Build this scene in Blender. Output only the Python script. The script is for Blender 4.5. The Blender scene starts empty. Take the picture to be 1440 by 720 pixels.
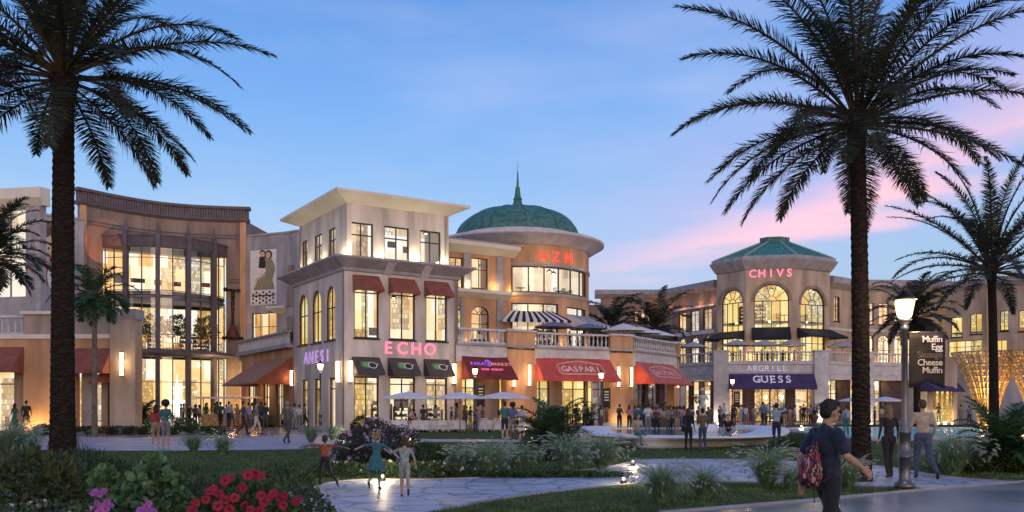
import bpy, bmesh, math, random
import numpy as np
from mathutils import Vector, Matrix, Euler
PI = math.pi
rnd = random.Random(11)
F, HY, CX, H = 1235.0, 572.0, 720.0, 1.65      # focal length, horizon row, centre column (of a 1440 px wide picture), eye height
SC = bpy.context.scene
COL = SC.collection
def gp(px, py, z=0.0):
    Y = F*(H-z)/(py-HY); return Vector(((px-CX)/F*Y, Y, z))
def at(px, py, Y): return Vector(((px-CX)/F*Y, Y, H-(py-HY)/F*Y))
def xy(px, Y): return ((px-CX)/F*Y, Y)

# ------------------------------------------------------------------ materials
def _new(name):
    m = bpy.data.materials.new(name); m.use_nodes = True
    nt = m.node_tree; nt.nodes.clear()
    out = nt.nodes.new('ShaderNodeOutputMaterial')
    return m, nt, out
def _pos(nt, scale, uv=False):
    if uv:
        g = nt.nodes.new('ShaderNodeUVMap'); src = g.outputs[0]
    else:
        g = nt.nodes.new('ShaderNodeNewGeometry'); src = g.outputs['Position']
    mp = nt.nodes.new('ShaderNodeMapping'); nt.links.new(src, mp.inputs[0])
    s = scale if isinstance(scale, (tuple, list)) else (scale,)*3
    mp.inputs['Scale'].default_value = s
    return mp.outputs[0]
def mat(name, col, rough=.85, var=.12, scale=1.2, bump=.15, bscale=25, metal=0, spec=.4, col2=None, emit=None, es=0, streak=0, sheen=0):
    m, nt, out = _new(name)
    b = nt.nodes.new('ShaderNodeBsdfPrincipled'); nt.links.new(b.outputs[0], out.inputs[0])
    b.inputs['Roughness'].default_value = rough; b.inputs['Metallic'].default_value = metal
    b.inputs['Specular IOR Level'].default_value = spec
    n = nt.nodes.new('ShaderNodeTexNoise'); n.inputs['Scale'].default_value = 1; n.inputs['Detail'].default_value = 5
    nt.links.new(_pos(nt, (scale, scale, scale*(.25 if streak else 1))), n.inputs['Vector'])
    mx = nt.nodes.new('ShaderNodeMix'); mx.data_type = 'RGBA'
    c2 = col2 or tuple(max(0, c*(1-2*var)) for c in col)
    c1 = col if col2 else tuple(min(1, c*(1+var)) for c in col)
    mx.inputs[6].default_value = (*c1, 1); mx.inputs[7].default_value = (*c2, 1)
    rp = nt.nodes.new('ShaderNodeMapRange'); rp.inputs[1].default_value = .35; rp.inputs[2].default_value = .65
    nt.links.new(n.outputs[0], rp.inputs[0]); nt.links.new(rp.outputs[0], mx.inputs[0])
    colr = mx.outputs[2]
    if streak:      # rain streaks below ledges and blotches of weather
        sn = nt.nodes.new('ShaderNodeTexNoise'); sn.inputs['Scale'].default_value = 1; sn.inputs['Detail'].default_value = 6; nt.links.new(_pos(nt, (2.2, 2.2, .45)), sn.inputs['Vector'])
        sr = nt.nodes.new('ShaderNodeValToRGB'); sr.color_ramp.elements[0].position = .32; sr.color_ramp.elements[0].color = (.66, .63, .62, 1); sr.color_ramp.elements[1].position = .56; sr.color_ramp.elements[1].color = (1, 1, 1, 1); nt.links.new(sn.outputs[0], sr.inputs[0])
        ml = nt.nodes.new('ShaderNodeMix'); ml.data_type = 'RGBA'; ml.blend_type = 'MULTIPLY'; ml.inputs[0].default_value = .26; nt.links.new(colr, ml.inputs[6]); nt.links.new(sr.outputs[0], ml.inputs[7]); colr = ml.outputs[2]
    nt.links.new(colr, b.inputs['Base Color'])
    if bump:
        n2 = nt.nodes.new('ShaderNodeTexNoise'); n2.inputs['Scale'].default_value = 1; n2.inputs['Detail'].default_value = 3
        nt.links.new(_pos(nt, bscale), n2.inputs['Vector'])
        bp = nt.nodes.new('ShaderNodeBump'); bp.inputs['Strength'].default_value = bump; bp.inputs['Distance'].default_value = .02
        nt.links.new(n2.outputs[0], bp.inputs['Height']); nt.links.new(bp.outputs[0], b.inputs['Normal'])
    if emit:
        b.inputs['Emission Color'].default_value = (*emit, 1); b.inputs['Emission Strength'].default_value = es
    if sheen: b.inputs['Sheen Weight'].default_value = sheen
    return m
def leafmat(name, col, var=.35, trans=.25, rough=.55, scale=6, col2=None):
    m = mat(name, col, rough, var, scale, 0, spec=.35, col2=col2)
    nt = m.node_tree; out = [n for n in nt.nodes if n.type == 'OUTPUT_MATERIAL'][0]
    b = [n for n in nt.nodes if n.type == 'BSDF_PRINCIPLED'][0]
    t = nt.nodes.new('ShaderNodeBsdfTranslucent'); t.inputs[0].default_value = (*[min(1, c*1.4) for c in col], 1)
    ms = nt.nodes.new('ShaderNodeMixShader'); ms.inputs[0].default_value = trans
    nt.links.new(b.outputs[0], ms.inputs[1]); nt.links.new(t.outputs[0], ms.inputs[2]); nt.links.new(ms.outputs[0], out.inputs[0])
    return m
def emis(name, col, s):
    m, nt, out = _new(name)
    e = nt.nodes.new('ShaderNodeEmission'); e.inputs[0].default_value = (*col, 1); e.inputs[1].default_value = s
    nt.links.new(e.outputs[0], out.inputs[0]); return m
def glass(name, tint=(.95, .97, 1), refl=.12):
    m, nt, out = _new(name)
    t = nt.nodes.new('ShaderNodeBsdfTransparent'); t.inputs[0].default_value = (*tint, 1)
    g = nt.nodes.new('ShaderNodeBsdfGlossy'); g.inputs['Roughness'].default_value = .03
    f = nt.nodes.new('ShaderNodeFresnel'); f.inputs[0].default_value = 1.5
    a = nt.nodes.new('ShaderNodeMath'); a.operation = 'ADD'; a.inputs[1].default_value = refl-.04; a.use_clamp = True
    nt.links.new(f.outputs[0], a.inputs[0])
    ms = nt.nodes.new('ShaderNodeMixShader')
    nt.links.new(a.outputs[0], ms.inputs[0]); nt.links.new(t.outputs[0], ms.inputs[1]); nt.links.new(g.outputs[0], ms.inputs[2])
    nt.links.new(ms.outputs[0], out.inputs[0]); return m
def room(name, cols, s, seed=0):
    # lit interior wall: wide wall panels, some of them filled with shelves of goods (uv in metres)
    m, nt, out = _new(name)
    uv = _pos(nt, (1, 1, 1), True)
    mp = [n for n in nt.nodes if n.type == 'MAPPING'][0]; mp.inputs['Location'].default_value = (seed*7.3, seed*.37, 0)
    def brick(w, h, mort, lo):
        b = nt.nodes.new('ShaderNodeTexBrick'); b.inputs['Scale'].default_value = 1; b.inputs['Brick Width'].default_value = w; b.inputs['Row Height'].default_value = h
        b.inputs['Mortar Size'].default_value = mort; b.inputs['Mortar Smooth'].default_value = 0; b.inputs[1].default_value = (0, 0, 0, 1); b.inputs[2].default_value = (1, 1, 1, 1); b.inputs[3].default_value = (lo, lo, lo, 1); nt.links.new(uv, b.inputs[0])
        q = nt.nodes.new('ShaderNodeSeparateColor'); nt.links.new(b.outputs[0], q.inputs[0]); return q.outputs[0]
    def mth(op, a, b, cl=True):
        n = nt.nodes.new('ShaderNodeMath'); n.operation = op; n.use_clamp = cl
        for k, v in enumerate((a, b)):
            if isinstance(v, (int, float)): n.inputs[k].default_value = v
            else: nt.links.new(v, n.inputs[k])
        return n.outputs[0]
    A = brick(1.45, 3.9, .0, 0); G = brick(.27, .36, .035, .15); K = brick(2.6, 1.3, .02, .5)
    n = nt.nodes.new('ShaderNodeTexNoise'); n.inputs['Scale'].default_value = .8; n.inputs['Detail'].default_value = 2; nt.links.new(uv, n.inputs['Vector'])
    f = mth('ADD', mth('MULTIPLY', A, .55), mth('ADD', mth('MULTIPLY', K, .2), mth('MULTIPLY', n.outputs[0], .3)))
    cr = nt.nodes.new('ShaderNodeValToRGB'); el = cr.color_ramp.elements
    for k, c in enumerate(cols):
        e = el[k] if k < 2 else el.new(.15+.7*k/(len(cols)-1))
        e.position = .15+.7*k/(len(cols)-1); e.color = (*c, 1)
    nt.links.new(f, cr.inputs[0])
    mask = mth('MULTIPLY', mth('GREATER_THAN', mth('FRACT', mth('MULTIPLY', A, 7.0, False), 0, False), .62), .75)
    mx = nt.nodes.new('ShaderNodeMix'); mx.data_type = 'RGBA'; mx.blend_type = 'MULTIPLY'; nt.links.new(mask, mx.inputs[0])
    gr = nt.nodes.new('ShaderNodeValToRGB'); gr.color_ramp.elements[0].color = (.16, .09, .05, 1); gr.color_ramp.elements[1].color = (1, .95, .85, 1); nt.links.new(G, gr.inputs[0])
    nt.links.new(cr.outputs[0], mx.inputs[6]); nt.links.new(gr.outputs[0], mx.inputs[7])
    e = nt.nodes.new('ShaderNodeEmission'); e.inputs[1].default_value = s
    nt.links.new(mx.outputs[2], e.inputs[0]); nt.links.new(e.outputs[0], out.inputs[0]); return m

M = {}
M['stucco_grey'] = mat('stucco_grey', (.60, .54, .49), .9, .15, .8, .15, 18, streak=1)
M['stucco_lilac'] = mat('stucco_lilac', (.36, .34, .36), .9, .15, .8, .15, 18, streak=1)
M['stucco_cream'] = mat('stucco_cream', (.72, .67, .56), .85, .06, .5, .1, 18)
M['stucco_orange'] = mat('stucco_orange', (.56, .32, .175), .9, .15, .8, .15, 18, streak=1)
M['stucco_tan'] = mat('stucco_tan', (.44, .345, .265), .9, .15, .8, .15, 18, streak=1)
M['stucco_brown'] = mat('stucco_brown', (.27, .20, .165), .9, .15, .8, .15, 18, streak=1)
M['stone_grey'] = mat('stone_grey', (.34, .325, .34), .85, .1, 1.5, .2, 20)
M['stone_white'] = mat('stone_white', (.55, .53, .54), .8, .08, 1.5, .15, 20)
M['parapet'] = mat('parapet', (.13, .11, .125), .8, .1, 1.5, .15, 20)
M['dark_wall'] = mat('dark_wall', (.09, .06, .055), .8, .15, 1.5, .1, 20)
M['frame'] = mat('frame', (.022, .016, .016), .4, .1, 3, 0)
M['frame_grey'] = mat('frame_grey', (.07, .06, .07), .45, .1, 3, 0)
M['glass'] = glass('glass')
M['awn_red'] = mat('awning_red', (.48, .062, .048), .75, .1, 2, .12, 60, sheen=.2)
M['awn_rust'] = mat('awning_rust', (.25, .068, .04), .8, .12, 2, .12, 60, sheen=.2)
M['awn_char'] = mat('awning_charcoal', (.075, .062, .06), .85, .12, 2, .12, 60)
M['awn_navy'] = mat('awning_navy', (.012, .013, .02), .8, .12, 2, .1, 60)
M['awn_violet'] = mat('awning_violet', (.055, .042, .12), .8, .12, 2, .1, 60)
M['white_cloth'] = mat('white_cloth', (.68, .68, .72), .85, .05, 3, .1, 40)
M['grey_cloth'] = mat('grey_cloth', (.38, .37, .38), .85, .05, 3, .1, 40)
M['metal_dark'] = mat('metal_dark', (.035, .033, .035), .45, .1, 3, 0, metal=.6)
M['metal_post'] = mat('metal_post', (.16, .15, .16), .35, .1, 3, .05, 40, metal=.7)
M['chair_white'] = mat('chair_white', (.6, .58, .58), .5, .05, 3, 0)
M['copper'] = mat('copper_roof', (.07, .20, .17), .6, .3, 2.5, .3, 8, col2=(.03, .10, .09))
M['copper_light'] = mat('copper_light', (.065, .235, .18), .6, .2, 2.5, .2, 8)
M['lead'] = mat('lead', (.30, .36, .35), .6, .1, 3, .1)
M['wood'] = mat('warm_wood', (.55, .36, .16), .6, .25, 4, .1, 30)
M['soil'] = mat('soil', (.03, .022, .016), .95, .3, 6, .6, 30)
M['grass_lawn'] = mat('lawn', (.085, .125, .045), .95, .35, 1.4, 1.0, 60, spec=.1, col2=(.045, .07, .022))
M['water'] = mat('water', (.13, .62, .62), .25, .08, .8, .15, 3.5, spec=.08)  # glow of the lit pool is put into the bright turquoise base colour
M['concrete_bench'] = mat('bench_concrete', (.72, .71, .74), .5, .05, 2, .08, 30)
M['lamp_glow'] = emis('lamp_glow', (1, .62, .27), 9)
M['lantern_glow'] = emis('lantern_glow', (1, .70, .40), 3.2)
M['sconce_glow'] = emis('sconce_glow', (1, .74, .42), 4.5)
M['path_glow'] = emis('path_glow', (1, .74, .38), 4)
M['sign_pink'] = emis('sign_pink', (1, .30, .42), 1.15)
M['sign_coral'] = emis('sign_coral', (1, .09, .06), 1.5)
M['sign_violet'] = mat('sign_violet', (.45, .36, .62), .5, .05, 3, 0, emit=(.55, .32, .8), es=.6)
M['sign_white'] = mat('sign_white', (.7, .68, .76), .5, .05, 3, 0, emit=(.8, .75, .95), es=.18)
WARM = [(.42, .19, .05), (.85, .46, .16), (1, .72, .36), (1, .86, .60), (.95, .9, .8)]
YEL = [(.40, .22, .04), (.95, .62, .16), (1, .80, .32), (1, .90, .58)]
PALE = [(.42, .27, .15), (.9, .68, .42), (1, .90, .72), (.92, .92, .92)]
M['room_warm'] = room('room_warm', WARM, 1.2, 1)
M['room_yellow'] = room('room_yellow', YEL, 1.2, 2)
M['room_pale'] = room('room_pale', PALE, 1.15, 3)
M['room_dim'] = room('room_dim', [(.10, .08, .10), (.22, .18, .2), (.4, .34, .32)], .7, 4)
M['floor_slab'] = mat('floor_slab', (.35, .3, .25), .8, .1, 2, 0)
M['fit_brown'] = mat('fitting_brown', (.13, .075, .04), .7, .3, 4, 0)
M['fit_red'] = mat('fitting_red', (.25, .06, .04), .7, .3, 4, 0)
M['plant_pot'] = mat('planter', (.05, .045, .045), .7, .2, 4, .1)

# paving: broad stones with dark joints
def paving(name, c1, c2, joint, scale, rough, kind='voronoi', jw=.03, wet=.5):
    m, nt, out = _new(name)
    b = nt.nodes.new('ShaderNodeBsdfPrincipled'); nt.links.new(b.outputs[0], out.inputs[0])
    v = _pos(nt, scale)
    warp = nt.nodes.new('ShaderNodeTexNoise'); warp.inputs['Scale'].default_value = 1.3; nt.links.new(v, warp.inputs['Vector'])
    ad = nt.nodes.new('ShaderNodeMix'); ad.data_type = 'RGBA'; ad.blend_type = 'ADD'; ad.inputs[0].default_value = .25
    nt.links.new(v, ad.inputs[6]); nt.links.new(warp.outputs['Color'], ad.inputs[7])
    if kind == 'voronoi':
        t = nt.nodes.new('ShaderNodeTexVoronoi'); t.feature = 'DISTANCE_TO_EDGE'; t.inputs['Scale'].default_value = 1; nt.links.new(ad.outputs[2], t.inputs['Vector'])
        t2 = nt.nodes.new('ShaderNodeTexVoronoi'); t2.inputs['Scale'].default_value = 1; nt.links.new(ad.outputs[2], t2.inputs['Vector'])
        mr = nt.nodes.new('ShaderNodeMapRange'); mr.inputs[1].default_value = 0; mr.inputs[2].default_value = jw; nt.links.new(t.outputs[0], mr.inputs[0])
        hgt = mr.outputs[0]; cellc = t2.outputs['Color']
    else:
        t = nt.nodes.new('ShaderNodeTexBrick'); t.inputs['Scale'].default_value = 1; t.inputs['Mortar Size'].default_value = jw
        t.inputs['Brick Width'].default_value = 1.; t.inputs['Row Height'].default_value = .5
        t.inputs[1].default_value = (1, 1, 1, 1); t.inputs[2].default_value = (.4, .4, .4, 1); t.inputs[3].default_value = (0, 0, 0, 1)
        nt.links.new(v, t.inputs[0])
        iv = nt.nodes.new('ShaderNodeMath'); iv.operation = 'SUBTRACT'; iv.inputs[0].default_value = 1; nt.links.new(t.outputs['Fac'], iv.inputs[1])
        hgt = iv.outputs[0]; cellc = t.outputs[0]
    sp = nt.nodes.new('ShaderNodeSeparateColor'); nt.links.new(cellc, sp.inputs[0])
    n = nt.nodes.new('ShaderNodeTexNoise'); n.inputs['Scale'].default_value = 3; n.inputs['Detail'].default_value = 6; nt.links.new(v, n.inputs['Vector'])
    a = nt.nodes.new('ShaderNodeMath'); a.operation = 'ADD'; nt.links.new(sp.outputs[0], a.inputs[0]); nt.links.new(n.outputs[0], a.inputs[1])
    h2 = nt.nodes.new('ShaderNodeMath'); h2.operation = 'MULTIPLY'; h2.inputs[1].default_value = .5; nt.links.new(a.outputs[0], h2.inputs[0])
    mx = nt.nodes.new('ShaderNodeMix'); mx.data_type = 'RGBA'; mx.inputs[6].default_value = (*c1, 1); mx.inputs[7].default_value = (*c2, 1); nt.links.new(h2.outputs[0], mx.inputs[0])
    mj = nt.nodes.new('ShaderNodeMix'); mj.data_type = 'RGBA'; mj.inputs[6].default_value = (*joint, 1); nt.links.new(mx.outputs[2], mj.inputs[7]); nt.links.new(hgt, mj.inputs[0])
    nt.links.new(mj.outputs[2], b.inputs['Base Color'])
    rr = nt.nodes.new('ShaderNodeMapRange'); rr.inputs[1].default_value = .35; rr.inputs[2].default_value = .65; rr.inputs[3].default_value = rough-.12; rr.inputs[4].default_value = rough+.15
    n3 = nt.nodes.new('ShaderNodeTexNoise'); n3.inputs['Scale'].default_value = .5; nt.links.new(v, n3.inputs['Vector']); nt.links.new(n3.outputs[0], rr.inputs[0]); nt.links.new(rr.outputs[0], b.inputs['Roughness'])
    b.inputs['Specular IOR Level'].default_value = wet
    bp = nt.nodes.new('ShaderNodeBump'); bp.inputs['Strength'].default_value = .5; bp.inputs['Distance'].default_value = .012
    sm = nt.nodes.new('ShaderNodeMath'); sm.operation = 'MULTIPLY_ADD'; sm.inputs[1].default_value = .35; nt.links.new(n.outputs[0], sm.inputs[0]); nt.links.new(hgt, sm.inputs[2])
    nt.links.new(sm.outputs[0], bp.inputs['Height']); nt.links.new(bp.outputs[0], b.inputs['Normal'])
    return m
M['flagstone'] = paving('flagstone', (.44, .47, .56), (.30, .33, .41), (.09, .10, .13), 1.5, .42, 'voronoi', .08)
M['plaza'] = paving('plaza_paving', (.27, .22, .205), (.19, .155, .15), (.07, .06, .06), .8, .22, 'brick', .02, .8)
M['paver_light'] = paving('light_pavers', (.44, .42, .48), (.32, .31, .37), (.12, .12, .14), 1.6, .45, 'brick', .03)
M['concrete'] = paving('smooth_concrete', (.19, .215, .22), (.135, .155, .165), (.055, .06, .065), .33, .22, 'brick', .006, .7)

# ------------------------------------------------------------------ object helpers
def link(o): COL.objects.link(o); return o
def tag(o, label=None, cat=None, group=None, kind=None):
    for k, v in (('label', label), ('category', cat), ('group', group), ('kind', kind)):
        if v: o[k] = v
    return o
def thing(name, label, cat, loc=(0, 0, 0), group=None, rz=0, sc=1):
    o = bpy.data.objects.new(name, None); o.empty_display_size = .3; link(o); o['kind'] = 'thing'
    o.location = loc; o.rotation_euler = (0, 0, rz); o.scale = (sc,)*3
    return tag(o, label, cat, group)
def attach(o, parent):
    """parent o (built in world coordinates) to a thing or part"""
    if parent is None: return o
    o.parent = parent
    if parent.parent is None:
        mt = Matrix.Translation(parent.location) @ parent.rotation_euler.to_matrix().to_4x4() @ Matrix.Diagonal((*parent.scale, 1))
        o.matrix_parent_inverse = mt.inverted()
    return o
class MB:
    def __init__(s): s.v = []; s.f = []; s.m = []; s.u = []
    def quad(s, pts, mi=0, uv=None):
        b = len(s.v); s.v += [tuple(p) for p in pts]; s.f.append(tuple(range(b, b+len(pts)))); s.m.append(mi)
        s.u += uv if uv else [(p[0]+p[1], p[2]) for p in pts]
    def hexa(s, c, mi=0):   # 8 corners: 0-3 bottom ring, 4-7 top ring
        for q in ((0, 1, 5, 4), (1, 2, 6, 5), (2, 3, 7, 6), (3, 0, 4, 7), (3, 2, 1, 0), (4, 5, 6, 7)):
            s.quad([c[i] for i in q], mi)
    def box(s, x0, x1, y0, y1, z0, z1, mi=0, mt=None):
        c = [Vector(p) for p in ((x0, y0, z0), (x1, y0, z0), (x1, y1, z0), (x0, y1, z0), (x0, y0, z1), (x1, y0, z1), (x1, y1, z1), (x0, y1, z1))]
        if mt: c = [mt @ p for p in c]
        s.hexa(c, mi)
    def tube(s, p, q, r0, r1=None, n=8, mi=0, caps=True):
        r1 = r0 if r1 is None else r1; p = Vector(p); q = Vector(q); d = (q-p)
        if d.length < 1e-6: return
        d.normalize(); a = d.orthogonal().normalized(); b = d.cross(a)
        A = [p+(a*math.cos(2*PI*i/n)+b*math.sin(2*PI*i/n))*r0 for i in range(n)]
        B = [q+(a*math.cos(2*PI*i/n)+b*math.sin(2*PI*i/n))*r1 for i in range(n)]
        for i in range(n): s.quad([A[i], A[(i+1) % n], B[(i+1) % n], B[i]], mi)
        if caps: s.quad(A[::-1], mi); s.quad(B, mi)
    def lathe(s, c, prof, n=12, mi=0, sx=1, sy=1):
        c = Vector(c)
        rings = [[c+Vector((r*math.cos(2*PI*i/n)*sx, r*math.sin(2*PI*i/n)*sy, z)) for i in range(n)] for r, z in prof]
        for A, B in zip(rings, rings[1:]):
            for i in range(n): s.quad([A[i], A[(i+1) % n], B[(i+1) % n], B[i]], mi)
        if prof[0][0] > 1e-4: s.quad(rings[0][::-1], mi)
        if prof[-1][0] > 1e-4: s.quad(rings[-1], mi)
    def poly(s, pts, z0, z1, mi=0):
        n = len(pts); A = [(x, y, z0) for x, y in pts]; B = [(x, y, z1) for x, y in pts]
        for i in range(n): s.quad([A[i], A[(i+1) % n], B[(i+1) % n], B[i]], mi)
        s.quad(A[::-1], mi); s.quad(B, mi)
    def ball(s, c, r, n=10, mi=0, sc=(1, 1, 1)):
        c = Vector(c); m_ = max(4, n//2); R_ = []
        for j in range(m_+1):
            t = PI*j/m_
            R_.append([c+Vector((r*sc[0]*math.sin(t)*math.cos(2*PI*i/n), r*sc[1]*math.sin(t)*math.sin(2*PI*i/n), -r*sc[2]*math.cos(t))) for i in range(n)])
        for A, B in zip(R_, R_[1:]):
            for i in range(n): s.quad([A[i], A[(i+1) % n], B[(i+1) % n], B[i]], mi)
    def mesh(s, name, mats, smooth=False, merge=False):
        me = bpy.data.meshes.new(name); me.from_pydata([tuple(v) for v in s.v], [], s.f)
        if not isinstance(mats, (list, tuple)): mats = [mats]
        for m in mats: me.materials.append(m)
        if len(mats) > 1: me.polygons.foreach_set('material_index', s.m)
        uvl = me.uv_layers.new(name='UVMap'); uvl.data.foreach_set('uv', np.array(s.u, dtype=np.float32).ravel())
        if merge or smooth:
            bm = bmesh.new(); bm.from_mesh(me); bmesh.ops.remove_doubles(bm, verts=bm.verts, dist=1e-4); bm.to_mesh(me); bm.free()
        if smooth:
            me.polygons.foreach_set('use_smooth', [True]*len(me.polygons))
        me.update(); return me
    def build(s, name, mats, parent=None, smooth=False, local=False):
        o = link(bpy.data.objects.new(name, s.mesh(name, mats, smooth)))
        if parent is not None:
            if local: o.parent = parent
            else: attach(o, parent)
        return o
def inst(name, me, parent=None, loc=(0, 0, 0), rz=0, sc=1, label=None, cat=None, group=None):
    o = link(bpy.data.objects.new(name, me)); o.location = loc; o.rotation_euler = (0, 0, rz); o.scale = (sc,)*3 if not isinstance(sc, tuple) else sc
    if parent is not None: o.parent = parent
    return tag(o, label, cat, group)
def npmesh(name, V, Q, mats, mi=None, smooth=False):
    """fast mesh from arrays; Q (n,4) or (n,3)"""
    me = bpy.data.meshes.new(name); V = np.asarray(V, dtype=np.float32); Q = np.asarray(Q, dtype=np.int32); k = Q.shape[1]
    me.vertices.add(len(V)); me.vertices.foreach_set('co', V.ravel())
    me.loops.add(Q.size); me.loops.foreach_set('vertex_index', Q.ravel())
    me.polygons.add(len(Q)); me.polygons.foreach_set('loop_start', np.arange(0, Q.size, k, dtype=np.int32))
    if not isinstance(mats, (list, tuple)): mats = [mats]
    for m in mats: me.materials.append(m)
    if mi is not None: me.polygons.foreach_set('material_index', np.asarray(mi, dtype=np.int32))
    if smooth: me.polygons.foreach_set('use_smooth', np.ones(len(Q), dtype=bool))
    me.update(calc_edges=True); me.validate(); return me

# ------------------------------------------------------------------ wall surfaces (s along, z up, d outward)
class Surf:
    def __init__(s, pts):
        s.p = [Vector((x, y, 0)) for x, y in pts]; s.c = [0]
        for a, b in zip(s.p, s.p[1:]): s.c.append(s.c[-1]+(b-a).length)
        s.L = s.c[-1]; seg = []
        for a, b in zip(s.p, s.p[1:]):
            d = (b-a).normalized(); seg.append(Vector((d.y, -d.x, 0)))
        s.seg = seg; s.n = [seg[0]]+[(a+b).normalized() for a, b in zip(seg, seg[1:])]+[seg[-1]]
    def at(s, t, d=0, z=0):
        i = 0
        while i < len(s.seg)-1 and t > s.c[i+1]: i += 1
        k = (t-s.c[i])/(s.c[i+1]-s.c[i])
        p = s.p[i].lerp(s.p[i+1], k)
        kk = min(1, max(0, k)); n = (s.n[i]*(1-kk)+s.n[i+1]*kk).normalized()
        return Vector((p.x+n.x*d, p.y+n.y*d, z))
    def dirn(s, t):
        a = s.at(t-.01); b = s.at(t+.01); d = (b-a).normalized(); return d, Vector((d.y, -d.x, 0))
    def hit(s, px, d=0):
        best = None; k = (px-CX)/F; N = 400; prev = None
        lo, hi = -.25*s.L-1, 1.25*s.L+1
        for i in range(N+1):
            t = lo+(hi-lo)*i/N; p = s.at(t, d); g = p.x-k*p.y
            if prev is not None and (prev[1] <= 0 <= g or prev[1] >= 0 >= g):
                u = prev[0]+(t-prev[0])*(0-prev[1])/((g-prev[1]) or 1e-9)
                Y = s.at(u, d).y
                if best is None or Y < best[1]: best = (u, Y)
            prev = (t, g)
        return best[0] if best else None
    def z(s, py, t, d=0): return H-(py-HY)/F*s.at(t, d).y
    def rect(s, x0, x1, y0, y1):
        a = s.hit(x0); b = s.hit(x1); c = (a+b)/2
        return [a, b, s.z(y1, c), s.z(y0, c)]
    def cuts(s, a, b, step=None):
        r = [a]+[c for c in s.c[1:-1] if a+1e-4 < c < b-1e-4]+[b]
        return r
def sbox(mb, sf, a, b, z0, z1, d0, d1, mi=0):
    r = sf.cuts(a, b)
    for i, (p, q) in enumerate(zip(r, r[1:])):
        f = [(p, d1, z0), (q, d1, z0), (q, d1, z1), (p, d1, z1)]
        g = [(p, d0, z0), (p, d0, z1), (q, d0, z1), (q, d0, z0)]
        mb.quad([sf.at(*t) for t in f], mi, [(t[0], t[2]) for t in f]); mb.quad([sf.at(*t) for t in g], mi, [(t[0], t[2]) for t in g])
        mb.quad([sf.at(*t) for t in ((p, d0, z1), (p, d1, z1), (q, d1, z1), (q, d0, z1))], mi)
        mb.quad([sf.at(*t) for t in ((p, d0, z0), (q, d0, z0), (q, d1, z0), (p, d1, z0))], mi)
        if i == 0: mb.quad([sf.at(*t) for t in ((p, d0, z0), (p, d1, z0), (p, d1, z1), (p, d0, z1))], mi)
        if i == len(r)-2: mb.quad([sf.at(*t) for t in ((q, d0, z0), (q, d0, z1), (q, d1, z1), (q, d1, z0))], mi)
def sprof(mb, sf, a, b, prof, mi=0):
    """moulding: closed profile [(d,z)...] swept from a to b"""
    r = sf.cuts(a, b); n = len(prof)
    for p, q in zip(r, r[1:]):
        for (d0, z0), (d1, z1) in zip(prof, prof[1:]+prof[:1]):
            mb.quad([sf.at(p, d0, z0), sf.at(q, d0, z0), sf.at(q, d1, z1), sf.at(p, d1, z1)], mi)
    mb.quad([sf.at(a, d, z) for d, z in prof], mi); mb.quad([sf.at(b, d, z) for d, z in prof][::-1], mi)
def facade(mb, sf, a, b, z0, z1, holes=(), th=.35, mi=0):
    """wall with holes [s0,s1,z0,z1,rise] (rise>0: arched top)"""
    S = sorted(set([round(x, 4) for x in [a, b]+sf.cuts(a, b)]+[round(x, 4) for h in holes for x in h[:2] if a < x < b]))
    Z = sorted(set([round(z0, 4), round(z1, 4)]+[round(z, 4) for h in holes for z in h[2:4] if z0 < z < z1]))
    def inh(s, z): return any(h[0] < s < h[1] and h[2] < z < h[3] for h in holes)
    for p, q in zip(S, S[1:]):
        if q-p < 1e-3: continue
        for u, w in zip(Z, Z[1:]):
            if w-u < 1e-3 or inh((p+q)/2, (u+w)/2): continue
            f = [(p, 0, u), (q, 0, u), (q, 0, w), (p, 0, w)]
            mb.quad([sf.at(*t) for t in f], mi, [(t[0], t[2]) for t in f])
            f = [(q, -th, u), (p, -th, u), (p, -th, w), (q, -th, w)]
            mb.quad([sf.at(*t) for t in f], mi, [(t[0], t[2]) for t in f])
    for h in holes:
        s0, s1, u, w = [round(x, 4) for x in h[:4]]; rise = h[4] if len(h) > 4 else 0
        wj = w-rise
        for s in (s0, s1): mb.quad([sf.at(*t) for t in ((s, 0, u), (s, -th, u), (s, -th, wj), (s, 0, wj))], mi)
        r = sf.cuts(s0, s1)
        for p, q in zip(r, r[1:]):
            mb.quad([sf.at(*t) for t in ((p, 0, u), (q, 0, u), (q, -th, u), (p, -th, u))], mi)
            if not rise: mb.quad([sf.at(*t) for t in ((p, 0, w), (p, -th, w), (q, -th, w), (q, 0, w))], mi)
        if rise:
            N = 14; arc = [(s0+(s1-s0)*(.5-.5*math.cos(PI*i/N)), wj+rise*math.sin(PI*i/N)) for i in range(N+1)]
            for (sa, za), (sb, zb) in zip(arc, arc[1:]):
                mb.quad([sf.at(sa, 0, za), sf.at(sb, 0, zb), sf.at(sb, -th, zb), sf.at(sa, -th, za)], mi)
                for dd in (0, -th):
                    f = [(sa, dd, za), (sb, dd, zb), (sb, dd, w), (sa, dd, w)]
                    mb.quad([sf.at(*t) for t in f], mi, [(t[0], t[2]) for t in f])
    # end and top caps
    for s in (a, b): mb.quad([sf.at(*t) for t in ((s, 0, z0), (s, -th, z0), (s, -th, z1), (s, 0, z1))], mi)
    r = sf.cuts(a, b)
    for p, q in zip(r, r[1:]): mb.quad([sf.at(*t) for t in ((p, 0, z1), (q, 0, z1), (q, -th, z1), (p, -th, z1))], mi)
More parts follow.
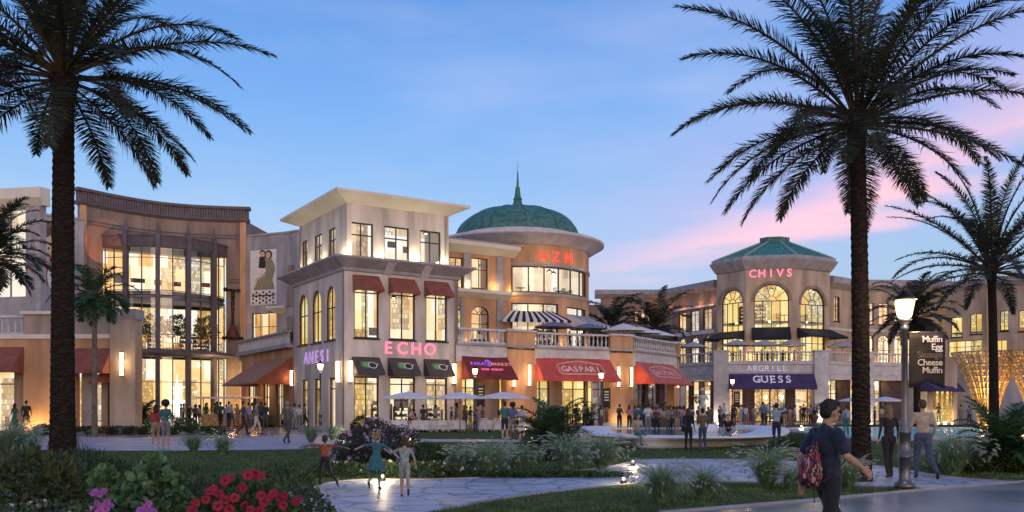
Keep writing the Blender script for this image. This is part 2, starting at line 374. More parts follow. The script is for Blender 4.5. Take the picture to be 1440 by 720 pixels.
def window(sf, h, parent, nv=2, rows=(.7,), fm='frame', bw=.07, din=.16, sill=True, pane='glass', label=None, arch_rays=0):
    s0, s1, z0, z1 = h[:4]; rise = h[4] if len(h) > 4 else 0; zt = z1-rise; d0, d1 = -din-.05, -din+.03
    fb = MB()
    sbox(fb, sf, s0, s0+bw, z0, zt, d0, d1); sbox(fb, sf, s1-bw, s1, z0, zt, d0, d1)
    sbox(fb, sf, s0+bw, s1-bw, z0, z0+bw, d0, d1)
    if not rise: sbox(fb, sf, s0+bw, s1-bw, z1-bw, z1, d0, d1)
    else:
        N = 14
        for i in range(N):
            t0, t1 = PI*i/N, PI*(i+1)/N; c = (s0+s1)/2; ra = (s1-s0)/2
            P = []
            for dd in (d0, d1):
                for t, k in ((t0, 1), (t1, 1), (t1, 1-bw/ra), (t0, 1-bw/ra)): P.append(sf.at(c-ra*k*math.cos(t), dd, zt+rise*k*math.sin(t)))
            fb.hexa(P)
        if arch_rays:
            sbox(fb, sf, s0+bw, s1-bw, zt-bw*.5, zt+bw*.5, d0, d1+.01)
            c = (s0+s1)/2; ra = (s1-s0)/2
            for k in range(1, arch_rays+1):
                t = PI*k/(arch_rays+1)
                fb.tube(sf.at(c-ra*.3*math.cos(t), d1-.02, zt+rise*.3*math.sin(t)), sf.at(c-ra*math.cos(t)*.97, d1-.02, zt+rise*math.sin(t)*.97), bw*.45, n=4)
            for k in range(8):
                t0, t1 = PI*k/8, PI*(k+1)/8
                fb.tube(sf.at(c-ra*.3*math.cos(t0), d1-.02, zt+rise*.3*math.sin(t0)), sf.at(c-ra*.3*math.cos(t1), d1-.02, zt+rise*.3*math.sin(t1)), bw*.45, n=4)
    for k in range(1, nv):
        s = s0+(s1-s0)*k/nv
        zz = zt if (rise and arch_rays) else (zt+rise*math.sqrt(max(0, 1-((s-(s0+s1)/2)/((s1-s0)/2))**2)) if rise else z1-bw)
        sbox(fb, sf, s-bw*.4, s+bw*.4, z0+bw, zz-.02, d0+.005, d1-.005)
    for r in rows:
        z = z0+(zt-z0)*r; sbox(fb, sf, s0+bw, s1-bw, z-bw*.4, z+bw*.4, d0+.01, d1-.01)
    w = fb.build('window', M[fm], parent)
    if label: w['label'] = label
    pb = MB(); r = sf.cuts(s0+bw*.5, s1-bw*.5)
    if rise and len(r) == 2:
        c = (s0+s1)/2; ra = (s1-s0)/2-bw*.5
        pts = [sf.at(s0+bw*.5, -din-.01, z0+.03), sf.at(s1-bw*.5, -din-.01, z0+.03)]+[sf.at(c+ra*math.cos(PI*i/12), -din-.01, zt+(rise-bw*.5)*math.sin(PI*i/12)) for i in range(13)]
        pb.quad(pts)
    else:
        for p, q in zip(r, r[1:]): pb.quad([sf.at(p, -din-.01, z0+.03), sf.at(q, -din-.01, z0+.03), sf.at(q, -din-.01, z1-.03), sf.at(p, -din-.01, z1-.03)])
    po = pb.build('pane', M[pane]); po.parent = w
    if sill:
        sb = MB(); sbox(sb, sf, s0-.08, s1+.08, z0-.1, z0-.004, -.1, .09); so = sb.build('sill', M[fm]); so.parent = w
    return w
def interior(sf, a, b, levels, parent, m='room_warm', depth=3.2, slab=True):
    mb = MB()
    for z0, z1 in levels:
        r = sf.cuts(a, b)
        if len(r) == 2:
            n = max(1, int((b-a)/3)); r = [a+(b-a)*i/n for i in range(n+1)]
        for p, q in zip(r, r[1:]):
            mb.quad([sf.at(p, -depth, z0), sf.at(q, -depth, z0), sf.at(q, -depth, z1), sf.at(p, -depth, z1)], 0, [(p, z0), (q, z0), (q, z1), (p, z1)])
            if slab:
                for zz in (z0, z1): mb.quad([sf.at(p, -depth, zz), sf.at(q, -depth, zz), sf.at(q, -.36, zz), sf.at(p, -.36, zz)], 1)
        for s in (a, b): mb.quad([sf.at(s, -depth, z0), sf.at(s, -.36, z0), sf.at(s, -.36, z1), sf.at(s, -depth, z1)], 0, [(s, z0), (s+depth, z0), (s+depth, z1), (s, z1)])
    o = mb.build('interior', [M[m], M['floor_slab']], parent); return o
def fittings(sf, a, b, z0, parent, n, depth=1.6, hi=2.1, kinds='stlp', zc=None):
    """shelves, café tables, pendant lamps and pictures seen through the glass"""
    mb = MB(); lb = MB(); lamps = 0
    for k in range(n):
        s = a+(b-a)*(k+.5+rnd.uniform(-.25, .25))/n; kd = rnd.choice(kinds); dd = -depth+rnd.uniform(-.5, .5)
        if kd == 's':
            w = rnd.uniform(.4, .8); hh = rnd.uniform(1.4, hi)
            for e in (s-w, s+w): sbox(mb, sf, e-.03, e+.03, z0, z0+hh, dd-.3, dd)
            j = .05
            while j < hh:
                sbox(mb, sf, s-w+.035, s+w-.035, z0+j, z0+j+.04, dd-.3, dd-.01)
                x = s-w+.08
                while x < s+w-.2:
                    ww = rnd.uniform(.06, .2)
                    if rnd.random() < .8: sbox(mb, sf, x, x+ww, z0+j+.045, z0+j+.05+rnd.uniform(.12, .3), dd-.25, dd-.05, rnd.choice((0, 1, 2)))
                    x += ww+.04
                j += .42
        elif kd == 't':
            p = sf.at(s, dd, z0); mb.tube(p, p+Vector((0, 0, .72)), .04, n=6); mb.tube(p+Vector((0, 0, .72)), p+Vector((0, 0, .76)), .42, n=12)
            for e in (-.65, .65):
                sbox(mb, sf, s+e-.2, s+e+.2, z0+.42, z0+.46, dd-.2, dd+.2, 1)
                for q in (-.17, .15):
                    for w in (-.17, .15): sbox(mb, sf, s+e+q, s+e+q+.03, z0, z0+.419, dd+w, dd+w+.03, 1)
                x = s+e+(.18 if e > 0 else -.2)
                for j in range(4): sbox(mb, sf, x-.01, x+.015, z0+.461, z0+.95, dd-.2+j*.12, dd-.17+j*.12, 1)
                sbox(mb, sf, x-.012, x+.018, z0+.951, z0+1.0, dd-.2, dd+.2, 1)
        elif kd == 'l' and zc:
            p = sf.at(s, dd, zc); q = sf.at(s, dd, zc-rnd.uniform(.6, 1.1)); mb.tube(p, q, .015, n=4)
            mb.lathe(q, [(.04, 0), (.1, -.06), (.26, -.22), (.27, -.23)], 10); lb.ball(q+Vector((0, 0, -.24)), .1, 8); lamps += 1
        else:
            w = rnd.uniform(.3, .7); z = z0+rnd.uniform(1.2, 1.6); sbox(mb, sf, s-w, s+w, z, z+rnd.uniform(.4, .8), -depth*1.9, -depth*1.9+.04, rnd.choice((0, 1, 2)))
    mb.build('interior_fittings', [M['fit_brown'], M['frame'], M['fit_red']], parent)
    if lamps: lb.build('pendant_lamps', M['sconce_glow'], parent)
def awning(sf, a, b, zt, zb, out, parent, m, cheeks=True, flare=0, val=.18, label=None, stripes=None):
    mb = MB(); t = .04
    A0, B0 = sf.at(a, .02, zt), sf.at(b, .02, zt); A1, B1 = sf.at(a-flare, out, zb), sf.at(b+flare, out, zb)
    up = Vector((0, 0, t)); n = (B0-A0).cross(A1-A0).normalized()
    if n.z < 0: n = -n
    N = stripes or max(2, int((b-a)/.5))
    for i in range(N):
        k0, k1 = i/N, (i+1)/N; mi = (i % 2) if stripes else 0
        p = [A0.lerp(B0, k0), A0.lerp(B0, k1), A1.lerp(B1, k1), A1.lerp(B1, k0)]
        sag = Vector((0, 0, -.02))
        mb.quad(p, mi); mb.quad([q-n*t for q in p[::-1]], mi)
        v0, v1 = p[3], p[2]; d = Vector((0, 0, -val))
        mb.quad([v0, v1, v1+d, v0+d], mi); o = sf.at(a, out, 0)-sf.at(a, out-.02, 0)
        mb.quad([v0-o, v0-o+d, v1-o+d, v1-o], mi)
    if cheeks:
        for P0, P1, s in ((A0, A1, a), (B0, B1, b)):
            q = sf.at(s, .02, zb); q.z = zb-val*.5
            e = Vector(P1)-Vector((0, 0, val)); mb.quad([P0, P1, e, Vector((q.x, q.y, e.z))], 0)
    o = mb.build('awning', m if isinstance(m, list) else [M[m], M[m]], parent)
    rb = MB()
    for k in (0.03, .5, .97):
        p = A0.lerp(B0, k)-n*.06; q = A1.lerp(B1, k)-n*.06; rb.tube(p, q, .018, n=5)
        w = sf.at(a+(b-a)*k, .02, zb-.05); rb.tube(w, q, .016, n=5)
    f = rb.build('awning_frame', M['metal_dark']); f.parent = o
    if label: o['label'] = label
    ctr = (A0+B0+A1+B1)/4; ux = (B0-A0).normalized(); uy = ((A0+B0)/2-(A1+B1)/2).normalized()
    return o, (ctr, ux, uy, n)
BAL = None
def balustrade(sf, a, b, z0, parent, hgt=1.1, dd=0, m='stone_white', sp=.34):
    global BAL
    if BAL is None:
        q = MB(); q.lathe((0, 0, 0), [(.075, 0), (.075, .06), (.04, .1), (.085, .3), (.075, .42), (.035, .66), (.055, .74), (.07, .8), (.07, .84)], 8); BAL = q.mesh('baluster', M['stone_white'], True)
    mb = MB()
    sbox(mb, sf, a, b, z0, z0+.13, dd-.16, dd+.16); sbox(mb, sf, a, b, z0+hgt-.15, z0+hgt, dd-.18, dd+.2)
    o = mb.build('balustrade', M[m], parent); k = (hgt-.28)/.84
    n = max(1, int((b-a)/sp)); 
    for i in range(n):
        if n > 98 and i % 2: continue
        p = sf.at(a+(b-a)*(i+.5)/n, dd, z0+.13); c = inst('baluster', BAL, None, p, 0, (1, 1, k)); c.parent = o
    o.matrix_parent_inverse = o.matrix_parent_inverse
    return o
def wall_lamp(sf, s, z0, z1, parent, w=.11, power=14, d=.16, col=(1, .62, .3)):
    mb = MB(); p = sf.at(s, d, z0); q = sf.at(s, d, z1); mb.tube(p, q, w, n=10)
    o = mb.build('wall_lamp', M['sconce_glow'], parent)
    m2 = MB(); sbox(m2, sf, s-.07, s+.07, z0+.1, z1-.1, 0, d-w*.5)
    m2.tube(p+Vector((0, 0, -.05)), p, w*1.25, n=10); m2.tube(q, q+Vector((0, 0, .05)), w*1.25, n=10)
    b = m2.build('bracket', M['metal_dark']); b.parent = o
    if power: light(sf.at(s, .55, (z0+z1)/2), power, col, .25)
def light(p, e, col=(1, .6, .3), r=.1, name='lamp_light'):
    l = bpy.data.lights.new(name, 'POINT'); l.energy = e*1.6; l.color = col; l.shadow_soft_size = r
    o = link(bpy.data.objects.new(name, l)); o.location = p; return o
def spot(p, tgt, e, col=(1, .6, .3), ang=80, blend=.8, r=.1, name='spot_light'):
    l = bpy.data.lights.new(name, 'SPOT'); l.energy = e; l.color = col; l.shadow_soft_size = r; l.spot_size = math.radians(ang); l.spot_blend = blend
    o = link(bpy.data.objects.new(name, l)); o.location = p
    o.rotation_euler = (Vector(tgt)-Vector(p)).to_track_quat('-Z', 'Y').to_euler(); return o
def area(p, tgt, e, col, sx, sy, name='area_light'):
    l = bpy.data.lights.new(name, 'AREA'); l.energy = e; l.color = col; l.shape = 'RECTANGLE'; l.size = sx; l.size_y = sy
    o = link(bpy.data.objects.new(name, l)); o.location = p
    o.rotation_euler = (Vector(tgt)-Vector(p)).to_track_quat('-Z', 'Y').to_euler(); return o
def textmesh(body, size, ext=.03, off=0.0, align='CENTER', sp=1.0):
    c = bpy.data.curves.new('t', 'FONT'); c.body = body; c.size = size; c.extrude = ext; c.offset = off; c.align_x = align; c.align_y = 'CENTER'; c.space_character = sp; c.space_line = .82
    c.resolution_u = 3
    o = bpy.data.objects.new('t', c); link(o); dg = bpy.context.evaluated_depsgraph_get(); me = bpy.data.meshes.new_from_object(o.evaluated_get(dg))
    bpy.data.objects.remove(o); bpy.data.curves.remove(c); return me
def frame_mat(o, ux, uy):
    ux = Vector(ux).normalized(); uy = Vector(uy).normalized(); uz = ux.cross(uy)
    return Matrix(((ux.x, uy.x, uz.x, o[0]), (ux.y, uy.y, uz.y, o[1]), (ux.z, uy.z, uz.z, o[2]), (0, 0, 0, 1)))
def letters(word, ctr, ux, uy, width, hgt, m, parent, ext=.04, off=.01, name='letter', part=None):
    """every letter a mesh of its own, spread evenly over the width"""
    n = len(word); size = hgt/.70
    for i, ch in enumerate(word):
        if ch == ' ': continue
        me = textmesh(ch, size, ext, off); me.materials.clear(); me.materials.append(M[m])
        k = (i/(n-1)-.5) if n > 1 else 0
        p = Vector(ctr)+Vector(ux).normalized()*(k*(width-hgt*.8))
        if isinstance(uy, list): pass
        me.transform(frame_mat(p, ux, uy)); o = link(bpy.data.objects.new(name, me)); attach(o, parent) if not part else setattr(o, 'parent', part)
def sheet(name, pts, z, m, kind='structure'):
    me = bpy.data.meshes.new(name); bm = bmesh.new()
    vs = [bm.verts.new((p[0], p[1], z)) for p in pts]; f = bm.faces.new(vs)
    if f.normal.z < 0: f.normal_flip()
    f.normal_update()
    if f.normal.z < 0: f.normal_flip()
    bmesh.ops.triangulate(bm, faces=[f]); bm.to_mesh(me); bm.free(); me.materials.append(M[m])
    return tag(link(bpy.data.objects.new(name, me)), kind=kind)
def smooth_pts(px, n=4):
    """Catmull-Rom through pixel points of the ground"""
    P = [Vector((gp(x, y).x, gp(x, y).y, 0)) for x, y in px]; out = []
    for i in range(len(P)-1):
        p0, p1, p2, p3 = P[max(0, i-1)], P[i], P[i+1], P[min(len(P)-1, i+2)]
        for k in range(n):
            t = k/n; out.append(.5*((2*p1)+(-p0+p2)*t+(2*p0-5*p1+4*p2-p3)*t*t+(-p0+3*p1-3*p2+p3)*t**3))
    out.append(P[-1]); return [(p.x, p.y) for p in out]
# ================================================================== camera, world, sun
cam = bpy.data.cameras.new('camera'); co = link(bpy.data.objects.new('camera', cam)); SC.camera = co
co.location = (0, 0, H); co.rotation_euler = (PI/2, 0, 0); cam.lens = 36*F/1440; cam.sensor_width = 36; cam.shift_y = (HY-360)/1440; cam.clip_end = 3000; cam.clip_start = .1
W = bpy.data.worlds.new('World'); SC.world = W; W.use_nodes = True; nt = W.node_tree; nt.nodes.clear()
def N_(t, **k):
    n = nt.nodes.new(t)
    for a, b in k.items(): setattr(n, a, b)
    return n
L_ = nt.links.new
out = N_('ShaderNodeOutputWorld'); bg1 = N_('ShaderNodeBackground'); bg2 = N_('ShaderNodeBackground'); addn = N_('ShaderNodeAddShader')
sky = N_('ShaderNodeTexSky'); sky.sky_type = 'NISHITA'; sky.sun_disc = False
SUN_EL, SUN_AZ = math.radians(5), math.radians(158)       # just above the horizon behind the viewer, to the right
sky.sun_elevation = SUN_EL; sky.sun_rotation = SUN_AZ
L_(sky.outputs[0], bg1.inputs[0]); bg1.inputs[1].default_value = .05
tc = N_('ShaderNodeTexCoord'); sx = N_('ShaderNodeSeparateXYZ'); L_(tc.outputs['Generated'], sx.inputs[0])
def math_(op, a, b=None, c=None, clamp=False):
    n = N_('ShaderNodeMath', operation=op, use_clamp=clamp)
    for i, v in enumerate((a, b, c)):
        if v is None: continue
        if isinstance(v, (int, float)): n.inputs[i].default_value = v
        else: L_(v, n.inputs[i])
    return n.outputs[0]
def mix_(f, a, b):
    n = N_('ShaderNodeMix', data_type='RGBA')
    for i, v in ((0, f), (6, a), (7, b)):
        if isinstance(v, (int, float)): n.inputs[i].default_value = v
        elif isinstance(v, tuple): n.inputs[i].default_value = (*v, 1)
        else: L_(v, n.inputs[i])
    return n.outputs[2]
# clear dusk gradient by height above the horizon
ramp = N_('ShaderNodeValToRGB'); L_(sx.outputs[2], ramp.inputs[0]); el = ramp.color_ramp.elements
stops = [(0, (.50, .44, .50)), (.09, (.36, .46, .66)), (.2, (.27, .46, .78)), (.32, (.13, .34, .79)), (.45, (.075, .235, .67)), (.8, (.06, .18, .52))]
for k, (p, c) in enumerate(stops):
    e = el[k] if k < 2 else el.new(p)
    e.position = p; e.color = (*c, 1)
# pink afterglow: a long slanting veil of cloud (elevation against azimuth) with soft torn edges
az = math_('ARCTAN2', sx.outputs[0], sx.outputs[1])
mp = N_('ShaderNodeMapping'); L_(tc.outputs['Generated'], mp.inputs[0]); mp.inputs['Rotation'].default_value = (0, math.radians(18), 0); mp.inputs['Scale'].default_value = (2.4, 2.4, 15)
nz = N_('ShaderNodeTexNoise'); nz.inputs['Scale'].default_value = 1.6; nz.inputs['Detail'].default_value = 5; nz.inputs['Roughness'].default_value = .5; L_(mp.outputs[0], nz.inputs['Vector'])
wob = math_('MULTIPLY_ADD', nz.outputs[0], .14, -.07)
cen = math_('MULTIPLY_ADD', az, .31, .108)                    # height of the veil rises to the right
dv = math_('SUBTRACT', math_('ADD', sx.outputs[2], wob), cen)
band = math_('SUBTRACT', 1, math_('DIVIDE', math_('ABSOLUTE', dv), .046), clamp=True)
wide = math_('SUBTRACT', 1, math_('DIVIDE', math_('ABSOLUTE', math_('ADD', dv, -.035)), .13), clamp=True)
azf = math_('MULTIPLY_ADD', az, 4.5, .05, clamp=True)
st = math_('MULTIPLY_ADD', nz.outputs[0], 3.4, -1.2, clamp=True)
f1 = math_('MULTIPLY', math_('MULTIPLY', wide, azf), .62); f2 = math_('MULTIPLY', math_('MULTIPLY', band, azf), math_('MULTIPLY_ADD', st, .85, .22))
c1 = mix_(f1, ramp.outputs[0], (.48, .42, .78)); c2 = mix_(f2, c1, (1.1, .56, .66))
# faint thin cloud over the rest of the sky
mp2 = N_('ShaderNodeMapping'); L_(tc.outputs['Generated'], mp2.inputs[0]); mp2.inputs['Scale'].default_value = (2, 2, 7); mp2.inputs['Rotation'].default_value = (0, .3, 0)
nz2 = N_('ShaderNodeTexNoise'); nz2.inputs['Scale'].default_value = 1.3; nz2.inputs['Detail'].default_value = 6; L_(mp2.outputs[0], nz2.inputs['Vector'])
f3 = math_('MULTIPLY', math_('MULTIPLY_ADD', nz2.outputs[0], 3.2, -1.5, clamp=True), .55)
c3 = mix_(f3, c2, (.46, .52, .82))
# glow added to the unseen sky behind the viewer, to brighten the facades
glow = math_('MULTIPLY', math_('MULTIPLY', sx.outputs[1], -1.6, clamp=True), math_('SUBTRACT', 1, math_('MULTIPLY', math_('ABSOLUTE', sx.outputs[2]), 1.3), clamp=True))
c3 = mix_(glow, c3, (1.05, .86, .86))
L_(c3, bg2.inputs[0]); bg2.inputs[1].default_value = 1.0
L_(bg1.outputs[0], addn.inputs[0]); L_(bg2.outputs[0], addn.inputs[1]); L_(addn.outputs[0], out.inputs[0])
sl = bpy.data.lights.new('sun', 'SUN'); sl.energy = .6; sl.color = (1, .70, .55); sl.angle = math.radians(38)
so = link(bpy.data.objects.new('sun', sl)); sd = Vector((math.sin(SUN_AZ)*math.cos(SUN_EL), math.cos(SUN_AZ)*math.cos(SUN_EL), math.sin(SUN_EL)))
so.rotation_euler = sd.to_track_quat('Z', 'Y').to_euler()
SC.view_settings.view_transform = 'Standard'; SC.view_settings.look = 'None'; SC.view_settings.exposure = 0; SC.view_settings.gamma = 1
SC.cycles.use_denoising = True; SC.cycles.max_bounces = 5; SC.cycles.diffuse_bounces = 2; SC.cycles.glossy_bounces = 2; SC.cycles.transmission_bounces = 2; SC.cycles.transparent_max_bounces = 8
SC.cycles.sample_clamp_indirect = 3; SC.cycles.caustics_reflective = False; SC.cycles.caustics_refractive = False

# ================================================================== ground
g = MB(); g.quad([(-700, -60, -.004), (700, -60, -.004), (700, 1400, -.004), (-700, 1400, -.004)])
tag(g.build('ground', M['plaza']), kind='structure')
def gpx(l): return [tuple(gp(x, y))[:2] for x, y in l]
sheet('lawn', [(-60, 3), (60, 3)]+gpx([(1750, 622), (1225, 620), (1110, 607), (840, 607)])+gpx([(832, 621), (590, 621), (500, 622), (430, 630), (300, 633), (105, 633), (-300, 628)]), .004, 'grass_lawn')
sheet('lawn', gpx([(578, 606), (832, 603.5), (832, 617.5), (590, 617.5), (566, 612)]), .004, 'grass_lawn')
sheet('lawn', gpx([(1110, 597), (1500, 597), (1500, 601), (1110, 600)]), .004, 'grass_lawn')
sheet('lawn', gpx([(-120, 613.5), (62, 612), (70, 618), (-120, 622)]), .004, 'grass_lawn')
sheet('path', smooth_pts([(-300, 614), (60, 614.5), (180, 616), (300, 617), (380, 613), (455, 609), (520, 613), (590, 617.5), (830, 617.5), (850, 612)])+smooth_pts([(855, 615), (832, 621), (590, 621.5), (500, 623), (430, 631), (300, 633.5), (105, 633.5), (-300, 628)]), .010, 'paver_light')
sheet('path', smooth_pts([(380, 790), (405, 730), (432, 695), (462, 680), (520, 675), (600, 675), (700, 671), (800, 663.5), (862, 656), (888, 650), (905, 647), (1000, 646.5), (1080, 648), (1225, 655), (1330, 671), (1450, 680), (1700, 690)])
      + smooth_pts([(1700, 694), (1450, 684.5), (1320, 687.5), (1240, 685.5), (1150, 681), (1000, 678), (900, 681), (800, 690), (700, 703), (600, 722), (560, 790)]), .012, 'flagstone')
sheet('pavement', [tuple(gp(x, y))[:2] for x, y in ((930, 724), (1150, 705), (1320, 689), (1440, 679), (1640, 668))]+[(60, 9), (60, 2), (2, 2)], .016, 'concrete')
kb = MB()
ks = Surf([tuple(gp(x, y))[:2] for x, y in ((1640, 667), (1440, 678.4), (1320, 688.4), (1150, 704.3), (930, 723))][::-1])
sbox(kb, ks, 0, ks.L, -.03, .045, -.06, .06); tag(kb.build('kerb', M['stone_grey']), kind='structure')
# edging stones along the main path
for pts in ([(432, 695), (462, 680), (520, 675), (600, 675), (700, 671), (800, 663.5), (862, 656), (888, 650), (905, 647), (1000, 646.5), (1080, 648), (1225, 655), (1330, 671), (1450, 680)], [(600, 722), (700, 703), (800, 690), (900, 681), (1000, 678), (1150, 681), (1240, 685.5), (1320, 687.5)]):
    e = Surf(smooth_pts(pts, 3)); kb = MB(); sbox(kb, e, 0, e.L, -.02, .03, -.05, .05); tag(kb.build('kerb', M['stone_grey']), kind='structure')
# pool: rim, water a little below it
pool = smooth_pts([(1104, 604), (1140, 602), (1225, 602), (1330, 602.5), (1420, 603)], 3)+smooth_pts([(1420, 616), (1330, 617.5), (1225, 617), (1150, 611), (1104, 604)], 3)
sheet('water', pool, .03, 'water')
rim = Surf(pool+[pool[0]]); kb = MB(); sbox(kb, rim, 0, rim.L, -.02, .09, -.17, .17); tag(kb.build('pool_rim', M['stone_white']), kind='structure')
tq = MB()

# ================================================================== corner shop building (front, left of centre)
uR = Vector((.842, .539, 0)); uL = Vector((-.539, .842, 0))
C0 = Vector((*xy(484, 60), 0))
def building(name, label, cat='building', loc=None, group=None): return thing(name, label, cat, loc or (0, 0, 0), group)
B = building('shop_building', 'pale grey three-storey corner building with flared cream eave and three rust window awnings', loc=C0)
SR = Surf([C0.xy, (C0+uR*8.9).xy]); SL = Surf([(C0+uL*10.6).xy, C0.xy])
wr, wl = [], []                                        # holes
for x0, x1 in ((498, 533), (548, 584), (599, 629)):
    a = SR.hit(x0); b = SR.hit(x1); wr.append([a, b, .12, 3.75]); wr.append([a, b, 6.4, 10.15])
for x0, x1 in ((419, 432.5), (437.5, 451.5), (457.5, 471.5)):
    a = SL.hit(x0); b = SL.hit(x1); wl.append([a, b, 6.35, 10.2, (b-a)/2])
for x0, x1 in ((424, 432), (441, 451), (462, 471.5)):
    a = SL.hit(x0); b = SL.hit(x1); wl.append([a, b, .12, 3.7])
wb = MB(); facade(wb, SR, 0, 8.9, 0, 11.25, wr); facade(wb, SL, 0, 10.6, 0, 11.25, wl)
bk = Surf([(C0+uR*8.9).xy, (C0+uR*8.9+uL*10.6).xy]); facade(wb, bk, 0, bk.L, 0, 11.25)
bk2 = Surf([(C0+uR*8.9+uL*10.6).xy, (C0+uL*10.6).xy]); facade(wb, bk2, 0, bk2.L, 0, 11.25)
wb.build('wall', M['stucco_grey'], B)
# upper storey set back a little
i0 = .32; U0 = C0+uR*i0+uL*i0; URs = Surf([U0.xy, (U0+uR*7.95).xy]); ULs = Surf([(U0+uL*9.7).xy, U0.xy])
ur, ul = [], []
for x0, x1 in ((491, 525), (540, 575.5), (590.5, 620)): ur.append([URs.hit(x0), URs.hit(x1), 12.05, 14.45])
for x0, x1 in ((423.5, 432.5), (441, 452.5), (461, 471.8)): ul.append([ULs.hit(x0), ULs.hit(x1), 12.05, 14.45])
wb = MB(); facade(wb, URs, 0, 7.95, 11.9, 15.75, ur); facade(wb, ULs, 0, 9.7, 11.9, 15.75, ul)
b3 = Surf([(U0+uR*7.95).xy, (U0+uR*7.95+uL*9.7).xy]); facade(wb, b3, 0, b3.L, 11.9, 15.75); b4 = Surf([(U0+uR*7.95+uL*9.7).xy, (U0+uL*9.7).xy]); facade(wb, b4, 0, b4.L, 11.9, 15.75)
wb.build('wall', M['stucco_grey'], B)
def ringmould(o0, ua, la, ub, lb, prof, name, m, parent):
    """moulding swept round a rectangular block with mitred corners; prof = [(out, z)] closed"""
    mb = MB(); rings = []
    for d, z in prof:
        c = [o0-ua*d-ub*d, o0+ua*(la+d)-ub*d, o0+ua*(la+d)+ub*(lb+d), o0-ua*d+ub*(lb+d)]
        rings.append([Vector((p.x, p.y, z)) for p in c])
    for A, Bq in zip(rings, rings[1:]+rings[:1]):
        for i in range(4): mb.quad([A[i], A[(i+1) % 4], Bq[(i+1) % 4], Bq[i]])
    return mb.build(name, M[m], parent)
ringmould(C0, uR, 8.9, uL, 10.6, [(.03, 10.95), (.12, 11.0), (.15, 11.2), (.95, 11.72), (1.0, 11.75), (1.0, 11.88), (.1, 11.9), (-.3, 11.9), (-.3, 10.95)], 'cornice', 'stone_grey', B)
ringmould(U0, uR, 7.95, uL, 9.7, [(.02, 15.72), (.06, 15.72), (1.14, 16.2), (1.18, 16.2), (1.18, 16.38), (.3, 16.45), (-.3, 16.4), (-.3, 15.3)], 'eave', 'stucco_cream', B)
rb = MB(); P = [U0+uR*a+uL*b for a, b in ((.3, .3), (7.7, .3), (7.7, 9.4), (.3, 9.4))]; rb.poly([p.xy for p in P], 16.2, 16.36); rb.build('roof', M['stone_grey'], B)
rb = MB()
for s in (U0.x,): pass
for x in (548, 599):       # brackets under the cornice between windows
    s = SR.hit(x-2); sprof(rb, SR, s-.4, s+.25, [(.05, 10.9), (.5, 11.35), (.96, 11.68), (.15, 11.16)])
rb.build('bracket', M['stone_white'], B)
fb = MB(); fb.poly([p.xy for p in (C0+uR*.36+uL*.36, C0+uR*8.6+uL*.36, C0+uR*8.6+uL*10.3, C0+uR*.36+uL*10.3)], 5.3, 5.5); fb.poly([p.xy for p in (C0+uR*.36+uL*.36, C0+uR*8.6+uL*.36, C0+uR*8.6+uL*10.3, C0+uR*.36+uL*10.3)], 10.9, 11.0); fb.build('floor', M['floor_slab'], B)
for i, h in enumerate(wr): window(SR, h, B, 2, (.86,) if h[2] < 1 else (.84,), sill=h[2] > 1, bw=.1)
for h in wl: window(SL, h, B, 2 if h[2] > 1 else 1, (.8,) if h[2] > 1 else (.78,), sill=h[2] > 1, bw=.1)
for h in ur: window(URs, h, B, 2, (.64,), din=.14, bw=.1)
for h in ul: window(ULs, h, B, 2, (.64,), din=.14, bw=.1)
interior(SR, .36, 8.5, [(.02, 5.25), (5.52, 10.85)], B, 'room_warm'); interior(SL, .4, 10.2, [(.02, 5.25), (5.52, 10.85)], B, 'room_yellow', 1.9)
interior(URs, .36, 7.6, [(11.95, 15.6)], B, 'room_pale'); interior(ULs, .4, 8.9, [(11.95, 15.6)], B, 'room_pale', 1.9)
fittings(SR, 1, 8.4, .02, B, 7, zc=5.2); fittings(SR, 1, 8.4, 5.52, B, 7, zc=10.8, kinds='ttlp'); fittings(URs, 1, 8, 11.95, B, 5, zc=15.5, kinds='slp')
AWL = []
for i, (x0, x1) in enumerate(((496, 547), (546.5, 599), (597, 647))):
    a = SR.hit(498+50.2*i)-.12; b = a+1.95+(.1 if i == 1 else 0)
    awning(SR, a, b, 10.75, 9.75, 1.0, B, 'awn_rust', flare=0)
    o, fr = awning(SR, a-.05, b+.05, 5.1, 3.95, 1.05, B, 'awn_char', flare=.0, val=.12)
    o.data.materials[1] = M['awn_char']
    # green patch and cup seen from above
    c, ux, uy, n = fr; c = c+n*.02
    mb = MB()
    def disc(cx, cy, rx, ry, h, mi, N=20, e=1):
        pts = []
        for k in range(N):
            t = 2*PI*k/N; ct, st_ = math.cos(t), math.sin(t); pts.append(c+ux*(cx+rx*math.copysign(abs(ct)**e, ct))+uy*(cy+ry*math.copysign(abs(st_)**e, st_))+n*h)
        mb.quad(pts, mi)
    disc(-.18, .02, .42, .33, .004, 0, 24, .6); disc(-.05, .0, .42, .26, .008, 1); disc(.27, -.04, .33, .31, .012, 2); disc(.27, -.04, .26, .24, .016, 3); disc(.27, -.04, .2, .18, .02, 4)
    mb.tube(c+ux*.55+uy*.02+n*.012, c+ux*.72+uy*.1+n*.012, .035, n=5, mi=2)
    if 'lg' not in M:
        M['lg'] = mat('logo_green', (.10, .22, .07), .8, .1, 5, 0); M['lg2'] = mat('logo_pale_green', (.20, .36, .14), .8, .1, 5, 0); M['lw'] = mat('logo_white', (.7, .68, .62), .6, .05, 5, 0); M['lk'] = mat('logo_black', (.02, .015, .012), .6, .1, 5, 0); M['lb'] = mat('logo_brown', (.06, .03, .018), .6, .1, 5, 0)
    q = mb.build('cup_emblem', [M['lg'], M['lg2'], M['lw'], M['lk'], M['lb']]); q.parent = o
for x in (492, 637.5): wall_lamp(SR, SR.hit(x), 3.35, 4.8, B, .13, 16)
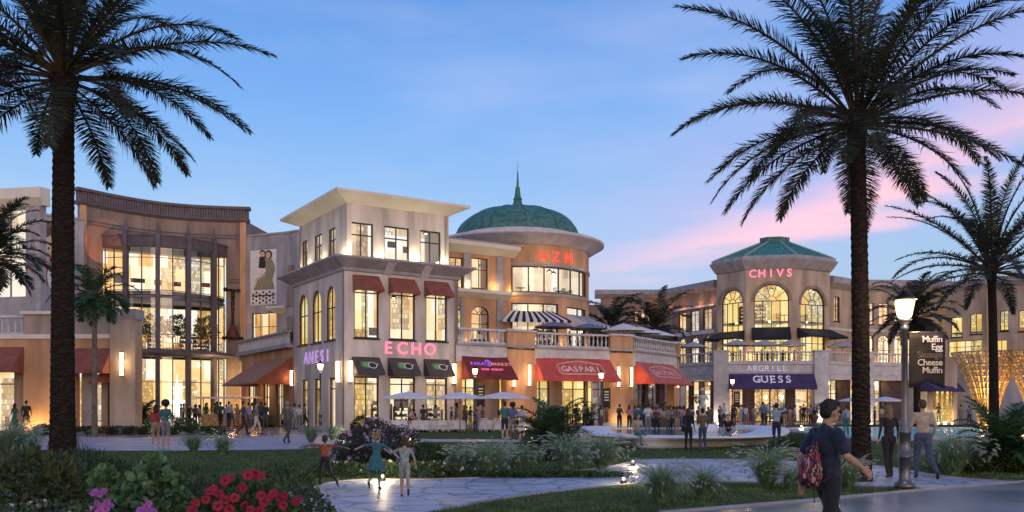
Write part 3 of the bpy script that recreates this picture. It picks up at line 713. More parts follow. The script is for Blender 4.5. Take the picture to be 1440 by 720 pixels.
wall_lamp(SL, SL.hit(478), 3.35, 4.8, B, .13, 16); wall_lamp(SL, .05, 3.3, 4.5, B, .1, 8)
s = SR.hit(575); t = thing('shop_sign', 'four pink glowing capital letters on the grey wall above the cup awnings', 'sign', SR.at(s, 0, 5.55))
letters('ECHO', SR.at(s, .08, 5.75), uR, (0, 0, 1), 3.95, .85, 'sign_pink', t, .06, .02)
s = SL.hit(446); t = thing('shop_sign', 'faint violet capital letters on the shaded left face of the grey corner building', 'sign', SL.at(s, 0, 5.1))
letters('ANESI', SL.at(s, .06, 5.25), -uL, (0, 0, 1), 5.2, .9, 'sign_violet', t, .04, .015)
# uplights on the cornice wash the upper storey and the soffit
for s in (.25, 2.75, 5.1, 7.5): light(URs.at(s, .5, 12.25), 52, (1, .83, .55), .15)
for s in (.6, 2.2, 5.4, 9.4): light(ULs.at(s, .5, 12.25), 36, (1, .83, .55), .15)

# ================================================================== orange wing and round domed building
B = building('shop_building', 'orange rendered wing with cream ledges between grey corner block and domed rotunda', loc=(*xy(690, 73), 0))
m0 = Vector((*xy(718, 73.2), 0)); SM = Surf([(m0-uR*9.5).xy, m0.xy])
hm = []
for x0, x1, y0, y1, r in ((632, 651, 362, 404, 0), (663, 686, 363, 406, 0), (637, 652, 429, 478, 1), (663, 687.5, 431, 478, 1)):
    h = SM.rect(x0, x1, y0, y1); h[2] = max(h[2], 6.3)
    if r: h.append((h[1]-h[0])*.38)
    hm.append(h)
zt = SM.z(357, SM.hit(690)); wb = MB(); facade(wb, SM, 0, 9.5, 0, 14.5, hm); wb.build('wall', M['stucco_orange'], B)
for h in hm: window(SM, h, B, 2, (.62,), din=.14, arch_rays=3 if len(h) > 4 else 0)
interior(SM, .4, 9.3, [(6.25, 10.6), (10.8, 14.3)], B, 'room_warm', 2.4)
fittings(SM, 3, 9, 6.25, B, 3, depth=1.2)
cb = MB(); sprof(cb, SM, 0, 9.9, [(-.3, 14.05), (.05, 14.05), (.95, 14.55), (1, 14.85), (-.3, 14.9)]); sprof(cb, SM, 0, 9.2, [(-.1, 10.45), (.05, 10.45), (.75, 10.85), (.75, 11.1), (-.1, 11.1)]); cb.build('cornice', M['stucco_cream'], B)
cb = MB(); s = SM.hit(702); sbox(cb, SM, s-.28, s+.3, 6.2, 14.04, -.05, .16); s = SM.hit(656); sbox(cb, SM, s-.3, s+.3, 11.12, 14.04, -.05, .14); sbox(cb, SM, s+.75*0-.55, s-.31, 6.2, 10.4, -.05, .1); cb.build('pilaster', M['stone_grey'], B)
rb = MB(); pr = [m0-uR*9.5-uL*.9, m0+uR*.8-uL*.9, m0+uR*.8+uL*9, m0-uR*9.5+uL*9]; rb.poly([p.xy for p in pr], 14.86, 15.0); rb.build('roof', M['stone_grey'], B)
for x in (656, 693): light(SM.at(SM.hit(x), .5, 11.5), 22, (1, .75, .4), .12)
for x in (655, 693): light(SM.at(SM.hit(x), .45, 6.9), 14, (1, .68, .32), .12)

RC = Vector((*xy(728, 80), 0)); RR = 6.45
def arc(c, r, a0, a1, n): return [(c.x+r*math.sin(a0+(a1-a0)*i/n), c.y-r*math.cos(a0+(a1-a0)*i/n)) for i in range(n+1)]
B = building('rotunda_building', 'round orange tower with green copper dome and thin spire', loc=RC)
SD = Surf(arc(RC, RR, math.radians(-95), math.radians(110), 44))
hd = []
aW = SD.hit(719); bW = SD.hit(824.5)
z0w, z1w = 11.25, 13.45
hd.append([aW, bW, z0w, z1w]); h2 = [aW, SD.hit(785), 6.3, 10.35]; h3 = [SD.hit(797), SD.hit(823.5), 6.3, 10.2]; hd += [h2, h3]
wb = MB(); facade(wb, SD, 0, SD.L, 6.0, 15.3, hd, th=.4)
SD2 = Surf(arc(RC, RR, math.radians(110), math.radians(265), 30)); facade(wb, SD2, 0, SD2.L, 6.0, 15.3, th=.4); wb.build('wall', M['stucco_orange'], B)
def curve_window(sf, h, parent, n, hor=(), fm='frame', bw=.1, din=.1, pane='glass'):
    s0, s1, z0, z1 = h[:4]; fb = MB(); d0, d1 = -din-.06, -din+.04
    sbox(fb, sf, s0, s1, z0, z0+bw, d0, d1); sbox(fb, sf, s0, s1, z1-bw, z1, d0, d1)
    for k in range(n+1):
        s = s0+bw/2+(s1-s0-bw)*k/n; sbox(fb, sf, s-bw/2, s+bw/2, z0+bw+.001, z1-bw-.001, d0, d1)
    for r in hor:
        z = z0+(z1-z0)*r; sbox(fb, sf, s0+bw, s1-bw, z-bw*.35, z+bw*.35, d0+.01, d1-.01)
    w = fb.build('window', M[fm], parent); pb = MB(); r = sf.cuts(s0, s1)
    for p, q in zip(r, r[1:]): pb.quad([sf.at(p, -din-.01, z0+.03), sf.at(q, -din-.01, z0+.03), sf.at(q, -din-.01, z1-.03), sf.at(p, -din-.01, z1-.03)])
    po = pb.build('pane', M[pane]); po.parent = w; return w
curve_window(SD, hd[0], B, 6); curve_window(SD, h2, B, 3, (.75,)); curve_window(SD, h3, B, 2, (.75,))
interior(SD, SD.hit(719)-2, SD.L-3.5, [(6.2, 10.8), (11.0, 14.9)], B, 'room_pale', 2.3)
fittings(SD, aW+.5, bW-1, 11.0, B, 7, depth=1.2, kinds='ttls', zc=14.5); fittings(SD, aW+.5, bW-2, 6.25, B, 6, depth=1.2, kinds='tst')
mb = MB(); sbox(mb, SD, 0, SD.L, 13.5, 13.72, -.02, .1); sbox(mb, SD, 0, SD.L, 10.95, 11.13, -.02, .08); mb.build('string_course', M['stone_grey'], B)
mb = MB(); mb.lathe(RC, [(RR+.02, 15.28), (RR+.12, 15.3), (RR+.3, 15.42), (RR+1.25, 16.0), (RR+1.38, 16.05), (RR+1.4, 16.22), (RR+1.1, 16.36), (5.7, 16.75), (5.7, 16.9)], 72); mb.build('eave', M['stone_white'], B, True)
prof = [(5.62*math.cos(t)**.9 if t < PI/2-.01 else .25, 16.8+2.95*math.sin(t)) for t in [PI/2*k/14 for k in range(15)]]; prof[0] = (5.62, 16.8)
mb = MB(); mb.lathe(RC, prof, 64); dm = mb.build('dome', M['copper'], B, True)
for k in range(12):
    mb = MB(); a = 2*PI*k/12+.13
    for (r0, q0), (r1, q1) in zip(prof, prof[1:]): mb.tube(RC+Vector((r0*math.cos(a), r0*math.sin(a), q0)), RC+Vector((r1*math.cos(a), r1*math.sin(a), q1)), .06, n=5)
    r = mb.build('rib', M['copper']); r.parent = dm
mb = MB(); mb.lathe(RC, [(.62, 19.75), (.62, 20.0), (.42, 20.1), (.36, 20.5), (.44, 20.55), (.3, 20.7), (.2, 21.5), (.23, 21.55), (.12, 21.7), (.05, 22.9), (.07, 22.95), (.02, 23.1), (.012, 24.0), (0, 24.02)], 10); mb.build('spire', M['copper'], B, True)
t = thing('shop_sign', 'three coral red glowing letters on the curved orange drum under the dome', 'sign', SD.at(SD.hit(781), 0, 14.0))
for ch, x in zip('HZM', (764, 781.5, 799)):
    s = SD.hit(x); d, n = SD.dirn(s); letters(ch, SD.at(s, .08, 14.28), d, (0, 0, 1), 1, .88, 'sign_coral', t, .06, -.004)
AWS = [M['white_cloth'], M['awn_navy']]
awning(SD, SD.hit(719), SD.hit(777), 9.7, 8.75, 2.3, B, AWS, flare=.35, stripes=18, label='navy and white striped awning shading the terrace, left of two')
awning(SD, SD.hit(797), SD.hit(824), 9.6, 8.6, 2.6, B, AWS, flare=.2, stripes=14, label='navy and white striped awning shading the terrace, right of two')
for x, z in ((722, 11.3), (789, 6.9), (826, 6.9)): light(SD.at(SD.hit(min(x, 824)), .5, z), 22, (1, .65, .3), .12)
for a_ in (-.3, .35, 1.0): light((RC.x+7.4*math.sin(a_), RC.y-7.4*math.cos(a_), 13.7), 7, (1, .85, .65), .12)

# ------------------------------------------------------------------ terrace podium with the red awnings
B = building('arcade_building', 'orange and cream one-storey arcade under the terrace with red and wine awnings', loc=(*xy(800, 72), 0))
PP = [xy(641, 64.6), xy(690, 66.1), xy(715, 67.0), xy(752, 68.7), xy(805, 70.2), xy(856, 71.4), xy(872, 71.7), xy(890, 72.6), xy(951, 80.0), xy(955, 81.5)]
SP = Surf(PP); hp = lambda x: SP.hit(x)
hol = [[hp(650), hp(712), .02, 4.6], [hp(755), hp(856), .02, 4.6], [hp(893), hp(948), .02, 4.6]]
wb = MB(); facade(wb, SP, 0, SP.L, 0, 6.05, hol, th=.7); wb.build('wall', M['stucco_orange'], B)
wb = MB(); rr = [(hp(641), hp(712)), (hp(752), hp(857)), (hp(890), hp(951))]
for a, b in rr: sbox(wb, SP, a, b, 5.0, 6.2, -.1, .06)
wb.build('fascia', M['stone_white'], B)
wb = MB(); sbox(wb, SP, 0, SP.L, 6.21, 6.36, -.35, .26); sbox(wb, SP, 0, SP.L, .0, .35, -.02, .07); wb.build('cornice', M['stone_grey'], B)
for a, b in rr: balustrade(SP, a+.15, b-.1, 6.37, B, 1.13, -.05, sp=.36)
wb = MB()
for x0, x1 in ((712.5, 751.5), (857.5, 889), (952, 955)): sbox(wb, SP, hp(x0), hp(x1), 6.37, 7.42, -.3, .1)
wb.build('pier', M['stucco_orange'], B)
wb = MB()
for x0, x1 in ((711, 753), (856, 890), (951, 956)): sbox(wb, SP, hp(x0), hp(x1), 7.43, 7.6, -.4, .24)
wb.build('pier_cap', M['stone_white'], B)
fl = MB(); back = [(*xy(955, 96),), (*xy(640, 84),)]; inner = [tuple(SP.at(s, -.4))[:2] for s in SP.c]
fl.poly(inner+[tuple(back[0]), tuple(back[1])], 6.1, 6.2); fl.build('terrace_floor', M['floor_slab'], B)
# shop fronts recessed behind the openings
def shopfront(sf, a, b, z1, d, parent, bays, room_='room_yellow', fm='frame', z0=.02):
    """glazed front set back by d: bays = list of (frac0, frac1, kind)"""
    for f0, f1, k in bays:
        s0 = a+(b-a)*f0; s1 = a+(b-a)*f1
        if k == 'g':
            fb = MB(); 
            sbox(fb, sf, s0, s0+.08, z0, z1, -d-.05, -d+.04); sbox(fb, sf, s1-.08, s1, z0, z1, -d-.05, -d+.04); sbox(fb, sf, s0+.081, s1-.081, z1-.1, z1, -d-.05, -d+.04); sbox(fb, sf, s0+.081, s1-.081, z0, z0+.1, -d-.05, -d+.04)
            sbox(fb, sf, s0+.081, s1-.081, z0+(z1-z0)*.66, z0+(z1-z0)*.66+.07, -d-.04, -d+.03)
            if s1-s0 > 1.6: sbox(fb, sf, (s0+s1)/2-.04, (s0+s1)/2+.04, z0+.11, z1-.11, -d-.045, -d+.035)
            w = fb.build('shop_window', M[fm], parent); pb = MB(); pb.quad([sf.at(s0+.05, -d, z0), sf.at(s1-.05, -d, z0), sf.at(s1-.05, -d, z1), sf.at(s0+.05, -d, z1)]); p_ = pb.build('pane', M['glass']); p_.parent = w
        else:
            fb = MB(); sbox(fb, sf, s0, s1, z0, z1, -d-.25, -d+.12); fb.build('pier', M[k], parent)
sh = lambda a, b, *c, **k: shopfront(SP, hp(a), hp(b), *c, **k)
sh(650, 712, 4.6, 1.0, B, [(0, .42, 'g'), (.42, 1, 'stucco_brown')])
sh(755, 856, 4.6, 1.0, B, [(0, .25, 'g'), (.25, .42, 'stucco_brown'), (.42, .74, 'g'), (.74, .8, 'stucco_brown'), (.8, 1, 'g')])
shopfront(SP, hp(893), hp(948), 4.6, 1.0, B, [(0, .2, 'dark_wall'), (.2, .48, 'g'), (.48, .56, 'dark_wall'), (.56, .85, 'g'), (.85, 1, 'dark_wall')])
interior(SP, hp(648), hp(834), [(.01, 4.7)], B, 'room_yellow', 3.4); interior(SP, hp(836), hp(950), [(.01, 4.7)], B, 'room_dim', 3.4)
fittings(SP, hp(655), hp(690), .02, B, 2, depth=2.2); fittings(SP, hp(760), hp(825), .02, B, 5, depth=2.3, kinds='stlp', zc=4.6)
cl = MB(); sbox(cl, SP, hp(648), hp(950), 4.72, 4.9, -3.4, -.72); cl.build('ceiling', M['stucco_cream'], B)
for x in (660, 700, 775, 806, 845, 910, 935): light(SP.at(hp(x), -.3, 4.0), 9 if x < 900 else 5, (1, .55, .22), .1)
oa, fa = awning(SP, hp(649), hp(712.5), 5.45, 3.75, 1.5, B, 'awn_red', flare=.0, val=.1, label='wine red awning with violet and pink lettering')
M['awn_wine'] = mat('awning_wine', (.17, .025, .03), .8, .12, 2, .12, 60); oa.data.materials[0] = M['awn_wine']; oa.data.materials[1] = M['awn_wine']
def lay(word, fr, dx, dy, width, hgt, m, part, off=.01, name='lettering'):
    c, ux, uy, n = fr; letters(word, c+ux*dx+uy*dy+n*.035, ux, uy, width, hgt, m, None, .012, off, name, part)
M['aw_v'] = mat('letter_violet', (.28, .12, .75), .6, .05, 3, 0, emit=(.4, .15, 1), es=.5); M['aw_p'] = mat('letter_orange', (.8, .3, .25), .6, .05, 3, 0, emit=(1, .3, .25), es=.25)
lay('PAKA', fa, -.98, .28, 1.15, .28, 'aw_v', oa, .01); lay('MARKET', fa, 1.08, .28, 1.75, .28, 'aw_p', oa, .01)
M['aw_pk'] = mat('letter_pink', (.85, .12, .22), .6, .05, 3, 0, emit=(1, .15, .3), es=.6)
lay('FOOD MARKET', fa, .1, -.28, 1.9, .17, 'aw_pk', oa)
c, ux, uy, n = fa; mb = MB()
for k in range(24):
    t0, t1 = 2*PI*k/24, 2*PI*(k+1)/24
    mb.quad([c+ux*(.02+.3*r*math.cos(t))+uy*(.38+.33*r*math.sin(t))+n*.03 for t, r in ((t0, 1), (t1, 1), (t1, .72), (t0, .72))])
mb.tube(c+ux*.02+uy*.2+n*.03, c+ux*.02+uy*.55+n*.03, .06, n=6); q = mb.build('emblem', M['aw_v']); q.parent = oa
def badge(oa, fr, w, h, word):
    """outlined scalloped badge with the name inside"""
    c, ux, uy, n = fr
    def outline(sx, sy, wd, nm='badge_outline'):
        pts = []
        for k in range(48):
            t = 2*PI*k/48; x = math.cos(t); y = math.sin(t)
            X = math.copysign(abs(x)**.42, x)*w/2*sx; Y = math.copysign(abs(y)**.55, y)*h/2*sy
            Y *= 1+.38*max(0, 1-(X/(w*.30))**2) if y > 0 else (1-.1*max(0, 1-(X/(w*.35))**2))
            if abs(X) > w/2*sx*.9: X -= math.copysign(.10*w*(1-abs(Y)/(h/2))*.35, X)
            pts.append(c+ux*X+uy*Y+n*.025)
        mb = MB()
        for a_, b_ in zip(pts, pts[1:]+pts[:1]): mb.tube(a_, b_, wd, n=4, caps=False)
        q = mb.build(nm, M['aw_cream']); q.parent = oa
    outline(1, 1, .035); outline(.93, .87, .016)
    letters(word, c-uy*h*.04+n*.035, ux, uy, w*.80, h*.46, 'aw_cream', None, .012, .015, 'lettering', oa)
    letters('RESTAURANT', c+uy*h*.40+n*.035, ux, uy, w*.34, h*.09, 'aw_cream', None, .012, .0, 'lettering', oa)
M['aw_cream'] = mat('letter_cream', (.72, .50, .44), .7, .05, 3, 0)
oa, fa = awning(SP, hp(753), hp(857), 5.5, 3.75, 1.5, B, 'awn_red', flare=.25, val=.12, label='wide bright red awning with outlined badge'); badge(oa, (fa[0]+fa[1]*.25, *fa[1:]), 4.3, 1.25, 'GASPARI')
oa, fa = awning(SP, hp(893), hp(945), 5.45, 3.65, 2.0, B, 'awn_red', flare=.0, val=.12, label='red awning with outlined badge on the turned right side'); badge(oa, (fa[0]+fa[1]*.1, *fa[1:]), 5.6, 1.3, 'GASPARI')
for x in (721.5, 743, 868.6, 886): wall_lamp(SP, hp(x), 3.3 if x != 721.5 else 3.2, 4.9 if x != 721.5 else 3.9, B, .11, 15)
wall_lamp(SP, hp(951), 3.4, 4.0, B, .1, 8)
for x in (732, 864, 880): light(SP.at(hp(x), .6, .5), 16, (1, .68, .3), .12)
for x in (728, 745, 864, 884): light(SP.at(hp(x), .55, 6.9) if 0 else SP.at(hp(x), .7, 5.6), 3, (1, .68, .35), .12)

# ================================================================== glass atrium building on the left
A0 = Vector((*xy(113, 82), 0)); A1 = Vector((*xy(345.5, 90), 0)); ch = (A1-A0); nb = Vector((-ch.y, ch.x, 0)).normalized()
AP = [(A0+ch*(k/24)+nb*(2.2*math.sin(PI*k/24))).xy for k in range(25)]
SA = Surf(AP); B = building('shopping_centre', 'large brown atrium building with concave dark parapet and tall bowed glass front', loc=(A0+A1)/2)
aL = SA.hit(145); aR = SA.hit(318)
wb = MB(); facade(wb, SA, 0, SA.L, 0, 20.7, [[aL, aR, .0, 16.9]], th=.5); wb.build('wall', M['stucco_brown'], B)
for p0, p1 in ((A0+Vector((-5, 10, 0)), A0), (A1, A1+Vector((1, 12, 0)))):
    e = Surf([p0.xy, p1.xy]); wb = MB(); facade(wb, e, 0, e.L-.02, 0, 20.7, th=.4); wb.build('wall', M['stucco_brown'], B)
rb = MB(); rb.poly([tuple(SA.at(s, -.5))[:2] for s in SA.c]+[(A1+Vector((1, 12, 0))).xy, (A0+Vector((-5, 10, 0))).xy], 20.3, 20.5); rb.build('roof', M['stone_grey'], B)
mb = MB(); sprof(mb, SA, -.4, SA.L+.4, [(-.3, 20.5), (.12, 20.5), (.35, 20.72), (.35, 20.85), (-.3, 20.86)]); sprof(mb, SA, -.5, SA.L+.5, [(-.3, 21.75), (.42, 21.75), (.5, 21.85), (.5, 22.05), (-.3, 22.06)])
sbox(mb, SA, -.3, SA.L+.3, 20.86, 21.75, -.25, .1); n = 62
for k in range(n):
    s = SA.L*(k+.5)/n; sbox(mb, SA, s-.1, s+.1, 20.87, 21.74, .1, .3)
mb.build('parapet', M['parapet'], B)
mb = MB()
for z in (19.1, 18.8): sbox(mb, SA, 0, SA.L, z, z+.12, 0, .07)
for z in (14.6, 14.3, 9.8, 9.5):
    sbox(mb, SA, 0, aL-.3, z, z+.12, 0, .07); sbox(mb, SA, aR+.3, SA.L, z, z+.12, 0, .07)
mb.build('string_course', M['parapet'], B)
mb = MB(); sbox(mb, SA, SA.L-.55, SA.L+.05, 0, 20.49, .0, .22); sbox(mb, SA, -.05, .5, 0, 20.49, .0, .22); mb.build('pilaster', M['stucco_orange'], B)
mb = MB(); sbox(mb, SA, .6, aL-.35, 14.9, 18.7, .005, .05)
# bowed glass front
g0 = SA.at(aL); g1 = SA.at(aR); gc = g1-g0; gn = Vector((gc.y, -gc.x, 0)).normalized()
GP_ = [tuple((g0+gc*(k/24)+gn*(3.2*math.sin(PI*k/24)**.8))[:2]) for k in range(25)]; SG = Surf(GP_)
def hg(x): return SG.hit(x)
fb = MB(); sbox(fb, SG, 0, SG.L, 16.9, 17.9, -.3, .1)
for k in range(90):
    s = SG.L*(k+.5)/90; sbox(fb, SG, s-.03, s+.03, 16.95, 17.85, .1, .15)
sbox(fb, SG, 0, SG.L, 17.9, 18.05, -.35, .22); fb.build('bay_header', M['parapet'], B)
tp = MB(); tp.poly([p for p in GP_], 17.5, 17.6); tp.build('bay_roof', M['stone_grey'], B)
fb = MB(); sbox(fb, SG, 0, SG.L, 6.5, 7.15, -.35, .15)
sprof(fb, SG, SG.L*.08, SG.L+3.0, [(.15, 6.55), (1.1, 6.75), (1.1, 7.0), (.15, 7.1)]); fb.build('canopy', M['parapet'], B)
fb = MB(); sbox(fb, SG, 0, SG.L, 11.9, 12.7, -.9, -.25); fb.build('gallery_floor', M['stone_grey'], B)
for x in (177.5, 222, 264, 299.5):
    fb = MB(); s = hg(x); sbox(fb, SG, s-.19, s+.19, 0, 18.3, -.15, .34)
    P0 = SG.at(s, .1, 18.3); fb.lathe(P0, [(.27, 0), (.27, .12), (.18, .3), (.1, .9), (0, 1.3)], 8); fb.build('fin', M['parapet'], B)
xs = [147, 160, 177.5, 199, 222, 243, 264, 283, 299.5, 308, 316]
for lo, hi, hz in ((.05, 6.45, (.62,)), (7.2, 12.1, (.28,)), (12.3, 16.85, (.78, .1))):
    for xa, xb in zip(xs, xs[1:]):
        s0, s1 = hg(xa), hg(xb)
        if s0 is None or s1 is None or s1 <= s0+.1: continue
        fb = MB(); bw = .045
        sbox(fb, SG, s0, s0+bw, lo, hi, -.1, .0); sbox(fb, SG, s1-bw, s1, lo, hi, -.1, .0); sbox(fb, SG, s0+bw, s1-bw, lo, lo+bw, -.1, 0); sbox(fb, SG, s0+bw, s1-bw, hi-bw, hi, -.1, 0)
        for r in hz: z = lo+(hi-lo)*r; sbox(fb, SG, s0+bw, s1-bw, z-.03, z+.03, -.09, -.01)
        w = fb.build('window', M['frame_grey'], B); pb = MB(); r = SG.cuts(s0, s1)
        for p, q in zip(r, r[1:]): pb.quad([SG.at(p, -.05, lo), SG.at(q, -.05, lo), SG.at(q, -.05, hi), SG.at(p, -.05, hi)])
        pp = pb.build('pane', M['glass']); pp.parent = w
# atrium inside: back wall, galleries, stair, trees and a bright fountain
IB = Surf([(g0+gc*k/10-gn*5.5*1).xy for k in range(11)])
M['room_atrium'] = room('room_atrium', [(.95, .42, .10), (1, .66, .26), (1, .86, .56), (1, .95, .86)], 1.3, 9)
mb = MB()
for z0, z1 in ((0, 6.6), (7.0, 11.9), (12.6, 17.4)):
    mb.quad([IB.at(0, 0, z0), IB.at(IB.L, 0, z0), IB.at(IB.L, 0, z1), IB.at(0, 0, z1)], 0, [(0, z0), (IB.L, z0), (IB.L, z1), (0, z1)])
    for s in (0, IB.L): mb.quad([IB.at(s, 0, z0), IB.at(s, 5.2, z0), IB.at(s, 5.2, z1), IB.at(s, 0, z1)], 0, [(0, z0), (5, z0), (5, z1), (0, z1)])
    mb.quad([IB.at(0, 0, z1), IB.at(IB.L, 0, z1), IB.at(IB.L, 5, z1), IB.at(0, 5, z1)], 1)
mb.build('interior', [M['room_atrium'], M['floor_slab']], B)
mb = MB(); sbox(mb, IB, .1, IB.L-.1, 6.6, 7.0, .01, 4.6); sbox(mb, IB, .1, IB.L-.1, 11.9, 12.6, .01, 3.6)
for k in range(40):
    s = .3+(IB.L-.6)*k/39; mb.tube(IB.at(s, 4.5, 7.0), IB.at(s, 4.5, 8.0), .025, n=4)
sbox(mb, IB, .2, IB.L-.2, 8.0, 8.07, 4.45, 4.55); mb.build('gallery', M['stone_white'], B)
fittings(IB, 1, IB.L-1, 7.0, B, 8, depth=-1.5, kinds='stsl', zc=11.8); fittings(IB, 1, IB.L-1, 12.6, B, 5, depth=-1.5, kinds='slp', zc=17)
light(IB.at(IB.L*.4, 2.6, 5.8), 50, (1, .8, .5), .4); light(IB.at(IB.L*.4, 2.6, 11.2), 30, (1, .8, .5), .4)
t = thing('fountain', 'white glowing tiered fountain inside the glass atrium entrance', 'fountain', IB.at(IB.L*.62, 3.2, 0))
mb = MB(); mb.lathe((0, 0, 0), [(1.5, 0), (1.5, .5), (1.35, .5), (1.35, .35), (.3, .35), (.22, 1.3), (.9, 1.55), (.85, 1.62), (.2, 1.6), (.15, 2.3), (.55, 2.5), (.5, 2.56), (.1, 2.55), (.05, 3.1), (0, 3.5)], 20)
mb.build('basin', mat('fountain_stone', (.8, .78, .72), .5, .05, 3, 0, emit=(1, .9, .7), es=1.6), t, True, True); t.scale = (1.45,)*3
# bracket sculpture on the right wall of the atrium
t = thing('wall_ornament', 'dark wrought ornament with orange tassel hanging on the brown atrium wall', 'ornament', SA.at(SA.hit(328), .3, 9))
mb = MB(); s = SA.hit(328)
def sa(ds, z, d=.3): return SA.at(s+ds, d, z)
mb.tube(sa(-.7, 13.6), sa(.55, 13.5), .12); mb.ball(sa(-.75, 13.6), .22); mb.ball(sa(.6, 13.5), .2); mb.tube(sa(0, 13.5), sa(-.02, 9.8), .17, .12)
for k in range(5): mb.ball(sa(0, 13.0-.75*k), .24-.02*k, 8)
for d_ in (-.7, .7): mb.tube(sa(0, 10.1), sa(d_, 8.7), .07); 
mb.tube(sa(-.85, 8.65), sa(.85, 8.6), .13); mb.ball(sa(-.9, 8.65), .2); mb.ball(sa(.9, 8.6), .2); mb.tube(sa(0, 13.0), sa(0, 13.0, 0), .06)
mb.build('bracket', M['frame'], t, True)
mb = MB(); mb.lathe(sa(0, 8.7), [(.35, 0), (.42, .4), (.25, 1.0), (.08, 1.5), (0, 1.6)], 8); mb.build('tassel', M['fit_red'], t, True)
spot(SA.at(.3, 5, 15.3), SA.at(2.2, 0, 17.2), 900, (1, .36, .14), 40, .12, .1)  # added spot, stands in for the low sun's orange patch on this wall
spot(SA.at(SA.L-.8, 3.0, 7.3), SA.at(SA.L-.3, 0, 14), 260, (1, .5, .22), 50, .6, .15)
for s_, z in ((aL+1, .6), (SA.L-1.2, .8), (SA.L-1.2, 3.5)): light(SA.at(s_, 1.6, z+1), 110, (1, .62, .26), .2)
light(SG.at(SG.L*.75, 1.2, 5.8), 70, (1, .68, .34), .2)
# ================================================================== left arcade (nearest, far left)
def wallrow(B, sf, a, b, z0, z1, holes, m, th=.35):
    wb = MB(); facade(wb, sf, a, b, z0, z1, holes, th); return wb.build('wall', M[m], B)
B = building('arcade_building', 'tan and orange one-storey arcade at far left with rust awnings and lit stone pier', loc=(*xy(60, 56), 0))
AR = Surf([xy(-90, 54.6), xy(193.5, 54)])
def ah(x): return AR.hit(x)
hol = [[ah(-60), ah(33), .02, 4.6], [ah(105), ah(158), .02, 4.6]]
wallrow(B, AR, 0, AR.L, 0, 6.1, hol, 'stucco_orange', .6)
wb = MB(); sbox(wb, AR, ah(34), AR.L-.0, 6.11, 7.35, -.6, .0); wb.build('parapet', M['stucco_tan'], B)
wb = MB(); sbox(wb, AR, ah(31), AR.L+.1, 7.36, 7.55, -.7, .2); sbox(wb, AR, 0, ah(158), 5.85, 6.12, .0, .12); wb.build('coping', M['stucco_cream'], B)
wb = MB(); sbox(wb, AR, ah(158.5), AR.L+.02, 0, 7.0, .01, .35); wb.build('pier', M['stucco_tan'], B)
wb = MB(); sprof(wb, AR, ah(157.5), AR.L+.12, [(-.62, 7.0), (.38, 7.0), (.55, 7.25), (.55, 7.62), (-.62, 7.62)]); sbox(wb, AR, ah(157.5), AR.L+.08, 0, .5, .36, .45); wb.build('pier_cap', M['stone_grey'], B)
balustrade(AR, 0, ah(32), 6.13, B, 1.2, -.3, sp=.4)
SDA = Surf([xy(193.5, 54), (Vector((*xy(193.5, 54), 0))+uL*18).xy][::1])
e = Surf([(Vector((*xy(193.5, 54), 0))).xy, (Vector((*xy(193.5, 54), 0))-Vector((.539, -.842, 0))*18).xy]); wb = MB(); sbox(wb, e, .05, 18, 0, 7.3, .02, .4) if 0 else None
# right-hand side wall running back, with its awning
ES = Surf([tuple(Vector(xy(193.5, 54))), tuple(Vector(xy(193.5, 54))+Vector((-.5, .866))*20)])
wb = MB(); facade(wb, ES, 0, 20, 0, 7.5, [[.9, 6, .02, 4.4]], .3); wb.build('wall', M['stucco_tan'], B)
oa, fr = awning(ES, 1.0, 6.4, 5.0, 3.25, -2.6, B, 'awn_rust', val=.12, label='rust awning jutting to the right beside the lit pier')
fl = MB(); fl.poly([AR.at(0, -.6).xy, AR.at(AR.L-.2, -.6).xy, (Vector(xy(193.5, 54))+Vector((-.5, .866))*20), AR.at(0, -18).xy], 5.9, 6.0); fl.build('roof', M['floor_slab'], B)
shopfront(AR, ah(-60), ah(33), 4.6, .9, B, [(0, .75, 'g'), (.75, 1, 'stucco_brown')]); shopfront(AR, ah(105), ah(158), 4.6, .9, B, [(0, .28, 'stone_grey'), (.28, .55, 'g'), (.55, .7, 'stucco_brown'), (.7, 1, 'g')])
interior(AR, .2, ah(60), [(.02, 4.7)], B, 'room_warm', 3.2); interior(AR, ah(95), ah(159), [(.02, 4.7)], B, 'room_warm', 3.2); fittings(AR, ah(-30), ah(12), .02, B, 3, depth=2); fittings(AR, ah(110), ah(156), .02, B, 2, depth=2)
awning(AR, ah(-60), ah(34), 5.35, 3.9, 1.3, B, 'awn_rust', label='rust awning at the far left edge'); awning(AR, ah(104), ah(158), 5.25, 3.85, 1.2, B, 'awn_rust', label='rust awning beside the lit pier')
wall_lamp(AR, ah(177), 3.55, 4.95, B, .11, 60, d=.55)
for x, z, p in ((50, .5, 85), (42, .5, 30), (85, .5, 40)): light(AR.at(ah(x), .7, z), p, (1, .66, .26), .12)
# upper shops behind the terrace at far left: tall cream portal
B = building('shop_building', 'cream portal with tall lit window behind the far left terrace', loc=(*xy(20, 64), 0))
S = Surf([xy(-120, 66), xy(57, 64)]); hw = S.rect(-40, 36, 285, 420); wallrow(B, S, 0, S.L, 0, 16.6, [hw], 'stone_grey', .6)
window(S, hw, B, 3, (.35, .72), 'stone_grey', .16, .35, False); interior(S, .3, S.hit(38), [(9, 16.3)], B, 'room_pale', 1.2)
wb = MB(); sprof(wb, S, 0, S.L+.4, [(-.5, 16.3), (.1, 16.3), (.55, 16.8), (.55, 17.55), (-.5, 17.6)]); wb.build('eave', M['stucco_cream'], B)
e = Surf([xy(57, 64), tuple(Vector(xy(57, 64))+Vector((-6, 10)))]); wallrow(B, e, 0.02, e.L, 0, 16.5, [], 'stone_grey')
B = building('shop_building', 'plain grey wall block between the cream portal and the brown atrium', loc=(*xy(85, 78), 0))
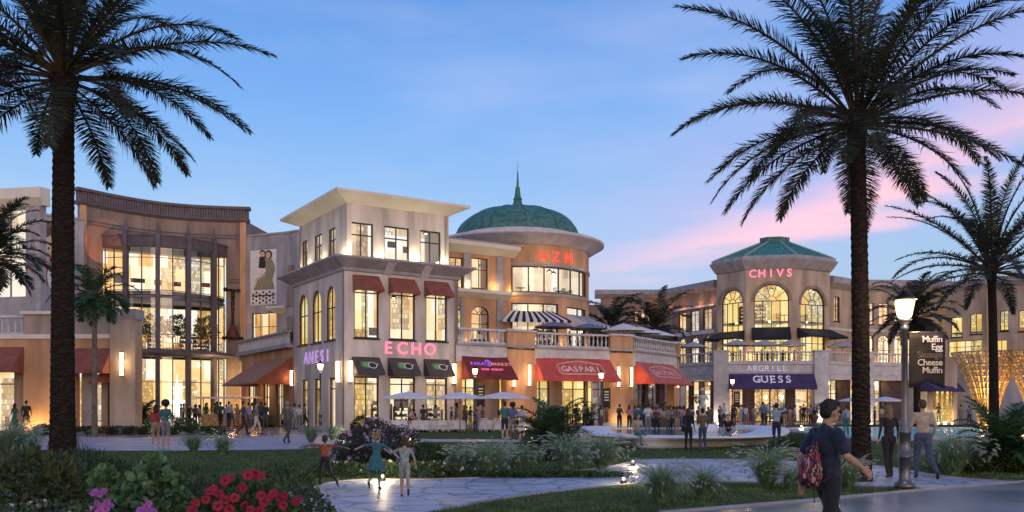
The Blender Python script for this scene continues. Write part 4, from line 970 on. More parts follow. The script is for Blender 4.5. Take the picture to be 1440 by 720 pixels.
S = Surf([xy(30, 76), xy(118, 79)]); wallrow(B, S, 0, S.L, 0, 18.4, [], 'stucco_lilac'); wb = MB(); wb.poly([S.at(0, -.35).xy, S.at(S.L, -.35).xy, S.at(S.L, -10).xy, S.at(0, -10).xy], 17.8, 18.0); sbox(wb, S, -.1, S.L, 18.41, 18.6, -.4, .12); wb.build('roof', M['stone_grey'], B)
# posters: a printed portrait and a woman in patterned dress holding a child
for k, c in (('p_bg', (.72, .70, .68)), ('p_dark', (.035, .03, .03)), ('p_skin', (.62, .42, .32)), ('p_red', (.28, .03, .03)), ('p_white', (.75, .70, .66)), ('p_olive', (.28, .25, .16)), ('p_bg2', (.12, .10, .10)), ('p_hair', (.10, .05, .03))): M[k] = mat(k, c, .7, .06, 4, 0)
def poster(name, label, sf, s0, s1, z0, z1, shapes, bg, d=.06):
    t = thing(name, label, 'poster', sf.at((s0+s1)/2, 0, z0)); mb = MB(); sbox(mb, sf, s0, s1, z0, z1, .0, d); mb.build('panel', M[bg], t)
    mats = []; mb = MB(); w = s1-s0; h = z1-z0
    for i, (m, pts) in enumerate(shapes):
        if m not in mats: mats.append(m)
        if pts[0] == 'e':
            _, cx, cy, rx, ry = pts; pts = [(cx+rx*math.cos(2*PI*k/16), cy+ry*math.sin(2*PI*k/16)) for k in range(16)]
        mb.quad([sf.at(s0+w*x, d+.003*(i+1), z0+h*y) for x, y in pts], mats.index(m))
    mb.build('print', [M[q] for q in mats], t); return t
poster('poster', 'dark framed portrait poster of a face, partly behind the big left palm trunk', S, S.hit(56.5), S.hit(78), S.z(404, 6), S.z(321, 6), [('p_red', ('e', .3, .22, .36, .26)), ('p_white', ('e', .75, .12, .3, .2)), ('p_skin', ('e', .62, .55, .34, .3)), ('p_hair', [(.2, .6), (.3, .9), (.8, .98), (1, .8), (1, .7), (.7, .8), (.4, .75)]), ('p_dark', ('e', .55, .58, .08, .02)), ('p_dark', ('e', .82, .58, .08, .02)), ('p_red', ('e', .68, .38, .1, .025))], 'p_bg2')
# ================================================================== grey block between atrium and corner shop
B = building('shop_building', 'grey wall block with fashion poster and balcony between atrium and corner shop', loc=(*xy(375, 90), 0))
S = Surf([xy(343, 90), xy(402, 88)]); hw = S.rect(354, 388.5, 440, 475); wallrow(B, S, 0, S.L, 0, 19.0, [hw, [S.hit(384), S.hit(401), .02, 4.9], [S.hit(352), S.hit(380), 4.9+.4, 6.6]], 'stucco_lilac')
window(S, hw, B, 3, (.45,), 'frame_grey'); window(S, [S.hit(352), S.hit(380), 5.3, 6.6], B, 3, (), 'frame_grey'); interior(S, .3, S.L-.3, [(.02, 5.2), (5.3, 12)], B, 'room_warm', 3)
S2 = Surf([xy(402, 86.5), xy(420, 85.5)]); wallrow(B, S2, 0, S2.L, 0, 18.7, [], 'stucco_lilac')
wb = MB(); sbox(wb, S, 0, S.L, 19.01, 19.2, -.5, .1); sbox(wb, S2, -.3, S2.L, 18.71, 18.9, -.5, .1); wb.poly([S.at(0, -.4).xy, S.at(S.L, -.4).xy, S2.at(S2.L, -.4).xy, S2.at(S2.L, -12).xy, S.at(0, -12).xy], 18.3, 18.5); wb.build('roof', M['stone_grey'], B)
wb = MB(); sbox(wb, S2, .35, 1.2, 11.5, 15.5, .0, .12); sbox(wb, S2, .3, 1.2, 6.7, 10.5, .0, .12); wb.build('panel', M['stucco_brown'], B)
wb = MB(); sprof(wb, S, S.hit(388), S.hit(413), [(0, 11.0), (1.6, 11.4), (1.6, 11.6), (0, 11.75)]); wb.build('canopy', M['stucco_cream'], B)
poster('poster', 'tall fashion poster of a woman in a patterned dress holding a child', S, S.hit(352.5), S.hit(389), S.z(429, 2), S.z(352, 2), [
    ('p_hair', ('e', .70, .90, .15, .09)), ('p_skin', ('e', .69, .895, .09, .06)), ('p_dark', ('e', .47, .95, .11, .05)), ('p_skin', ('e', .47, .925, .09, .045)), ('p_dark', [(.36, .88), (.56, .88), (.62, .72), (.56, .66), (.32, .68)]), ('p_white', [(.3, .67), (.56, .66), (.54, .55), (.24, .57)]),
    ('p_olive', [(.6, .84), (.85, .82), (.97, .65), (.88, .48), (.78, .42), (.4, .42), (.35, .5), (.6, .6)]), ('p_skin', [(.2, .48), (.6, .58), (.6, .54), (.2, .43)]), ('p_olive', [(.3, .46), (.85, .46), (.95, .27), (.12, .27)]),
    ('p_white', [(.14, .27), (.93, .27), (.98, .02), (.05, .02)])]+[('p_dark', ('e', .12+.13*k, .04+.075*(j+.5*(k % 2)), .035, .022)) for k in range(7) for j in range(3)]+[('p_dark', [(.08, .155), (.96, .155), (.96, .175), (.08, .175)])], 'p_bg')
# balcony and side block joined to the corner shop, with its big awning
K0 = C0+uL*10.62; K1 = K0+uL*14.5
SK = Surf([K1.xy, K0.xy]); B = building('shop_building', 'low side wing with grey balcony and big rust awning between atrium and corner shop', loc=(K0+K1)/2)
hk = [[1.5, 4.2, .02, 3.6], [6, 12, .02, 3.7]]
wallrow(B, SK, 0, SK.L, 0, 6.3, hk, 'stucco_orange', .4); interior(SK, .4, SK.L-.4, [(.02, 5.5)], B, 'room_warm', 2.2); shopfront(SK, 1.5, 4.2, 3.6, .3, B, [(0, 1, 'g')]); shopfront(SK, 6, 12, 3.7, .3, B, [(0, .3, 'g'), (.3, .6, 'stucco_brown'), (.6, 1, 'g')])
wb = MB(); sbox(wb, SK, -.3, SK.L-.01, 6.31, 6.5, -5, .5); wb.build('balcony_floor', M['stone_grey'], B)
balustrade(SK, 0, SK.L-.1, 6.51, B, 1.15, .25, 'stone_grey'); K2 = Surf([(K1-uR*.6).xy, (K1+uR*5).xy])
S9 = Surf([xy(345, 86), tuple(SK.at(0, .2))[:2]]); wb = MB(); sbox(wb, S9, 0, S9.L, 5.9, 6.5, -3, .1); wb.build('balcony_floor', M['stone_grey'], B); balustrade(S9, 0, S9.L, 6.51, B, 1.15, -.1, 'stone_grey')
awning(SK, 5.2, SK.L-.1, 5.6, 3.5, 3.1, B, 'awn_rust', val=.1, label='very wide rust awning left of the grey corner shop'); light(SK.at(8, 1.2, 3.2), 40, (1, .5, .2), .2); light(SK.at(3, .8, 1.0), 30, (1, .62, .28), .15)
light(S.at(S.hit(392), 1.2, 1.0), 50, (1, .7, .35), .15)

# ================================================================== far block with the round-arched tower (right of centre)
B = building('shop_building', 'octagonal tan tower with green hipped roof and three tall arched windows', loc=(*xy(1085, 100), 0))
TP = [xy(1008, 101.5), xy(1049, 98.2), xy(1118, 97.2), xy(1167, 99.6)]
tw = [Surf(TP[i:i+2]) for i in range(3)]; WH = [(1014.5, 1044.5), (1060.5, 1109.5), (1126, 1160)]; ZA = [14.9, 15.3, 14.9]
T8 = [Vector((*p, 0)) for p in TP]+[Vector((*xy(1150, 108), 0)), Vector((*xy(1100, 112), 0)), Vector((*xy(1040, 110.5), 0))]
thn = .4
for sf, (x0, x1), za in zip(tw, WH, ZA):
    a, b = sf.hit(x0), sf.hit(x1); r = min((b-a)/2, 2.1); h = [a, b, 6.6, za, r]
    wallrow(B, sf, 0, sf.L, 6, 17.3, [h], 'stucco_tan', thn); window(sf, h, B, 4, (.13, .33, .46), 'frame', .09, .15, False, arch_rays=4)
    interior(sf, .2, sf.L-.2, [(6.3, 11.0), (11.2, 17)], B, 'room_yellow', 2.3, slab=True); fittings(sf, a, b, 11.2, B, 3, depth=1.4, kinds='stl', zc=16)
    mb = MB()     # raised arch moulding
    for k in range(16):
        t0, t1 = PI*k/16, PI*(k+1)/16; c = (a+b)/2; ra = (b-a)/2; zc = za-r; P = []
        for d in (0.01, .12):
            for t, e in ((t0, .0), (t1, .0), (t1, .32), (t0, .32)): P.append(sf.at(c-(ra+e)*math.cos(t), d, zc+(r+e)*math.sin(t)))
        mb.hexa(P)
    mb.build('arch_moulding', M['stucco_brown'], B)
for i in range(3, 7):
    sf = Surf([T8[i].xy, T8[(i+1) % 7].xy]); wallrow(B, sf, 0, sf.L, 6, 17.3, [], 'stucco_tan', .3)
ctr = sum(T8, Vector())/7
def outl(d, z): return [Vector((p.x+(p-ctr).normalized().x*d, p.y+(p-ctr).normalized().y*d, z)) for p in T8]
mb = MB(); rs = [outl(.02, 16.9), outl(.25, 17.0), outl(.5, 17.3), outl(.95, 17.9), outl(1.0, 18.0), outl(.7, 18.05), outl(.7, 18.4), outl(.3, 18.5)]
for A, Q in zip(rs, rs[1:]):
    for i in range(7): mb.quad([A[i], A[(i+1) % 7], Q[(i+1) % 7], Q[i]])
mb.build('cornice', M['stone_grey'], B)
mb = MB(); e = outl(.35, 18.45); tp = [ctr+(p-ctr).normalized()*1.7+Vector((0, 0, 21.2)) for p in [Vector((q.x, q.y, 0)) for q in T8]]; cz = Vector((ctr.x, ctr.y, 0))
tp = [Vector((ctr.x+(p.x-ctr.x)*.22, ctr.y+(p.y-ctr.y)*.22, 21.0)) for p in T8]
for i in range(7): mb.quad([e[i], e[(i+1) % 7], tp[(i+1) % 7], tp[i]])
ro = mb.build('roof', M['copper_light'], B)
mb = MB(); mb2 = MB()
for i in range(7):
    mb.tube(e[i], tp[i], .13, n=5)
    for k in range(1, 14): mb2.tube(e[i].lerp(e[(i+1) % 7], k/14), tp[i].lerp(tp[(i+1) % 7], k/14), .035, n=4, caps=False)
q = mb.build('hip', M['lead']); q.parent = ro; q = mb2.build('seam', M['copper_light']); q.parent = ro
mb = MB(); mb.poly([(ctr.x+(p.x-ctr.x)*.27, ctr.y+(p.y-ctr.y)*.27) for p in T8], 20.85, 21.45); q = mb.build('cap', M['copper']); q.parent = ro
t = thing('shop_sign', 'five pink glowing capital letters high on the octagonal tan tower', 'sign', tw[1].at(2.7, 0, 16)); d_, n_ = tw[1].dirn(2); letters('CHIVS', tw[1].at(tw[1].hit(1084), .1, 16.45), d_, (0, 0, 1), 4.6, .85, 'sign_pink', t, .06, .03)
awning(tw[0], .3, tw[0].L-.2, 10.2, 9.3, 2.2, B, 'awn_navy', flare=.4, label='navy awning on the left face of the octagonal tower'); awning(tw[1], .6, tw[1].L-.5, 10.5, 9.3, .9, B, 'awn_navy', val=.3, label='navy awning on the front face of the octagonal tower'); awning(tw[2], .3, tw[2].L-.1, 10.4, 9.4, 2.4, B, 'awn_navy', flare=.4, label='navy awning on the right face of the octagonal tower')
for sf, s in ((tw[0], .2), (tw[1], .4), (tw[1], tw[1].L-.3), (tw[2], tw[2].L-.3)): light(sf.at(s, .7, 7.2), 60, (1, .66, .3), .15)
for sf in tw: light(sf.at(sf.L/2, .6, 11.2), 14, (1, .75, .4), .15)
for s in (tw[0].L*.5, ): pass
light(tw[1].at(.2, 1.6, 14.2), 14, (1, .7, .4), .2); light(tw[1].at(tw[1].L-.2, 1.6, 14.2), 14, (1, .7, .4), .2)
# left wing of the far block
B = building('shop_building', 'long far wing with orange-lit cornice and tall windows left of the octagonal tower', loc=(*xy(975, 106), 0))
S = Surf([xy(936, 112), xy(1010, 103)]); hs = [S.rect(a, b, y0, y1) for a, b, y0, y1 in ((953, 964.5, 440, 466), (970, 982.5, 437.5, 466), (988, 1000.5, 434, 465))]
zb = sum(h[2] for h in hs)/3; ztp = sum(h[3] for h in hs)/3
for h in hs: h[2], h[3] = zb, ztp
ha = [[h[0], h[1], 6.3, 10.1, (h[1]-h[0])/2.2] for h in hs]
wallrow(B, S, 0, S.L, 0, 15.6, hs+ha, 'stucco_brown', .4)
for h in hs: window(S, h, B, 2, (.8,), sill=False)
for h in ha: window(S, h, B, 2, (.75,), sill=False, arch_rays=3)
interior(S, .3, S.L-.3, [(6.2, 10.6), (10.8, 15.2)], B, 'room_warm', 2.5)
wb = MB(); sbox(wb, S, S.hit(949), S.L-.6, ztp+.25, ztp+.5, .01, .2); sbox(wb, S, S.hit(949), S.L-.6, 10.35, zb-.05, .01, .16); wb.build('string_course', M['stone_white'], B)
wb = MB(); sprof(wb, S, -.8, S.L, [(-.4, 15.4), (.1, 15.4), (.7, 15.9), (.7, 16.5), (-.4, 16.55)]); wb.build('cornice', M['stone_grey'], B)
for x in (941, 963, 985, 1003): light(S.at(S.hit(x), .7, 14.1), 18, (1, .42, .16), .12)
e = Surf([xy(845, 118), xy(936, 118)]); hw = [e.rect(a, a+5, 436, 452) for a in (893, 902, 911)]; wallrow(B, e, 0, e.L, 0, 16.4, hw, 'stucco_brown', .4)
for h in hw: window(e, h, B, 2, (.7,), sill=False)
interior(e, .3, e.L-.3, [(6, 15)], B, 'room_warm', 2.5); wb = MB(); sprof(wb, e, -.8, e.L+.8, [(-.4, 16.2), (.1, 16.2), (.7, 16.7), (.7, 17.3), (-.4, 17.3)]); wb.build('cornice', M['stone_grey'], B)
light(e.at(e.L-1.5, .8, 14.6), 20, (1, .42, .16), .12)
e = Surf([xy(600, 122), xy(845, 120)]); wallrow(B, e, 0, e.L, 0, 15.6, [], 'stucco_brown', .4)
# terrace podium of the far block
B = building('arcade_building', 'white pillared arcade under the far terrace with wide violet awning', loc=(*xy(1085, 94), 0))
FP = [xy(950, 99), xy(1006, 94.3), xy(1006.5, 93.6), xy(1025, 93.2), xy(1144, 93), xy(1163, 93.3), xy(1210, 95.3), xy(1288, 98), xy(1345, 100)]
SF = Surf(FP); fh = SF.hit
ops = [[fh(958), fh(1005), .02, 4.5], [fh(1026), fh(1143), .02, 5.0], [fh(1164), fh(1206), .02, 4.6], [fh(1226), fh(1284), .02, 4.6]]
wallrow(B, SF, 0, SF.L, 0, 6.15, ops, 'stone_white', .8)
wb = MB(); sbox(wb, SF, 0, SF.L, 6.16, 6.36, -.5, .15); sbox(wb, SF, 0, SF.L, 5.1, 5.2, .001, .08); wb.build('cornice', M['stone_white'], B)
wb = MB()
for x0, x1 in ((1006.5, 1024.5), (1144, 1163), (1206, 1226), (1284, 1290)): sbox(wb, SF, fh(x0), fh(x1), 0, 7.5, .16, .3); sbox(wb, SF, fh(x0)-.1, fh(x1)+.1, 7.51, 7.65, -.3, .4); sbox(wb, SF, fh(x0), fh(x1), 6.37, 7.5, -.25, .155)
wb.build('pillar', M['stone_white'], B)
for x0, x1 in ((950, 1006), (1025, 1143.5), (1163.5, 1206), (1226, 1284), (1290, 1330)): balustrade(SF, fh(x0)+.1, fh(x1)-.1, 6.37, B, 1.15, -.05, sp=.42)
fl = MB(); fl.poly([SF.at(s, -.5).xy for s in SF.c]+[xy(1345, 112), xy(950, 112)], 6.0, 6.15); fl.build('terrace_floor', M['floor_slab'], B)
def shf(a, b, z, bays, d=1.2): shopfront(SF, fh(a), fh(b), z, d, B, bays)
shf(958, 1005, 4.5, [(0, .1, 'dark_wall'), (.1, .3, 'g'), (.3, .4, 'dark_wall'), (.4, .62, 'g'), (.62, .7, 'dark_wall'), (.7, .95, 'g'), (.95, 1, 'dark_wall')])
shf(1026, 1143, 5.0, [(0, .18, 'g'), (.18, .32, 'dark_wall'), (.32, .52, 'g'), (.52, .72, 'g'), (.72, .83, 'dark_wall'), (.83, 1, 'g')])
shf(1164, 1206, 4.6, [(0, .15, 'dark_wall'), (.15, .55, 'g'), (.55, 1, 'dark_wall')]); shf(1226, 1284, 4.6, [(0, .1, 'dark_wall'), (.1, .4, 'g'), (.4, 1, 'dark_wall')])
interior(SF, fh(955), fh(1290), [(.02, 4.95)], B, 'room_warm', 3.8); fittings(SF, fh(965), fh(1140), .02, B, 12, depth=2.6, kinds='sstlp', zc=4.9)
wb = MB(); sbox(wb, SF, fh(956), fh(1005), 4.51, 5.05, -1.1, -.81); wb.build('lintel', M['dark_wall'], B)
oa, fr = awning(SF, fh(1025), fh(1144.5), 5.25, 3.75, .9, B, 'awn_violet', val=.3, label='wide violet awning with white serif lettering')
# serif lettering: block letters with small added feet
c, ux, uy, n = fr
letters('GUESS', c+n*.04+uy*.0, ux, uy, 4.0, .85, 'sign_white', None, .02, .01, 'lettering', oa)
sb = MB()
def bar(x, y, w, h): sb.hexa([c+ux*(x+i)+uy*(y+j)+n*k for k in (.03, .06) for i, j in ((-w, -h), (w, -h), (w, h), (-w, h))])
k_ = 3.32/4
for i, pts in enumerate(([(.22, -.08, .16, .03), (.3, .33, .035, .1)], [(-.24, .42, .14, .03), (.24, .42, .14, .03)], [(-.24, .42, .1, .03), (-.24, -.42, .1, .03), (.26, .34, .03, .09), (.26, -.34, .03, .09)], [(.2, .33, .03, .09), (-.22, -.33, .03, .09)], [(.2, .33, .03, .09), (-.22, -.33, .03, .09)])):
    for (x, y, w, h) in pts: bar((i-2)*k_+x, y, w, h)
q = sb.build('lettering', M['sign_white']); q.parent = oa
t = thing('shop_sign', 'pale capital letters on the white band above the wide violet awning', 'sign', SF.at(fh(1078), 0, 5.7)); letters('ARGRILL', SF.at(fh(1078), .1, 5.68), SF.dirn(fh(1078))[0], (0, 0, 1), 4.2, .62, 'sign_white', t, .04, .01)
t = thing('shop_sign', 'pale capital letters on the white band just left of the big right palm trunk', 'sign', SF.at(fh(1200), 0, 5.7)); letters('CAFE', SF.at(fh(1206), .2, 5.68), SF.dirn(fh(1190))[0], (0, 0, 1), 2.3, .6, 'sign_white', t, .04, .01)
awning(SF, fh(1288), fh(1338), 5.2, 3.5, 2.4, B, 'awn_violet', flare=-.6, label='small violet awning behind the banner')
for x, p in ((1015, 45), (1153, 45), (1216, 40), (1295, 60), (1320, 60)): light(SF.at(fh(x), .9, .6), p, (1, .80, .55), .15)
for x in (980, 1050, 1085, 1130, 1185, 1250, 1310): light(SF.at(fh(x), -.4, 4.2), 14, (1, .62, .3), .12)
# right wing
B = building('shop_building', 'tan far wing with arched windows right of the octagonal tower', loc=(*xy(1245, 106), 0))
S = Surf([xy(1165, 103), xy(1196, 106), xy(1332, 107)]); hs = [S.rect(1172.5, 1181, 417, 452)]
for a, b in ((1219, 1229), (1235, 1251.5), (1258, 1270), (1277, 1289), (1297, 1309)): s0, s1 = S.hit(a), S.hit(b); hs.append([s0, s1, 6.7, 10.3, (s1-s0)/2.2])
for a, b in ((1219, 1229), (1236, 1250), (1258, 1270)): s0, s1 = S.hit(a), S.hit(b); hs.append([s0, s1, 11.6, 14.2])
wallrow(B, S, 0, S.L, 0, 15.9, hs, 'stucco_tan', .4)
for h in hs: window(S, h, B, 2, (.6,), arch_rays=3 if len(h) > 4 else 0)
interior(S, .3, S.L-.3, [(6.2, 10.9), (11, 15.7)], B, 'room_warm', 2.5)
wb = MB(); sprof(wb, S, -.4, S.L, [(-.4, 15.6), (.1, 15.6), (.9, 16.2), (.9, 16.9), (-.4, 17.0)]); wb.build('cornice', M['stone_grey'], B)
wb = MB(); sbox(wb, S, 0, S.L, 10.7, 11.0, .01, .14); wb.build('string_course', M['stone_white'], B)
for x in (1200, 1232, 1255, 1275): light(S.at(S.hit(x), .7, 7.0), 20, (1, .66, .32), .15)
B = building('shop_building', 'tan block with yellow-lit shop windows at the far right behind the lattice sculpture', loc=(*xy(1385, 103), 0))
S = Surf([xy(1328, 105.5), xy(1500, 96)])
hs = [S.rect(1364, 1381, 441, 470), S.rect(1406, 1418, 437, 466), S.rect(1337, 1353, 446, 474), S.rect(1333, 1381, 479, 511), S.rect(1400, 1416, 478, 502), S.rect(1432, 1450, 436, 466)]
wallrow(B, S, 0, S.L, 0, 15.6, hs, 'stucco_tan', .4)
window(S, hs[0], B, 2, ()); window(S, hs[1], B, 2, ()); window(S, hs[2], B, 2, ()); window(S, hs[3], B, 4, (.72,)); window(S, hs[4], B, 2, ()); window(S, hs[5], B, 2, ())
interior(S, .3, S.L-.3, [(5.5, 10.3), (10.5, 15.2)], B, 'room_yellow', 2.5)
wb = MB(); sprof(wb, S, -.2, S.L, [(-.4, 15.4), (.1, 15.4), (.8, 15.9), (.8, 16.5), (-.4, 16.55)]); wb.build('cornice', M['stone_grey'], B)
wb = MB(); sbox(wb, S, S.hit(1389), S.hit(1401), 5, 15.38, .01, .35); sbox(wb, S, S.hit(1434), S.hit(1452), 10.2, 10.6, .01, .35); wb.build('pilaster', M['stucco_orange'], B)
for x in (1395, 1386): light(S.at(S.hit(x), 1.0, 6.2), 55, (1, .6, .25), .15)
S3 = Surf([xy(1338, 99), xy(1500, 93)]); wb = MB(); facade(wb, S3, 0, S3.L, 0, 6.2, [], .4); wb.build('wall', M['stucco_lilac'], B)
wb = MB(); sbox(wb, S3, -.1, S3.L, 6.21, 6.4, -3, .15); wb.build('coping', M['stone_white'], B); balustrade(S3, .2, 4, 6.41, B, 1.1, -.05)
S4 = Surf([xy(1306, 97.4), xy(1346, 97.2)]); wb = MB(); facade(wb, S4, 0, S4.L, 0, 7.2, [[.5, S4.L-.4, .02, 3.9]], .4); wb.build('wall', M['stucco_tan'], B)
wb = MB()
for k in range(5): s = .7+k*.55; sbox(wb, S4, s, s+.18, 1.3, 3.88, -.5, -.2)
wb.build('slot_screen', M['wood'], B); interior(S4, .4, S4.L-.4, [(.02, 3.95)], B, 'room_yellow', 1.4)
for s in (.8, 1.6, 2.3): light(S4.at(s, .5, .7), 22, (1, .66, .3), .12)
B = building('shop_building', 'low distant block continuing the shops past the right edge', loc=(*xy(1600, 95), 0))
S = Surf([xy(1500, 96), xy(1800, 92)]); wallrow(B, S, .05, S.L, 0, 15.5, [], 'stucco_tan')
# ================================================================== vegetation
M['frond'] = leafmat('palm_frond', (.035, .050, .026), .3, .2, .5, 3, (.035, .034, .022)); M['frond_dry'] = leafmat('dry_frond', (.07, .042, .02), .3, .1, .8, 3)
M['frond_green'] = leafmat('green_frond', (.045, .10, .035), .3, .25, .5, 3)
M['rachis'] = mat('leaf_stalk', (.06, .045, .025), .7, .2, 4, 0)
def bark_mat():
    m, nt_, out_ = _new('palm_bark'); b = nt_.nodes.new('ShaderNodeBsdfPrincipled'); nt_.links.new(b.outputs[0], out_.inputs[0]); b.inputs['Roughness'].default_value = .95; b.inputs['Specular IOR Level'].default_value = .15
    v = nt_.nodes.new('ShaderNodeTexVoronoi'); v.inputs['Scale'].default_value = 1; nt_.links.new(_pos(nt_, (7, 7, 13)), v.inputs['Vector'])
    r = nt_.nodes.new('ShaderNodeValToRGB'); r.color_ramp.elements[0].color = (.035, .027, .022, 1); r.color_ramp.elements[1].color = (.018, .013, .011, 1); r.color_ramp.elements[0].position = .15; r.color_ramp.elements[1].position = .6
    nt_.links.new(v.outputs[0], r.inputs[0]); nt_.links.new(r.outputs[0], b.inputs['Base Color'])
    bp = nt_.nodes.new('ShaderNodeBump'); bp.inputs['Strength'].default_value = 1; bp.inputs['Distance'].default_value = .06; bp.invert = True; nt_.links.new(v.outputs[0], bp.inputs['Height']); nt_.links.new(bp.outputs[0], b.inputs['Normal'])
    return m
M['bark'] = bark_mat(); M['bark_grey'] = mat('bark_grey', (.16, .13, .10), .9, .2, 5, .4, 20)
def frond_np(rng, az, e0, L, droop, nl, lw, ll, r0=.0, stalk=.16, side_curl=0):
    """one pinnate leaf: stalk strip and folded leaflets -> verts, quads, mats"""
    n = 22; pts = [np.array([r0*math.cos(az), r0*math.sin(az), 0.])]; T = []
    e = e0; a = az
    for i in range(n):
        t = np.array([math.cos(e)*math.cos(a), math.cos(e)*math.sin(a), math.sin(e)]); T.append(t); pts.append(pts[-1]+t*L/n)
        e -= droop/n*(.45+1.25*i/n)*(max(.25, math.cos(e)) if e < 0 else 1); a += side_curl/n
    T.append(T[-1]); pts = np.array(pts); T = np.array(T); V = []; Q = []; mi = []
    for i in range(n):
        s = np.cross(T[i], [0, 0, 1.]); s /= (np.linalg.norm(s)+1e-9); u = np.cross(s, T[i])
        for d in (s, u):
            w0 = .035*L/4*(1-.85*i/n)+.004; w1 = .035*L/4*(1-.85*(i+1)/n)+.004; b = len(V)
            V += [pts[i]-d*w0, pts[i]+d*w0, pts[i+1]+d*w1, pts[i+1]-d*w1]; Q.append((b, b+1, b+2, b+3)); mi.append(1)
    for k in range(nl):
        f = stalk+(1-stalk)*(k+.5)/nl; x = f*n; i = min(n-1, int(x)); p = pts[i]+(pts[i+1]-pts[i])*(x-i); t = T[i]*(1-(x-i))+T[i+1]*(x-i)
        s = np.cross(t, [0, 0, 1.]); s /= (np.linalg.norm(s)+1e-9); u = np.cross(s, t)
        g = (f-stalk)/(1-stalk); leng = ll*(.45+.75*math.sin(PI*min(1, g*.9+.12))**.8)*(1-.35*g)
        fwd = .45+.9*g*g
        for sg in (-1, 1):
            j = rng.normal(0, .12, 3); d = s*sg*1.0+t*fwd+u*(.32*rng.uniform(.2, 1.3))+j; d /= np.linalg.norm(d)
            le = leng*rng.uniform(.82, 1.1); w = lw*rng.uniform(.8, 1.2); wd = np.cross(d, u); wd /= (np.linalg.norm(wd)+1e-9); wd = wd*.8+u*.45*rng.uniform(-1, 1)
            m1 = p+d*le*.5+np.array([0, 0, -.05*le]); m2 = p+d*le+np.array([0, 0, -.16*le*rng.uniform(.2, 1.8)]); b = len(V)
            V += [p-wd*w*.35, p+wd*w*.35, m1+wd*w*.5, m1-wd*w*.5, m2+wd*w*.06, m2-wd*w*.06]; Q += [(b, b+1, b+2, b+3), (b+3, b+2, b+4, b+5)]; mi += [0, 0]
    return np.array(V), np.array(Q), mi
def crown_mesh(name, seed, nf, L, nl, lw, ll, elev=(85, -35), droop=(1.1, 1.9), mats=('frond', 'rachis'), stalk=.16, r0=.12, az_sp=None):
    rng = np.random.default_rng(seed); Vs = []; Qs = []; Ms = []; b = 0
    for k in range(nf):
        f = k/(nf-1); az = k*2.39996+rng.normal(0, .15); e = math.radians(elev[0]+(elev[1]-elev[0])*f**.95)+rng.normal(0, .06)
        dr = droop[0]+(droop[1]-droop[0])*rng.uniform(0, 1)*(1 if e > -.1 else .7)
        V, Q, mi = frond_np(rng, az, e, L*rng.uniform(.85, 1.08)*(1-.42*f*f), dr, nl, lw, ll, r0, stalk, rng.normal(0, .25))
        V = V+np.array([0, 0, .35*(1-f)*min(1, L/4)]); Vs.append(V); Qs.append(Q+b); Ms += mi; b += len(V)
    return npmesh(name, np.vstack(Vs), np.vstack(Qs), [M[m] for m in mats], Ms)
def trunk_mesh(h, r0, r1, lean=(0, 0), flare=1.25, boots=True, seed=0, m='bark'):
    rg = random.Random(seed); mb = MB(); n = 22; N = 18; R_ = []
    for i in range(n+1):
        f = i/n; r = r0+(r1-r0)*f; r *= 1+(flare-1)*math.exp(-f*12); 
        if f > .93 and boots: r *= 1+1.2*(f-.93)/.07*.45
        c = Vector((lean[0]*f*f, lean[1]*f*f, h*f)); R_.append([c+Vector((r*math.cos(2*PI*j/N), r*math.sin(2*PI*j/N), 0))*(1+rg.uniform(-.02, .02)) for j in range(N)])
    for A, Q in zip(R_, R_[1:]):
        for j in range(N): mb.quad([A[j], A[(j+1) % N], Q[(j+1) % N], Q[j]])
    me = mb.mesh('trunk', M[m], True); ob = None
    return me
def bosses(h, r0, r1, seed, rows, per, lean=(0, 0)):
    """stubs of cut leaf bases winding up the trunk"""
    rg = np.random.default_rng(seed); V = []; Q = []
    for i in range(rows):
        f = (i+.5)/rows; r = (r0+(r1-r0)*f)*(1+.25*math.exp(-f*12))
        for j in range(per):
            a = 2*PI*(j+.5*(i % 2))/per+rg.normal(0, .05); z = h*f; w = PI*r/per*.85; o = np.array([math.cos(a), math.sin(a), 0]); t = np.array([-math.sin(a), math.cos(a), 0]); c = np.array([lean[0]*f*f, lean[1]*f*f, z])
            b = len(V); dz = h/rows*.62; k = .006+.02*r*rg.uniform(.5, 1.5)
            V += [c+o*r*.97-t*w, c+o*r*.97+t*w, c+o*r*.97+np.array([0, 0, dz*1.2]), c+o*(r+k)+np.array([0, 0, dz*.55])]
            Q += [(b, b+1, b+3), (b+1, b+2, b+3), (b+2, b, b+3)]
    return npmesh('leaf_bases', V, Q, M['bark'])
def palm(px, Y, ctr_px, ctr_py, tr, label, cat='palm', L=4.2, nf=46, nl=70, seed=1, lw=.05, ll=.55, elev=(85, -35), droop=(1.1, 1.9), group=None, mats=('frond', 'rachis'), boots=True, m='bark', flare=1.25):
    base = at(px, 0, Y); base.z = 0; top = at(ctr_px, ctr_py, Y); lean = (top.x-base.x, 0)
    t = thing('palm_tree', label, 'palm tree', base, group)
    tm = inst('trunk', trunk_mesh(top.z, tr, tr*.82, lean, flare, boots, seed, m), t)
    if boots and nf > 40: inst('leaf_bases', bosses(top.z, tr, tr*.84, seed, int(top.z/.19), 13, lean), tm)
    inst('crown', crown_mesh('crown', seed, nf, L, nl, lw, ll, elev, droop, mats), t, (lean[0], 0, top.z-.15)); return t
palm(88, 22, 90, 108, .285, 'huge dark date palm in the left foreground with thick rough trunk', L=6.0, nf=46, nl=160, seed=5, lw=.034, ll=.62, elev=(86, -22), droop=(.7, 1.35))
palm(1211, 19.4, 1205, 172, .195, 'tall dark date palm in the right foreground beside the street lamp', L=4.8, nf=46, nl=160, seed=12, lw=.028, ll=.52, elev=(86, -22), droop=(.7, 1.4))
